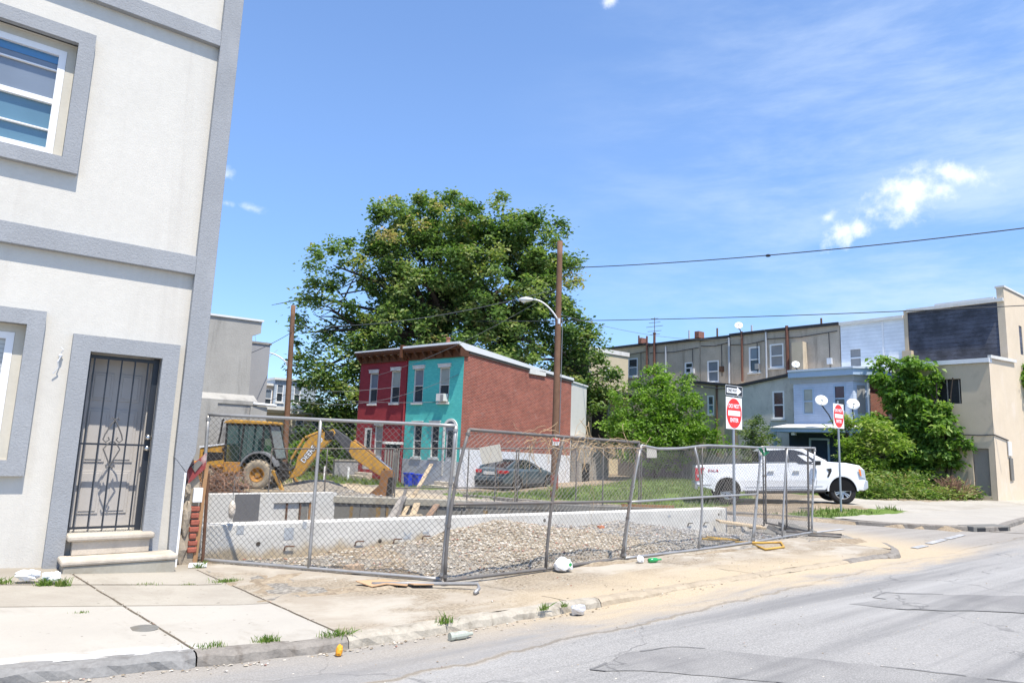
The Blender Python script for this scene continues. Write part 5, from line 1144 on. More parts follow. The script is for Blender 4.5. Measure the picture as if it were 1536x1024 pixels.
# cab with inset roof
cb = [(1.20,1.36),(1.25,1.80),(1.42,1.90),(2.0,1.945),(2.5,1.93),(2.86,1.84),(3.62,1.405)]
m_ = len(cb); b = MB(); ins = lambda z: .07 + .20*S((z-1.36)/.58)
b.add([(x, ins(z), z) for x, z in cb] + [(x, W_-ins(z), z) for x, z in cb], [tuple(range(m_))[::-1], tuple(range(m_, 2*m_))] + [(i, (i+1)%m_, (i+1)%m_+m_, i+m_) for i in range(m_)])
cab = b.build('cab', car_white, TK, bevel=.04)
def sidewin(poly, nm='side_window', mt=car_glass, off=.012):
    b = MB(); b.add([(x, ins(z)-off, z) for x, z in poly], [tuple(range(len(poly)))]); return b.build(nm, mt, cab)
sidewin([(1.47,1.42),(1.45,1.76),(1.55,1.81),(2.19,1.83),(2.19,1.42)]); sidewin([(2.27,1.42),(2.27,1.83),(2.48,1.82),(2.76,1.745),(3.13,1.50),(3.13,1.33),(2.60,1.34),(2.5,1.42)])
sidewin([(2.205,1.40),(2.205,1.85),(2.255,1.85),(2.255,1.40)], 'door_pillar', dark_trim, .008)
b = MB(); b.add([(2.93,.30,1.80),(2.93,W_-.30,1.80),(3.56,W_-.12,1.44),(3.56,.12,1.44)],[(0,1,2,3)]); b.v = [(x+.022,y,z+.022) for x,y,z in b.v]; b.build('windscreen', car_glass, cab)
b = MB(); b.add([(1.23,.2,1.42),(1.25,.3,1.78),(1.25,W_-.3,1.78),(1.23,W_-.2,1.42)],[(0,1,2,3)]); b.v = [(x-.04,y,z) for x,y,z in b.v]; b.build('rear_window', car_glass, cab)
MB().box(-1.27,1.18,.10,W_-.10,1.345,1.375).build('bed_cover', dark_trim, TK, bevel=.01)
def yside(z): return .07*S((z-.75)/.7)
def line(pts, w_=.012, off=.004, nm='door_seam', mt=None, par=None):
    b = MB(); q = [Vector((x, yside(z)-off, z)) for x, z in pts]
    for a, c_ in zip(q, q[1:]): b.beam(a, c_, w_, .004, (0,1,0))
    return b.build(nm, mt or mat('panel_gap', (.10,.10,.105), .8, .05), par or body)
line([(1.32,1.36),(1.30,.95),(1.34,.52),(2.22,.52),(2.23,1.36)]); line([(2.23,.52),(3.10,.52),(3.16,.80),(3.14,1.34)]); line([(1.22,1.36),(1.20,.5)])
line([(-1.28,.66),(-.60,.66)], .02, .006, 'bumper_line'); line([(.62,.60),(3.35,.62)], .03, .012, 'side_moulding', car_white)
for x in (1.47, 2.36): 
    b = MB(); b.box(x,x+.24,-.035,.01,1.10,1.135); b.box(x+.02,x+.20,-.004,.02,1.03,1.10); b.build('door_handle', car_white, body, bevel=.008); MB().box(x+.02,x+.19,-.003,.03,1.06,1.098).build('handle_recess', dark_trim, body)
for cx in (0, WB):
    b = MB(); pl = arch(cx,.535,.43,16); pi = arch(cx,.475,.43,16)
    for i in range(16): b.add([(x, d, z) for d in (-.022,.06) for x, z in (pl[i], pl[i+1], pi[i+1], pi[i])], [(0,1,2,3),(4,7,6,5),(0,4,5,1),(3,2,6,7)])
    b.build('wheel_arch_trim', car_white, body)
    b = MB(); b.prism(arch(cx,.48,.43,16), 'y', .012, 1.98); b.build('wheel_well', mat('wheel_well_black', (.008,.008,.009), .95, .1), TK)
for x in (0, WB):
    wheel(TK, (x*.92, .035, .42), WR, .27); wheel(TK, (x*.92, W_-.30, .42), WR, .27)
MB().tube([(.62,.02,.40),(3.4,.02,.42)], .045, 8).build('running_board', dark_trim, TK)
b = MB(); b.box(-1.40,-1.24,.03,W_-.03,.50,.74); b.build('rear_bumper', rim_m, TK, bevel=.03)
b = MB(); b.prism([(WB+.80,.44),(WB+1.02,.52),(WB+1.03,.76),(WB+.93,.80),(WB+.70,.52)], 'y', .0, W_); b.build('front_bumper', mat('silver_bumper',(.52,.53,.55),.35,.05,metal=.3), TK, bevel=.03)
MB().box(WB+.90,WB+.955,.35,W_-.35,.82,1.14).build('grille', dark_trim, TK, bevel=.02)
b = MB(); b.add([(-1.345,-.008,.80),(-1.08,-.008,.80),(-1.07,.0,.98),(-.86,.02,1.24),(-1.33,.02,1.24),(-1.345,.14,.80),(-1.33,.20,1.24)], [(0,1,2,3,4),(0,4,6,5)]); tl = b.build('tail_light', red_lens, TK, bevel=.01)
MB().box(-1.25,-1.13,-.016,.0,.93,1.02).build('reversing_lens', clear_lens, tl)
b = MB(); b.add([(WB+.60,.02,1.16),(WB+.66,.0,.90),(WB+.93,.02,.84),(WB+.91,.03,1.12),(WB+.965,.25,.86),(WB+.945,.25,1.12)], [(0,1,2,3),(3,2,4,5)]); b.v = [(x,y-.012,z) for x,y,z in b.v]; hl = b.build('headlight', clear_lens, TK, bevel=.01)
MB().add([(WB+.60,.0,1.15),(WB+.65,-.016,.93),(WB+.73,-.016,.93),(WB+.70,.0,1.15)],[(0,1,2,3)]).build('indicator', amber_lens, hl)
b = MB(); b.add([(3.52,.045,1.17),(3.70,.045,1.19),(3.70,.03,1.10),(3.58,.01,.90),(3.52,.01,.92),(3.60,.03,1.08)],[(0,1,2,3,4,5)]); b.v = [(x,y-.02,z) for x,y,z in b.v]; b.build('fender_vent', dark_trim, TK)
mr = MB().box(3.08,3.30,-.24,-.04,1.30,1.48).build('door_mirror', dark_trim, TK, bevel=.04); MB().box(3.10,3.30,-.245,-.05,1.42,1.49).build('mirror_cap', car_white, mr, bevel=.03); MB().box(3.14,3.20,-.08,.1,1.32,1.37).build('mirror_arm', dark_trim, mr)
text('FX4', 'side_lettering', red_lens, TK, .15, (-.50,.028,1.13), (1,0,0), (0,-1,0), .004, sx=1.7, v=(0,0,1))

def remap(o):
    for ch in o.children:
        if ch.name.startswith('wheel') and not ch.name.startswith('wheel_'): continue
        for v in ch.data.vertices:
            x = v.co.x; v.co.x = -.506+(x+.55)*.70 if x < -.55 else (.92*4.57+(x-4.57)*.62 if x > 4.57 else .92*x)
        remap(ch)
remap(TK)
# --- blue grey sedan, x forward, near (right) side at y = 0
P1 = (21.15, 26.0, -.53)
SD = thing('sedan', 'dusty blue grey sedan parked with its tail towards the street by the brick house', 'car', P1, math.atan2(.236,.97)+R(4))
sed = mat('blue_grey_car_paint', (.05, .08, .10), .35, .12, 3, coat=.5, spec=.5)
WBs, Ws = 2.9, 1.86
stn = [(-1.10,.80,.30,.80),(-1.05,.98,.26,.88),(-.80,1.06,.24,.91),(-.3,1.06,.22,.93),(.6,1.03,.20,.93),(1.8,1.02,.20,.93),(2.3,1.02,.20,.92),(2.9,.95,.22,.91),(3.4,.84,.24,.86),(3.72,.70,.28,.74)]
def loft(b, stn, yc, f):
    rings = []
    for s in stn:
        rings.append([(s[0], yc+p[0], p[1]) for p in f(*s[1:])])
    n = len(rings[0]); base = [p for r_ in rings for p in r_]; fs = []
    for i in range(len(rings)-1):
        for k in range(n): fs.append((i*n+k, i*n+(k+1)%n, (i+1)*n+(k+1)%n, (i+1)*n+k))
    fs += [tuple(range(n))[::-1], tuple(range((len(rings)-1)*n, len(rings)*n))]
    return b.add(base, fs)
sec = lambda h, z0, w_: [(-w_*.86,z0),(-w_*.97,z0+.12),(-w_,z0+.38),(-w_*.985,h-.12),(-w_*.90,h-.02),(-w_*.5,h+.015),(w_*.5,h+.015),(w_*.90,h-.02),(w_*.985,h-.12),(w_,z0+.38),(w_*.97,z0+.12),(w_*.86,z0)]
sb = loft(MB(), stn, Ws/2, sec).build('body', sed, SD, smooth=False, bevel=.03)
gh = [(-.78,1.05,.70),(-.25,1.26,.66),(.25,1.40,.62),(.8,1.445,.61),(1.2,1.43,.61),(1.7,1.27,.66),(2.25,1.02,.74)]
gsec = lambda h, w_: [(-w_*1.18 if h > 1.1 else -w_*1.1,1.0),(-w_,h-.03),(-w_*.8,h),(w_*.8,h),(w_,h-.03),(w_*1.18 if h > 1.1 else w_*1.1,1.0)]
loft(MB(), gh, Ws/2, gsec).build('greenhouse', car_glass, SD, bevel=.02)
loft(MB(), [(.18,.60),(.7,.60),(1.25,.60)], Ws/2, lambda w_: [(-w_*.98,1.415),(-w_*.7,1.462),(w_*.7,1.462),(w_*.98,1.415)]).build('roof', sed, SD, bevel=.01)
for sd_ in (-1, 1):
    yy = lambda w_: Ws/2 + sd_*w_
    b = MB(); b.tube([(-.85,yy(.80),1.04),(-.2,yy(.70),1.28),(.2,yy(.635),1.415),(.8,yy(.625),1.45),(1.2,yy(.63),1.43),(1.7,yy(.69),1.27),(2.28,yy(.80),1.02)], [.07,.05,.035,.03,.03,.03,.035], 6); b.tube([(.95,yy(.79),1.0),(.9,yy(.64),1.42)], .022, 5)
    b.add([(-.75,yy(.845),1.03),(-.15,yy(.77),1.02),(.14,yy(.70),1.38),(.0,yy(.69),1.33)],[(0,1,2,3)]); b.build('window_pillar', sed, SD)
for x in (0, WBs):
    for y in (.0, Ws-.22): wheel(SD, (x, y-.012 if y == 0 else y, .33), .33, .22, 7)
    b = MB(); b.prism([(x+.40*math.cos(a), .34+.40*math.sin(a)) for a in [math.pi*k/12 for k in range(13)]] + [(x-.40,.22),(x+.40,.22)], 'y', -.012, Ws+.012); b.build('wheel_well', MATS.get('wheel_well_black') or dark_trim, SD)
for y0, y1 in ((.02,.46),(1.40,1.84)):
    q = MB().box(-1.13,-.94,y0,y1,.80,.95).build('tail_light', red_lens, SD, bevel=.02)
b = MB(); b.add([(-1.10,-.006,.82),(-.78,-.008,.86),(-.80,-.006,.95),(-1.08,.0,.96)],[(0,1,2,3)]); b.build('tail_light', red_lens, SD)
MB().box(-1.135,-1.10,.62,1.24,.74,.88).build('number_plate', dirty_white, SD); MB().box(-1.20,-1.02,.06,1.80,.42,.66).build('rear_bumper', sed, SD, bevel=.05); MB().box(-1.18,-1.0,.15,1.71,.26,.42).build('rear_valance', dark_trim, SD, bevel=.03)
MB().box(.80,1.0,-.035,-.0,.84,.87).build('door_handle', sed, SD, bevel=.01); MB().box(1.7,1.9,-.02,.0,.84,.87).build('door_handle', sed, SD, bevel=.01); MB().box(1.86,2.02,-.15,.0,.99,1.10).build('door_mirror', sed, SD, bevel=.03)
for x in (.92,1.95,-.05): MB().box(x,x+.012,-.007,-.003,.38,1.0).build('door_seam', dark_trim, SD)
MB().box(-.15,3.0,-.012,.0,.215,.27).build('sill_strip', dark_trim, SD)

# --- yellow digger, local x to the right of the picture, near side y = 0
P2 = (9.06, 27.16, -.45)
DG = thing('backhoe', 'yellow backhoe digger with its arm stretched right, behind the pit', 'digger', P2, math.atan2(-.618,.786))
yel = mat('digger_yellow_paint', (.45, .24, .04), .55, .28, 3, coat=.1, stain=(.20,.11,.04), stain_amt=.8, ssc=1.9)
yel_d = mat('dirty_yellow_paint', (.42, .20, .035), .65, .3, 4, stain=(.12,.07,.03), stain_amt=.7, ssc=2.5)
grey_f = mat('grey_fender_paint', (.17, .175, .18), .6, .1); steel_d = mat('dark_oily_steel', (.035,.033,.032), .55, .3, 6, metal=.3)
mudtyre = mat('dusty_tyre_rubber', (.30,.25,.18), .95, .3, 4, 30, .6, 30, stain=(.12,.105,.085), stain_amt=.6, ssc=2); bucket_m = mat('rusty_bucket_steel', (.22,.105,.04), .7, .35, 3, stain=(.07,.045,.03), stain_amt=.7, ssc=2)
cabglass = glassmat('green_cab_glass', (.03,.075,.075), .06)
t = NT(cabglass.node_tree); tb_ = t.node('ShaderNodeBsdfTransparent'); tb_.inputs[0].default_value = (.72,.85,.84,1); mx = t.node('ShaderNodeMixShader'); mx.inputs[0].default_value = .6
t.l.new(t.n['Principled BSDF'].outputs[0], mx.inputs[1]); t.l.new(tb_.outputs[0], mx.inputs[2]); t.l.new(mx.outputs[0], t.n['Material Output'].inputs[0])
HB = [(-2.5,.85),(-1.38,.85),(-1.38,1.60),(-1.44,1.66),(-2.5,1.48)]
MB().prism(HB, 'y', .45, 1.55).build('hood', yel, DG, bevel=.03); MB().prism([(-2.52,1.485),(-1.44,1.665),(-1.42,1.72),(-2.52,1.56)], 'y', .42, 1.58).build('hood_top', lamp_grey, DG, bevel=.01)
MB().box(-2.35,-1.55,.43,.449,.95,1.35).build('hood_grille', steel_d, DG); MB().lathe([(0,-.01),(.06,-.01),(.06,0)],(-1.55,.44,1.48),(0,1,0),12).build('hood_latch', steel_d, DG)
MB().box(-2.6,.5,.35,1.65,.45,.86).build('chassis', yel_d, DG, bevel=.03); MB().prism([(-1.4,.6),(-.65,.6),(-.6,1.0),(-1.4,1.0)],'y',.2,1.8).build('side_panel', yel_d, DG, bevel=.02)
MB().tube([(-1.86,.6,1.66),(-1.80,.6,2.1),(-1.77,.6,2.6),(-1.72,.6,2.66)],.04,8).build('exhaust', steel_d, DG)
# cab
CP = [(-1.44,.95),(-1.48,2.46),(.18,2.50),(.55,1.2),(.3,.95)]
b = MB()
for y in (.36, 1.64):
    for a, c_ in (((-1.42,.95),(-1.48,2.48)),((-.85,.95),(-.80,2.48)),((.02,1.45),(-.02,2.48)),((.56,1.15),(.18,2.50)),((-1.48,2.46),(.18,2.49)),((-1.42,.97),(-.7,.97))): b.beam((a[0],y,a[1]),(c_[0],y,c_[1]),.06,.07,(0,1,0))
for x, z in ((-1.48,2.46),(.18,2.49),(-1.42,.97),(.56,1.17)): b.beam((x,.36,z),(x,1.64,z),.06,.06)
b.build('cab_frame', steel_d, DG)
for y in (.365, 1.635):
    b = MB(); b.add([(x,y,z) for x,z in CP],[tuple(range(5))]); b.build('cab_glass', cabglass, DG)
b = MB(); b.quad((.19,.38,2.48),(.19,1.62,2.48),(.56,1.62,1.2),(.56,.38,1.2)); b.build('cab_glass', glassmat('pale_cab_glass',(.20,.25,.24),.1), DG); b = MB(); b.quad((-1.47,.38,2.46),(-1.47,1.62,2.46),(-1.43,1.62,.97),(-1.43,.38,.97)); b.build('cab_glass', cabglass, DG)
b = MB(); b.box(-.75,-.25,.75,1.25,1.0,1.35); b.box(-.35,-.22,.75,1.25,1.35,1.95); b.build('seat', black_plastic, DG, bevel=.05)
MB().prism([(-1.60,2.50),(-1.50,2.60),(-1.25,2.66),(.28,2.63),(.32,2.54),(.2,2.50)], 'y', .26, 1.74).build('cab_roof', yel, DG, bevel=.03)
# fender and wheels
n = 14; b = MB(); po = [(.0+.74*math.cos(a), .66+.80*math.sin(a)) for a in [R(165)-R(165-18)*k/n for k in range(n+1)]]; pi = [(x*.92, .66+(z-.66)*.91) for x, z in po]
for i in range(n): b.add([(x,y,z) for y in (.0,.55) for x,z in (po[i],po[i+1],pi[i+1],pi[i])],[(0,1,2,3),(4,7,6,5),(0,4,5,1),(3,2,6,7)])
b.build('rear_fender', grey_f, DG); MB().prism(pi + [(.4,.8),(-.5,.6)], 'y', .5, .56).build('fender_liner', steel_d, DG)
def bigwheel(c, r, w_, rr):
    wl = MB().lathe([(r*rr,.03),(r*.72,-.01),(r*.92,.0),(r,.06),(r,w_-.06),(r*.92,w_),(r*rr,w_)], c, (0,1,0), 36).build('wheel', mudtyre, DG, smooth=True)
    q = MB()
    for k in range(18):
        a = 2*math.pi*k/18; 
        for s in (0, 1):
            a2 = a + s*math.pi/18; u_ = Vector((math.cos(a2),0,math.sin(a2))); v_ = Vector((-math.sin(a2),0,math.cos(a2)))
            q.obox(Vector(c)+u_*(r+.008)+Vector((0,w_*(.27 if s == 0 else .73),0)), u_, (v_+Vector((0,.6 if s == 0 else -.6,0))), Vector((0,1,0)), .022, .035, w_*.24)
    q.build('tread_lug', mudtyre, wl)
    MB().lathe([(r*rr+.005,.02),(r*rr-.02,.02),(r*rr-.04,.10),(r*.22,.16),(r*.20,.10),(0,.10)], c, (0,1,0), 28).build('rim', mat('brown_yellow_rim',(.38,.19,.04),.6,.25,5,stain=(.15,.09,.04),stain_amt=.5), wl)
for y in (.0, 1.6): bigwheel((0,y,.565), .565, .42, .50)
for y in (.2, 1.5): bigwheel((-2.15,y,.42), .42, .28, .5)
# loader arms and front bucket
for y in (.2, 1.75): MB().beam((-1.4,y,1.0),(-3.0,y,.75),.09,.16).build('loader_arm', yel, DG)
b = MB(); b.prism([(-3.0,.9),(-3.1,.15),(-3.9,.05),(-3.85,.12),(-3.2,.3),(-3.12,.95)], 'y', -.1, 2.1); b.build('front_bucket', yel_d, DG)
# swing frame, stabilisers, boom, stick, bucket
SY = 1.0
MB().box(.5,.78,.5,1.5,.35,1.0).build('swing_frame', steel_d, DG, bevel=.02); b = MB(); b.tube([(.62,.45,.8),(1.0,.7,.75),(1.2,.9,.9)],.05,8); b.tube([(.6,.5,.55),(1.0,.8,.5)],.06,8); b.tube([(.7,.6,1.0),(.9,.6,1.1),(1.05,.8,.9)],.02,6); b.build('hydraulic_hoses', steel_d, DG)
for y in (.1, 1.9):
    sA = MB().beam((.58,y,.74),(1.12,y-.25*(1 if y < 1 else -1),-.02),.10,.13).build('stabiliser_leg', yel, DG, bevel=.01); MB().box(.92,1.36,y-.42 if y < 1 else y+.1,y-.12 if y < 1 else y+.4,-.06,-.0).build('stabiliser_foot', yel_d, sA, bevel=.01); MB().tube([(.72,y-.08,.72),(1.04,y-.24,.12)],.03,8).build('stabiliser_ram', steel_d, sA)
BM = [(.98,.40),(1.44,.55),(1.80,1.10),(2.20,1.64),(2.55,2.02),(2.72,2.28),(2.60,2.44),(2.42,2.36),(2.06,2.24),(1.70,2.08),(1.50,1.84),(1.26,1.28),(1.20,.86),(.98,.62)]
bo = MB().prism(BM, 'y', SY-.15, SY+.15).build('boom', yel, DG, bevel=.015)
b = MB(); b.add([(2.35,1.95,),], []) if False else None
MB().box(2.28,2.64,SY-.18,SY+.18,2.0,2.36).build('boom_joint', steel_d, bo, bevel=.03)
for a, c_, r_, mt in (((1.01,1.18),(1.45,2.02),.055,yel),((1.5,2.06),(2.18,2.36),.055,yel),((.92,.75),(1.01,1.18),.035,chrome),((1.9,2.42),(2.55,2.5),.03,steel_d)): MB().tube([(a[0],SY-.10,a[1]),(c_[0],SY-.10,c_[1])], r_, 10).build('boom_ram', mt, bo)
b = MB(); b.add([(x,SY-.153,z) for x,z in ((1.33,1.06),(1.52,.96),(2.06,1.76),(1.87,1.88))],[(0,1,2,3)]); b.build('name_plate', yel, bo)
du = Vector((.58,0,.82)).normalized()
text('DEERE', 'lettering_outline', black_plastic, DG, .295, (1.70,SY-.158,1.40), du, (0,-1,0), .002, sx=.92, bold=.022); text('DEERE', 'lettering', vinyl, DG, .295, (1.70,SY-.163,1.40), du, (0,-1,0), .002, sx=.92, bold=.004)
MB().lathe([(0,-.004),(.10,-.004),(.10,0)],(2.12,SY-.151,1.98),(0,1,0),16).build('round_mark', dirty_white, bo)
ST = [(2.50,2.24),(2.66,2.46),(2.82,2.34),(4.95,.98),(5.02,.80),(4.72,.66),(4.55,.68),(3.45,1.30)]
sk = MB().prism([(2.50,2.24),(2.66,2.46),(2.82,2.36),(3.72,1.76),(3.46,1.30)], 'y', SY-.13, SY+.13).build('stick', mat('worn_grey_steel',(.085,.085,.09),.5,.3,5,metal=.3), DG, bevel=.015)
MB().prism([(3.30,1.56),(3.36,1.98),(3.50,1.96),(4.95,.98),(5.02,.80),(4.72,.66),(4.55,.68),(3.44,1.34)], 'y', SY-.16, SY+.16).build('stick_sleeve', yel, sk, bevel=.015)
MB().tube([(3.45,SY,2.02),(4.35,SY,1.42)], .06, 10).build('stick_ram', mat('brown_ram',(.30,.15,.05),.6,.3,5), sk); MB().tube([(4.35,SY,1.42),(5.05,SY,.90)], .035, 8).build('stick_ram_rod', chrome, sk); MB().tube([(3.6,SY-.14,1.95),(4.5,SY-.15,1.30),(5.0,SY-.14,.92)],.015,6).build('stick_hose', steel_d, sk)
BK = [(4.68,.88),(5.05,.92),(5.18,.66),(5.20,.30),(5.12,-.02),(4.92,-.13),(4.20,-.10),(4.62,.30)]
bk = MB().prism(BK, 'y', SY-.34, SY+.34).build('digging_bucket', bucket_m, DG, bevel=.02)
MB().prism([(4.98,.62),(5.185,.64),(5.205,.30),(5.13,-.03),(4.93,-.135)], 'y', SY-.345, SY+.345).build('bucket_back', steel_d, bk)
for k in range(5): MB().add([(4.24,SY-.33+k*.15,-.06),(4.24,SY-.25+k*.15,-.06),(4.05,SY-.29+k*.15,-.15),(4.24,SY-.33+k*.15,-.13),(4.24,SY-.25+k*.15,-.13)],[(0,1,2),(3,2,4),(0,2,3),(1,4,2),(0,3,4,1)]).build('bucket_tooth', steel_d, bk)
b = MB(); b.beam((4.75,SY-.2,.95),(5.02,SY-.2,.66),.05,.09,(0,1,0)); b.beam((4.75,SY+.2,.95),(5.02,SY+.2,.66),.05,.09,(0,1,0)); b.build('bucket_link', steel_d, bk)
# heap of dry brush against the digger
rg = random.Random(8); b = MB(); dv_ = Vector((.786,-.618,0))
for k in range(420):
    base = Vector((7.85,27.0,-.45)) + dv_*rg.uniform(-.85,.55) + Vector((rg.uniform(-.5,.3), rg.uniform(-1.1,.2), 0)); hgt = rg.uniform(.0,.8)*(1-abs(rg.uniform(-.5,.5)))
    pts = [base + Vector((0,0,hgt))]; d = Vector((rg.uniform(-1,1),rg.uniform(-1,1),rg.uniform(-.5,.9))).normalized()
    for i in range(5): d = (d + Vector((rg.uniform(-.7,.7),rg.uniform(-.7,.7),rg.uniform(-.7,.5)))).normalized(); pts.append(pts[-1] + d*rg.uniform(.06,.17)); pts[-1].z = max(-.45, min(.62, pts[-1].z))
    b.tube(pts, rg.uniform(.005,.014), 3, caps=False)
tag(b.build('brush_heap', twig, fix=False), 'tangled heap of dry brown brush in front of the digger', 'brush heap')
tag(MB().beam((8.3,26.0,-.38),(10.4,24.4,-.36),.16,.08).build('timber', lumber), 'pale timber lying on the gravel below the digger wheel', 'timber')

# ================================================================ poles, lamps, wires
def pole(name, label, base, top, r0, r1):
    q = thing(name, label, 'utility pole', base, 0, 'wooden utility poles'); t_ = Vector(top)-Vector(base); n = 14
    MB().tube([t_*(i/n) for i in range(n+1)], [r0+(r1-r0)*i/n for i in range(n+1)], 14).build('shaft', pole_wood, q, smooth=True); return q
def lamp(label, joint, head, sc=1.):
    q = thing('street_lamp', label, 'street lamp', joint, 0, 'lamps on the utility poles'); h_ = Vector(head)-Vector(joint); pts = []
    for i in range(11):
        a = i/10; pts.append(Vector((h_.x*a**1.15*.86, h_.y*a**1.15*.86, h_.z*math.sin(a*math.pi/2))))
    MB().tube(pts, .035*sc, 8).build('arm', lamp_grey, q, smooth=True)
    d = Vector((h_.x,h_.y,0)).normalized(); s = Vector((-d.y,d.x,0)); c_ = pts[-1]; L = .62*sc
    rings = [(0,.045,.045),(.12,.07,.07),(.3,.13,.10),(.5,.17,.11),(.75,.15,.09),(.95,.08,.05),(1.0,.02,.02)]; b = MB(); n = 10
    for o_, w_, hh in rings:
        for k in range(n): a = 2*math.pi*k/n; b.v.append(tuple(c_ + d*(o_*L) + s*(w_*sc*math.cos(a)) + Vector((0,0,hh*sc*math.sin(a)-.02*o_))))
    for i in range(len(rings)-1):
        for k in range(n): b.f.append((i*n+k, i*n+(k+1)%n, (i+1)*n+(k+1)%n, (i+1)*n+k))
    b.build('lamp_head', lamp_grey, q, smooth=True); MB().ball(c_ + d*L*.62 + Vector((0,0,-.07*sc)), .14*sc, .13*sc, .08*sc, 12, 6).build('lens', lamp_glass, q, smooth=True)
    MB().box(-.05,.05,-.05,.05,-.12,.12).build('bracket', lamp_grey, q); return q
c_p = pole('utility_pole', 'tall wooden utility pole in front of the brick side wall', (19.16,21.19,-.55), (19.13,21.22,10.39), .155, .115)
MB().tube([(0,0,.0),(0,0,1.05)], .162, 14).build('painted_base', mat('red_brown_pole_paint',(.28,.07,.05),.8,.3,5,stain=(.35,.30,.26),stain_amt=.6,ssc=3), c_p)
MB().tube([(.10,-.12,2.2),(.10,-.125,7.2),(.09,-.11,7.5)], .02, 6).build('cable_guard', cable_grey, c_p); MB().tube([(0,0,9.3),(.35,-.25,9.45)], .02, 5).build('wire_bracket', steel_d, c_p)
lamp('street lamp curving left from the tall pole by the brick wall', (19.09,21.13,6.87), (18.13,22.0,7.78))
pole('utility_pole', 'thin wooden utility pole behind the digger boom', (13.57,36.4,-.55), (13.35,36.58,8.77), .17, .12)
lamp('street lamp curving left from the pole behind the digger', (13.30,36.62,5.55), (12.24,37.45,6.1))
q = thing('small_sign', 'small red and white notice nailed to the tall wooden pole', 'sign', (19.05,21.03,1.9), R(-40))
MB().box(-.14,.14,-.012,.0,-.22,.22).build('panel', sign_white, q); MB().box(-.13,.13,-.016,-.012,-.06,.21).build('red_field', sign_red, q); MB().box(-.05,.05,-.019,-.016,.02,.10).build('symbol', sign_white, q)
for z in (-.18,-.13,-.09): MB().box(-.09,.09,-.014,-.012,z,z+.012).build('text_line', sign_black, q)
def wire_run(label, a, c_, sag, r=.014, mt=cable, group='overhead wires'):
    a, c_ = Vector(a), Vector(c_); n = 24; pts = [a.lerp(c_, i/n) - Vector((0,0,4*sag*(i/n)*(1-i/n))) for i in range(n+1)]
    return tag(MB().tube(pts, r, 5, caps=False).build('overhead_wire', mt), label, 'wire', group)
wr = wire_run('thick black wire from the tall pole across the sky to the top right', (19.40,21.0,9.22), (24.85,4.6,8.72), .22, .02)
tag(MB().ball((22.0,13.15,8.75), .10,.10,.05,8,5).build('wire_splice', cable), 'small dark splice on the thick wire in the sky', 'splice')
wire_run('lower black wire running behind the pole and past the row houses', (24,38,9.6), (36.0,7.5,8.45), .25, .022)
wire_run('faint wire from the tall pole to the pole behind the digger', (19.1,21.3,8.3), (13.36,36.5,7.6), .5, .014, cable_grey)
wire_run('grey wire from the tall pole down towards the maroon house', (19.1,21.3,8.25), (16.2,31.5,4.9), .35, .011, cable_grey)
wire_run('wire from the far pole to the grey building on the left', (13.4,36.5,7.3), (9.9,33.5,5.3), .1, .016)
wire_run('upper service wire from the far pole to the maroon house front', (13.5,36.4,4.1), (17.4,31.4,4.4), .15, .012, cable_grey)
wire_run('lower service wire from the far pole to the turquoise house', (13.5,36.4,3.9), (18.2,28.6,3.6), .2, .012, cable_grey)
wire_run('sagging service wire across both coloured house fronts', (13.5,36.4,3.6), (18.35,27.4,4.9), .75, .012, cable_grey)
wire_run('wire from the far pole towards the grey block', (13.4,36.5,3.9), (11.6,36.0,3.2), .05, .014)
wire_run('thin wire low in the sky over the row houses', (19.1,21.2,7.2), (38.3,24.8,9.0), .5, .010, cable_grey)
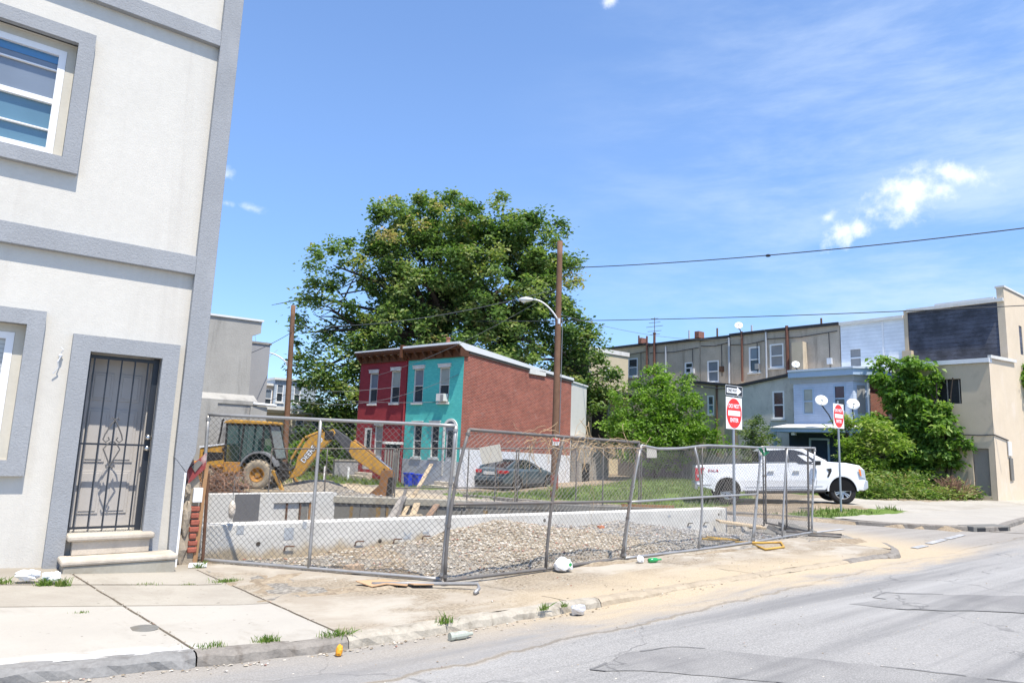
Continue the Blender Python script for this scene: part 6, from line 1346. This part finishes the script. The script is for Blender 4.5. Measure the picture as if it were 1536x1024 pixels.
# ================================================================ signs
def post_sign(label, base, z0, oneway, tilt):
    q = thing('traffic_sign', label, 'sign', base, 0, 'do not enter signs'); W2 = .325
    p = MB(); p.box(-.035,.035,.004,.01,0,z0+(1.0 if oneway else .84)); p.box(-.035,-.028,.01,.035,0,z0+.8); p.box(.028,.035,.01,.035,0,z0+.8); p.build('post', sign_post_m, q)
    zc = z0 + .37; h = .375
    pl = MB().box(-W2,W2,-.004,.002,zc-h,zc+h).build('sign_plate', sign_white, q, bevel=.003)
    MB().lathe([(0,0),(1,0)],(0,0,0),(0,-1,0),48).build('red_disc', sign_red, pl)
    d_ = pl.children[0]; 
    for v in d_.data.vertices: v.co = (v.co.x*W2*.94, -.0065, zc + v.co.z*h*.94)
    MB().box(-W2*.76,W2*.76,-.010,-.007,zc-.062,zc+.062).build('white_bar', sign_white, pl)
    text('DO NOT', 'lettering', sign_white, pl, .135, (0,-.008,zc+.165), (1,0,0), (0,-1,0), .001, sx=.82, v=(0,0,1), bold=.0035); text('ENTER', 'lettering', sign_white, pl, .135, (0,-.008,zc-.165), (1,0,0), (0,-1,0), .001, sx=.82, v=(0,0,1), bold=.0035)
    for z in (-.34,.34): MB().lathe([(0,-.004),(.014,-.003),(.014,0)],(0,-.006,zc+z),(0,1,0),8).build('bolt', chrome, pl)
    if oneway:
        zc = z0 + .905; o_ = MB().box(-.345,.355,-.004,.002,zc-.125,zc+.125).build('one_way_plate', sign_black, q, bevel=.003)
        MB().box(-.34,.35,-.0055,-.0045,zc+.112,zc+.12).build('border', sign_white, o_); MB().box(-.34,.35,-.0055,-.0045,zc-.12,zc-.112).build('border', sign_white, o_); MB().box(-.34,-.332,-.0055,-.0045,zc-.12,zc+.12).build('border', sign_white, o_); MB().box(.342,.35,-.0055,-.0045,zc-.12,zc+.12).build('border', sign_white, o_)
        b = MB(); b.add([(-.29,-.0065,zc-.06),(.13,-.0065,zc-.06),(.13,-.0065,zc-.105),(.31,-.0065,zc),(.13,-.0065,zc+.105),(.13,-.0065,zc+.06),(-.29,-.0065,zc+.06)],[tuple(range(7))]); b.build('arrow', sign_white, o_)
        text('ONE WAY', 'lettering', sign_black, o_, .105, (-.07,-.008,zc), (1,0,0), (0,-1,0), .001, sx=.78, v=(0,0,1), bold=.002)
    return q
post_sign('do not enter sign with a one way arrow plate above it, left one', (14.28,9.50,-.1), 2.29, True, 0)
post_sign('do not enter sign alone on its post, in front of the pickup hood', (21.0,10.29,-.02), 2.53, False, 0)
# storm drain, covers
q = thing('storm_drain', 'dark kerb inlet storm drain at the far street corner', 'drain', (20.8,6.45,0), math.atan2(-.35,1.4)); MB().box(-.75,.75,-.12,.3,-.12,.042).build('inlet_hood', concrete_dark, q, bevel=.02); MB().box(-.62,.62,-.128,-.11,-.11,-.0).build('opening', black_plastic, q)
tag(MB().lathe([(0,.0),(.10,.0),(.115,-.004),(.115,-.02)],(1.30,6.24,.065),(0,0,1),20).build('utility_cover', concrete_dark), 'small dark round utility cover in the pale slab', 'cover')
# litter
rg = random.Random(21)
def lump(name, label, cat, c_, rx, ry, rz, mt, jit=.18, n=14, m=9, seed=1):
    r_ = random.Random(seed); b = MB(); b.ball((0,0,0), rx, ry, rz, n, m); ph = [r_.uniform(0,6) for _ in range(6)]
    v2 = []
    for x, y, z in b.v:
        k = 1 + jit*MN.fractal((x/rx*1.3+ph[0], y/ry*1.3+ph[1], z/rz*1.3), 1, 2, 4); v2.append((c_[0]+x*k, c_[1]+y*k, c_[2]+max(-rz*.8, z*k)))
    b.v = v2; return tag(b.build(name, mt, smooth=False), label, cat)
bg_ = lump('printed_bag', 'white plastic bag with a green print lying by the fence bottom', 'bag', (6.36,6.80,.085), .115,.09,.09, trash_white, .55, seed=4)  # crumpled plastic bag with a print on it
MB().add([(6.38+.03*math.cos(a), 6.70, .10+.025*math.sin(a)) for a in [k*.785 for k in range(8)]],[tuple(range(8))]).build('green_print', green_glass, bg_)
tag(MB().lathe([(0,0),(.032,.0),(.034,.11),(.028,.15),(.012,.18),(.012,.23),(.014,.235),(0,.236)],(7.98,6.74,.035),(1,-.12,.02),12).build('glass_bottle', green_glass, smooth=True), 'green glass bottle lying by the fence', 'bottle')
lump('paper_cup', 'crumpled white cup beside the green bottle', 'cup', (7.86,6.80,.05), .06,.05,.055, trash_white, .3, 10, 6, 7)
lump('foil_wrapper', 'crumpled silver wrapper on the sandy kerb edge', 'wrapper', (5.14,5.27,-.035), .085,.06,.055, foil, .45, 12, 8, 9)
tag(MB().lathe([(0,0),(.034,.0),(.036,.03),(.03,.05),(.036,.09),(.034,.16),(.016,.20),(.016,.23),(0,.23)],(3.50,5.16,-.05),(1,-.05,.0),12).build('plastic_bottle', mat('clear_dirty_plastic',(.38,.40,.33),.2,.3,8,spec=.6)), 'dirty clear plastic bottle in the gutter by the weeds', 'bottle')
lump('orange_wrapper', 'bright orange wrapper in the weeds at the kerb joint', 'wrapper', (2.52,5.25,-.045), .03,.025,.045, orange_paper, .4, 10, 7, 3)
for i, (x, y, s, lb) in enumerate(((.66,8.34,.10,'left one of two white crumpled bags on the slab joint'),(.86,8.26,.085,'right one of two white crumpled bags on the slab joint'))): lump('plastic_bag', lb, 'bag', (x,y,.07+rise(x)), s,.075,.05, trash_white, .5, 14, 9, 30+i)
for lb, pl, zt in (('larger torn brown cardboard piece on the pavement by the fence foot', [(3.62,7.25),(3.98,7.28),(4.18,7.02),(4.05,6.86),(3.86,6.98),(3.70,7.02)], .03), ('smaller torn cardboard scrap touching the fence foot', [(4.1,7.0),(4.38,6.86),(4.3,6.7),(4.1,6.8)], .045)):
    b = MB(); n = len(pl); b.add([(x, y, zt+.03*fb(x, y, 4)-.01*d) for d in (0,1) for x, y in pl],[tuple(range(n)),tuple(range(n,2*n))]+[(i,(i+1)%n,(i+1)%n+n,i+n) for i in range(n)]); tag(b.build('cardboard', cardboard), lb, 'cardboard')
for x, y, s in ((9.05,7.62,.05),(4.05,8.05,.055),(3.55,8.2,.05)): pass
tag(MB().box(-.06,.06,-.03,.03,0,.04).build('broken_brick', mat('orange_brick',(.50,.16,.07),.9,.2)), 'small orange brick fragment on the gravel', 'brick').location = (8.9,8.6,.24)
tag(MB().prism([(3.78,7.93),(4.0,7.98),(4.02,7.86),(3.86,7.80)],'z',.02,.10).build('rubble_stone', mat('tan_rubble',(.50,.36,.24),.9,.2)), 'single tan stone under the fence bottom rail', 'stone')
tag(MB().prism([(2.30,9.02),(2.50,8.98),(2.52,9.06),(2.34,9.12)],'z',.01,.05).build('plaster_scrap', vinyl), 'scrap of white plaster at the foot of the broken corner', 'scrap')
tag(MB().beam((13.1,10.33,.34),(12.1,11.05,.34),.06,.06).build('timber', mat('rusty_brown_bar',(.28,.15,.07),.8,.3,6)), 'rusty brown bar lying on top of the dark pit wall near its right end', 'timber')  # a rusty bar on the wall top, not wood
q = thing('hanging_float', 'pale float hanging from a cord on the pit wall, left end', 'float', (2.95,9.70,.62)); MB().tube([(0,0,.45),(.0,0,.12)],.004,5).build('cord', cable_grey, q); MB().lathe([(0,-.13),(.03,-.12),(.045,-.05),(.045,.03),(.03,.09),(0,.12)],(0,0,0),(0,0,1),12).build('float', mat('dirty_white_float',(.62,.56,.48),.5,.2,10,stain=(.4,.24,.10),stain_amt=.8,ssc=8), q, smooth=True)
# broken slabs in the hole right of the foundation wall
for i, (x, y, a) in enumerate(((14.75,8.75,.4),(14.55,8.15,-.3),(14.95,8.35,1.2))):
    tag(MB().obox((x,y,-.12+.05*i),(math.cos(a),math.sin(a),.15),(-math.sin(a),math.cos(a),.1),(0,0,1),.38,.22,.05).build('broken_slab', concrete_dark, bevel=.015), ['lower grey broken slab in the hole at the fence corner','grey broken slab nearest the street at the fence corner','top grey broken slab in the hole at the fence corner'][i], 'slab')
tag(MB().obox((14.2,9.3,.02),(.8,-.5,-.1),(.5,.8,.1),(0,0,1),.55,.12,.02).build('plank', lumber), 'tan plank over the hole at the end of the long foundation wall', 'plank')
q = thing('green_strap', 'green strap tied round the fence top by the pickup cab', 'strap', (11.87,7.28,1.70)); b = MB(); [b.tube([(0+i*.012,-.03,.05),(.06,-.035,.0-i*.02),(.10+i*.02,-.03,-.04),(-.02,-.03,-.05-i*.02),(-.10-i*.03,-.03,.03)],.008,5) for i in range(4)]; b.build('strap', mat('green_webbing',(.02,.16,.08),.8,.2), q)

# ================================================================ vegetation
import array
def leaves(pts, l, w_, rng, up=.35, tint=None, droop=0.):
    """one small folded diamond leaf per point -> verts, faces, tints"""
    V, F, T = [], [], []
    for p in pts:
        x, y, z = p[:3]; tb = p[3] if len(p) > 3 else .5
        a = rng.uniform(0, 6.2832); tz = rng.uniform(-1, 1)*.7 - droop
        d = Vector((math.cos(a), math.sin(a), tz)).normalized()
        n = Vector((rng.gauss(0,.6), rng.gauss(0,.6), up+rng.random())).normalized(); s = d.cross(n)
        if s.length < .05: s = Vector((1,0,0))
        s.normalize(); k = rng.uniform(.65, 1.3); L, W = l*k, w_*k; c = Vector((x,y,z)); nn = s.cross(d)
        i = len(V); V += [c, c + d*L*.45 + s*W*.5 + nn*W*.12, c + d*L - Vector((0,0,L*.12)), c + d*L*.45 - s*W*.5 + nn*W*.12]
        F.append((i, i+1, i+2, i+3)); T.append(max(0, min(1, tb + rng.gauss(0,.13))))
    return V, F, T
def fast(name, V, F, attr, m, parent=None):
    me = bpy.data.meshes.new(name); me.from_pydata([tuple(v) for v in V], [], F); at = me.attributes.new('tint','FLOAT','FACE'); at.data.foreach_set('value', attr); me.materials.append(m)
    o = bpy.data.objects.new(name, me); COL.objects.link(o); o.parent = parent
    if parent is not None: o.matrix_parent_inverse = WM[parent.name].inverted()
    return o
def clump_pts(lobes, rng, nclump, per, cr, shell=.55, sp=.5, tv=.15):
    out = []; wts = [l[1]*l[2]*l[3] for l in lobes]; tot = sum(wts)
    for l, w in zip(lobes, wts):
        c, rx, ry, rz = Vector(l[0]), l[1], l[2], l[3]; N = max(4, int(nclump*(w/tot)))
        for _ in range(N):
            while True:
                q = Vector((rng.gauss(0,1), rng.gauss(0,1), rng.gauss(0,1)))
                if q.length > .01: break
            q.normalize(); q *= (shell + (1-shell)*rng.random()**.6)*(rng.uniform(1.0,1.32) if rng.random() < .16 else 1)
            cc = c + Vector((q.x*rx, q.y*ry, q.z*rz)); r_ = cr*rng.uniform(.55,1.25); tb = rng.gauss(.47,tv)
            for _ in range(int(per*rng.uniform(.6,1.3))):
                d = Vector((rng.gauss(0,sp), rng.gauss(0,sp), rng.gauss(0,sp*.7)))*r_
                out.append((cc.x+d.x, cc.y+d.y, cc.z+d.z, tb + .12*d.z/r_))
    return out
def limbs(base, targets, rng, r0, r1, parent, trunk_to=None, name='trunk', fork=.35, m=None):
    b = MB(); base = Vector(base); tt = Vector(trunk_to)
    b.tube([base, base.lerp(tt,.3)+Vector((rng.uniform(-.1,.1)*r0*4,0,0)), base.lerp(tt,.65), tt], [r0*1.25, r0, r0*.85, r0*.7], 12)
    for t_ in targets:
        t_ = Vector(t_); k = rng.uniform(fork, 1.); st = base.lerp(tt, k); md = st.lerp(t_, .5) + Vector((rng.uniform(-.06,.06), rng.uniform(-.06,.06), rng.uniform(.02,.12)))*(t_-st).length
        pts = [st, st.lerp(md,.55), md, md.lerp(t_,.5)+Vector((rng.uniform(-.3,.3),rng.uniform(-.3,.3),.1)), t_]; rr = r1*rng.uniform(.7,1.2)
        b.tube(pts, [rr, rr*.8, rr*.6, rr*.4, rr*.15], 7)
        for _ in range(4):
            j = rng.uniform(.35,.95); p = pts[2].lerp(pts[4], j); e = p + Vector((rng.gauss(0,1),rng.gauss(0,1),rng.gauss(.3,.6)))*(t_-st).length*.14; b.tube([p, p.lerp(e,.5)+Vector((0,0,.1)), e], [rr*.3, rr*.2, rr*.08], 5)
    o = b.build(name, m or bark, parent, world=True, smooth=True, fix=False); return o
CAMP = Vector((0,0,1.6)); FWD = Vector((math.cos(HEAD), math.sin(HEAD), 0)); RGT = Vector((math.sin(HEAD), -math.cos(HEAD), 0))
# big tree behind the coloured houses: lobes given as (right, height, depth) about its base, in metres
TB = Vector((24.6, 39.2, -.5))
def tl(r_, z, d=0.): return TB + RGT*r_ + FWD*d + Vector((0,0,z+.5))
rg = random.Random(17)
LB = [(tl(r_, z, d), w_, w_*1.1, w_*.92) for r_, z, w_, d in [(-2.8,16.3,2.6,0),(-0.3,16.9,2.7,.5),(2.8,16.3,2.9,0),(6.1,15.2,2.8,0),(7.8,13.0,2.2,0),(-4.6,13.0,2.0,-.5),(-7.4,13.2,1.8,-1),(-9.0,11.0,1.3,-1),(-6.9,10.6,1.6,-1),(-1.1,12.7,4.0,0),(3.5,12.4,4.1,0),(8.6,10.2,2.0,0),(9.5,7.4,2.0,-1),(6.4,8.3,3.6,0),(1.8,8.1,3.8,0),(-2.7,8.4,3.6,0),(-6.4,6.5,2.6,-1),(-8.2,5.8,1.4,-1),(-4.7,4.2,2.6,-1),(-7.1,3.6,2.0,-1),(10.8,5.4,1.6,-1),(9.1,4.7,2.2,-1),(-9.0,8.5,1.1,-1),(-6.8,1.6,2.2,-2)]]
BT = thing('big_tree', 'huge broad leafy tree towering behind the coloured houses', 'tree', TB)
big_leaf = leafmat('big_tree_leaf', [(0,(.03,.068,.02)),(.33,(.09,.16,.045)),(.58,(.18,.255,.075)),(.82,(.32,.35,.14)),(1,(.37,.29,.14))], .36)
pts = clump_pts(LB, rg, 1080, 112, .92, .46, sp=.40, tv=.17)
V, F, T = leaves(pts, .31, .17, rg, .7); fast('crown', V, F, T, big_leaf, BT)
limbs(TB, [l[0] for l in LB] + [tl(rg.uniform(-3,6), rg.uniform(10,14.5), rg.uniform(-2,2)) for _ in range(9)] + [tl(-7.0,11.5,-1),tl(-7.6,10.4,-1)], rg, .62, .26, BT, tl(.0,12.5,0), fork=.2)
ivy = leafmat('ivy_leaf', [(0,(.008,.02,.006)),(1,(.035,.06,.018))], .1); ip = []
for _ in range(2600):
    k = rg.random(); p = TB.lerp(tl(0,12.8,0), .25+.75*k); a = rg.uniform(0,6.28); q = .72 - .2*k; ip.append((p.x+q*math.cos(a), p.y+q*math.sin(a), p.z, .5))
V, F, T = leaves(ip, .25, .2, rg, .2); fast('ivy', V, F, T, ivy, BT)
def shrub(name, label, cat, base, lobes, ncl, per, cr, l, w_, m, seed, trunk_h, r0, group=None, shell=.35, droop=.0, up=.5):
    r_ = random.Random(seed); q = thing(name, label, cat, base, 0, group); p = clump_pts(lobes, r_, int(ncl*.8), per*1.3, cr*1.12, shell, sp=.40, tv=.19); V, F, T = leaves(p, l, w_, r_, up, droop=droop); fast('crown', V, F, T, m, q)
    limbs(base, [c for c, *_ in lobes]*2, r_, r0, r0*.6, q, Vector(base)+Vector((0,0,trunk_h)), fork=.1); return q
bright = leafmat('bright_green_leaf', [(0,(.06,.12,.018)),(.4,(.14,.25,.035)),(.7,(.22,.35,.06)),(1,(.33,.42,.12))], .45)
mid_ = leafmat('mid_green_leaf', [(0,(.05,.11,.02)),(.5,(.14,.26,.04)),(1,(.30,.40,.09))], .42)
palep = leafmat('pale_feathery_leaf', [(0,(.05,.09,.03)),(.5,(.14,.20,.07)),(1,(.30,.33,.15))], .35)
B0 = Vector((32.3,26.8,.0)); bl_ = lambda r_, z, d=0.: B0 + RGT*r_ + FWD*d + Vector((0,0,z))
shrub('bushy_tree', 'bright green bushy tree left of the one way sign', 'tree', B0, [(bl_(.3,4.9),1.9,1.9,1.7),(bl_(-1.2,3.6,-.5),2.0,1.9,1.6),(bl_(1.7,3.5,-.3),1.9,1.8,1.5),(bl_(-2.3,2.6,-.5),1.3,1.3,1.1),(bl_(2.7,2.5,-.5),1.3,1.3,1.1),(bl_(.2,2.6,-1.2),2.4,1.6,1.3),(bl_(-.4,5.9),1.0,1.0,.9),(bl_(2.3,5.0),.8,.8,.7),(bl_(-.5,1.3,-.6),2.9,1.6,.8)], 470, 46, .48, .20, .11, bright, 23, 2.4, .13, droop=.25)
B1 = Vector((32.5,20.2,.0)); b1_ = lambda r_, z, d=0.: B1 + RGT*r_ + FWD*d + Vector((0,0,z))
shrub('small_tree', 'small feathery pale green tree between the one way sign and the dark porch', 'tree', B1, [(b1_(-.2,3.0),.7,.7,.75),(b1_(.3,2.2),.95,.8,.7),(b1_(-.3,1.6),.9,.8,.6)], 110, 34, .32, .17, .07, palep, 5, 1.5, .05, droop=.1)
sumac = leafmat('sumac_leaf', [(0,(.09,.16,.02)),(.5,(.22,.33,.05)),(1,(.44,.44,.16))], .42)
B2 = Vector((31.9,14.3,.0)); b2_ = lambda r_, z, d=0.: B2 + RGT*r_ + FWD*d + Vector((0,0,z))
shrub('sumac_shrub', 'yellow green feathery shrub right of the blue house, left of the vines', 'shrub', B2, [(b2_(.1,3.0),.8,.8,.6),(b2_(.8,2.3,-.2),.9,.8,.5),(b2_(-.4,1.9,.2),.9,.8,.7),(b2_(.2,1.3,.2),1.0,.8,.5),(b2_(-.8,3.0,.5),.45,.5,.8)], 150, 34, .36, .26, .075, sumac, 6, 1.6, .06)
VB = Vector((35.6,13.6,.0)); q = thing('vine', 'thick green vine climbing over the low tan building', 'vine', VB); rg = random.Random(44); lob = []
for y, z, rx, ry, rz in ((14.6,5.6,.6,.9,.5),(13.7,6.2,.5,1.0,.35),(14.3,4.6,.8,1.0,.8),(13.4,4.4,.8,.9,.9),(12.7,4.0,.5,.45,.5),(14.2,3.2,.9,1.1,.9),(13.0,3.3,.8,.9,.7),(12.3,2.8,.6,.5,.5),(11.9,2.5,.4,.4,.3),(14.0,1.9,.9,1.1,.9),(12.9,2.0,.7,.8,.8),(12.3,1.5,.4,.4,.8),(13.2,5.5,.35,.6,.6),(15.0,6.3,.4,.4,.5)): lob.append((Vector((35.55,y,z)),rx,ry,rz))
V, F, T = leaves(clump_pts(lob, rg, 330, 56, .38, .45, sp=.40, tv=.2), .23, .15, rg, .35, droop=.45); fast('foliage', V, F, T, mid_, q)
b = MB()
for k in range(9):
    p = Vector((35.8, rg.uniform(12.2,14.6), -.1)); pts = [p]
    for i in range(7): pts.append(pts[-1] + Vector((rg.uniform(-.12,.08), rg.uniform(-.3,.3), .8)))
    b.tube(pts, .03, 5, caps=False)
b.build('stem', bark, q, world=True, fix=False)
q = thing('vine', 'dark green vine on the street side wall at the right picture edge', 'vine', (40.5,10.45,4)); V, F, T = leaves(clump_pts([(Vector((40.6,10.3,5.9)),.6,.25,.6),(Vector((41.2,10.3,4.8)),.7,.3,.9),(Vector((41.4,10.3,3.8)),.5,.3,.6)], rg, 90, 40, .28, .3), .22, .15, rg, .35, droop=.4); fast('foliage', V, F, T, mid_, q)
q = thing('porch_vine', 'yellow green vine on the fence at the right end of the dark porch', 'vine', (33.2,15.4,.3)); V, F, T = leaves(clump_pts([(Vector((33.0,15.2,1.4)),.4,.5,.9),(Vector((33.3,14.9,2.6)),.4,.4,.7),(Vector((34.6,15.3,3.2)),.5,.5,.9)], rg, 70, 36, .25, .3), .18, .12, rg, .4, droop=.3); fast('foliage', V, F, T, bright, q)
q = thing('dead_bush', 'dry brown bush at the left of the grey door', 'bush', (34.3,11.9,0)); b = MB()
for k in range(160):
    pts = [Vector((34.3+rg.gauss(0,.15),11.9+rg.gauss(0,.15),0))]; d = Vector((rg.gauss(0,.6),rg.gauss(0,.6),1)).normalized()
    for i in range(5): d = (d+Vector((rg.gauss(0,.35),rg.gauss(0,.35),rg.gauss(0,.2)))).normalized(); pts.append(pts[-1]+d*.22)
    b.tube(pts, .009, 3, caps=False)
b.build('branches', twig, q, world=True, fix=False)
q = thing('bare_tree', 'bare leafless treetop over the grey building', 'tree', (10,44,0)); b = MB()
for k in range(70):
    pts = [Vector((9.5+rg.uniform(-2.5,3),44,5))]; d = Vector((rg.gauss(0,.5),rg.gauss(0,.3),1)).normalized()
    for i in range(7): d = (d+Vector((rg.gauss(0,.3),rg.gauss(0,.2),rg.gauss(.05,.15)))).normalized(); pts.append(pts[-1]+d*rg.uniform(.4,.68))
    b.tube(pts, [.035,.03,.028,.024,.02,.016,.012,.008], 3, caps=False)
b.build('branches', twig, q, world=True, fix=False)
for x, y, r_, h, lb in ((12.2,38.6,1.3,1.6,'low green bush at the foot of the far utility pole'),(15.2,38.2,1.6,1.7,'low green bush behind the digger boom'),(18.6,37.6,1.5,1.9,'green bush left of the maroon house'),(22.5,44.5,2.2,2.6,'dark green bush behind the low bushes, under the big tree')):
    B_ = Vector((x,y,-.5)); shrub('bush', lb, 'bush', B_, [(B_+Vector((0,0,h*.5)),r_,r_*.8,h*.55),(B_+Vector((.6,.3,h*.7)),r_*.6,r_*.6,h*.4)], 90, 40, .38, .2, .12, mid_, int(x*10), .6, .05, 'bushes on the verge')
# undergrowth that reads as one mass
weed_m = leafmat('weed_leaf', [(0,(.07,.12,.025)),(.45,(.16,.25,.05)),(.7,(.30,.32,.11)),(1,(.46,.34,.18))], .4)
rg = random.Random(9); wp = []
for _ in range(330):
    x, y = rg.uniform(28.5,35.8), rg.uniform(11.2,16.5)
    if not inside((x,y), [(29,13.2),(33.5,11.7),(36.2,11.0),(36,16.5),(30,17.5)]): continue
    h = rg.uniform(.4,1.3) if y > 12.6 else rg.uniform(.2,.7); tb = rg.gauss(.45,.16)
    for _ in range(55): wp.append((x+rg.gauss(0,.22), y+rg.gauss(0,.22), h*rg.random()**.7, tb))
V, F, T = leaves(wp, .19, .07, rg, .3); tag(fast('weeds', V, F, T, weed_m), kind='stuff')
def blades(name, pts, h, w_, m, seed):
    r_ = random.Random(seed); V, F, T = [], [], []
    for x, y, z, k in pts:
        a = r_.uniform(0,6.28); lean = r_.gauss(0,.35); hh = h*k*r_.uniform(.4,1.2); c, s = math.cos(a), math.sin(a); i = len(V); ww = w_*(.6+.4*k)
        V += [(x-c*ww,y-s*ww,z-.01),(x+c*ww,y+s*ww,z-.01),(x-s*lean*hh+c*ww*.4,y+c*lean*hh+s*ww*.4,z+hh*.7),(x-s*lean*hh*1.7,y+c*lean*hh*1.7,z+hh)]; F += [(0+i,1+i,2+i,3+i)]; T.append(max(0,min(1,r_.gauss(.5,.2))))
    return tag(fast(name, V, F, T, m), kind='stuff')
grass_m = leafmat('grass_blade', [(0,(.06,.10,.02)),(.5,(.12,.19,.04)),(.8,(.20,.24,.07)),(1,(.36,.29,.14))], .25)
gp_ = []
while len(gp_) < 26000:
    x, y = rg.uniform(15,38), rg.uniform(9.5,32); jx, jy = x+.5*fb(x,y,1.2), y+.5*fb(y,x,1.2)
    if not any(inside((jx,jy), P) for P in GRASS) or fb(x,y,.6) < -.25: continue
    gp_.append((x, y, height(x,y), .6+.8*rg.random()))
blades('grass', gp_, .12, .014, grass_m, 2)
gp_ = []
while len(gp_) < 9000:
    x, y = rg.uniform(6,18), rg.uniform(29.5,37.5); jx, jy = x+.5*fb(x,y,1.2), y+.5*fb(y,x,1.2)
    if not any(inside((jx,jy), P) for P in GRASS[3:]): continue
    gp_.append((x, y, height(x,y), .6+.9*rg.random()))
blades('grass', gp_, .20, .02, grass_m, 3)
# weeds in the pavement joints and gutter: small tufts
def tuft(label, x, y, z, n, r_, h, seed, m=None):
    rr = random.Random(seed); b = [(x+rr.gauss(0,r_), y+rr.gauss(0,r_*.45), z, .6+.8*rr.random()) for _ in range(n)]; o = blades('weed_tuft', b, h, .004, m or bright_w, seed); del o['kind']; return tag(o, label, 'weed', 'weed tufts in the pavement')
bright_w = leafmat('weed_blade', [(0,(.05,.10,.015)),(.5,(.12,.22,.03)),(1,(.30,.30,.10))], .3)
for i, (x, y, n, r_, h, lb) in enumerate(((2.46,8.06,260,.09,.055,'low green weed on the slab joint near the fence'),(2.05,5.56,180,.06,.07,'green weed at the kerb edge in front of the pale slab'),(1.62,5.55,90,.07,.06,'thin weed at the kerb joint below the pale slab'),(2.62,5.5,160,.09,.08,'ragged weed round the orange wrapper'),(3.62,5.42,90,.05,.10,'brownish weed growing at the gutter bottle'),(4.75,5.36,60,.03,.08,'single small weed growing on the sandy kerb'),(5.03,5.36,50,.03,.07,'small dry weed beside the silver wrapper'),(.42,8.34,220,.08,.07,'leftmost green weed beside the white bags'),(.78,8.17,160,.035,.10,'bushy green weed in front of the white bags'),(.93,8.12,160,.035,.10,'bushy green weed at the right white bag'),(2.42,9.0,70,.03,.12,'upright weed at the foot of the wooden stake'),(.95,6.9,40,.04,.03,'tiny flat weed in the middle of the slab'),(1.65,8.08,60,.10,.03,'faint weed line in the joint before the door'),(2.05,8.0,50,.05,.03,'small weed in the joint between door and fence'),(.1,5.75,50,.07,.03,'dark flat weed at the white painted kerb end'))):
    tuft(lb, x, y, rise(x), n, r_*.8, h*.6, 100+i)
tuft('dark green bushy weed at the foot of the tall pole', 19.0, 20.4, -.5, 400, .18, .45, 77)
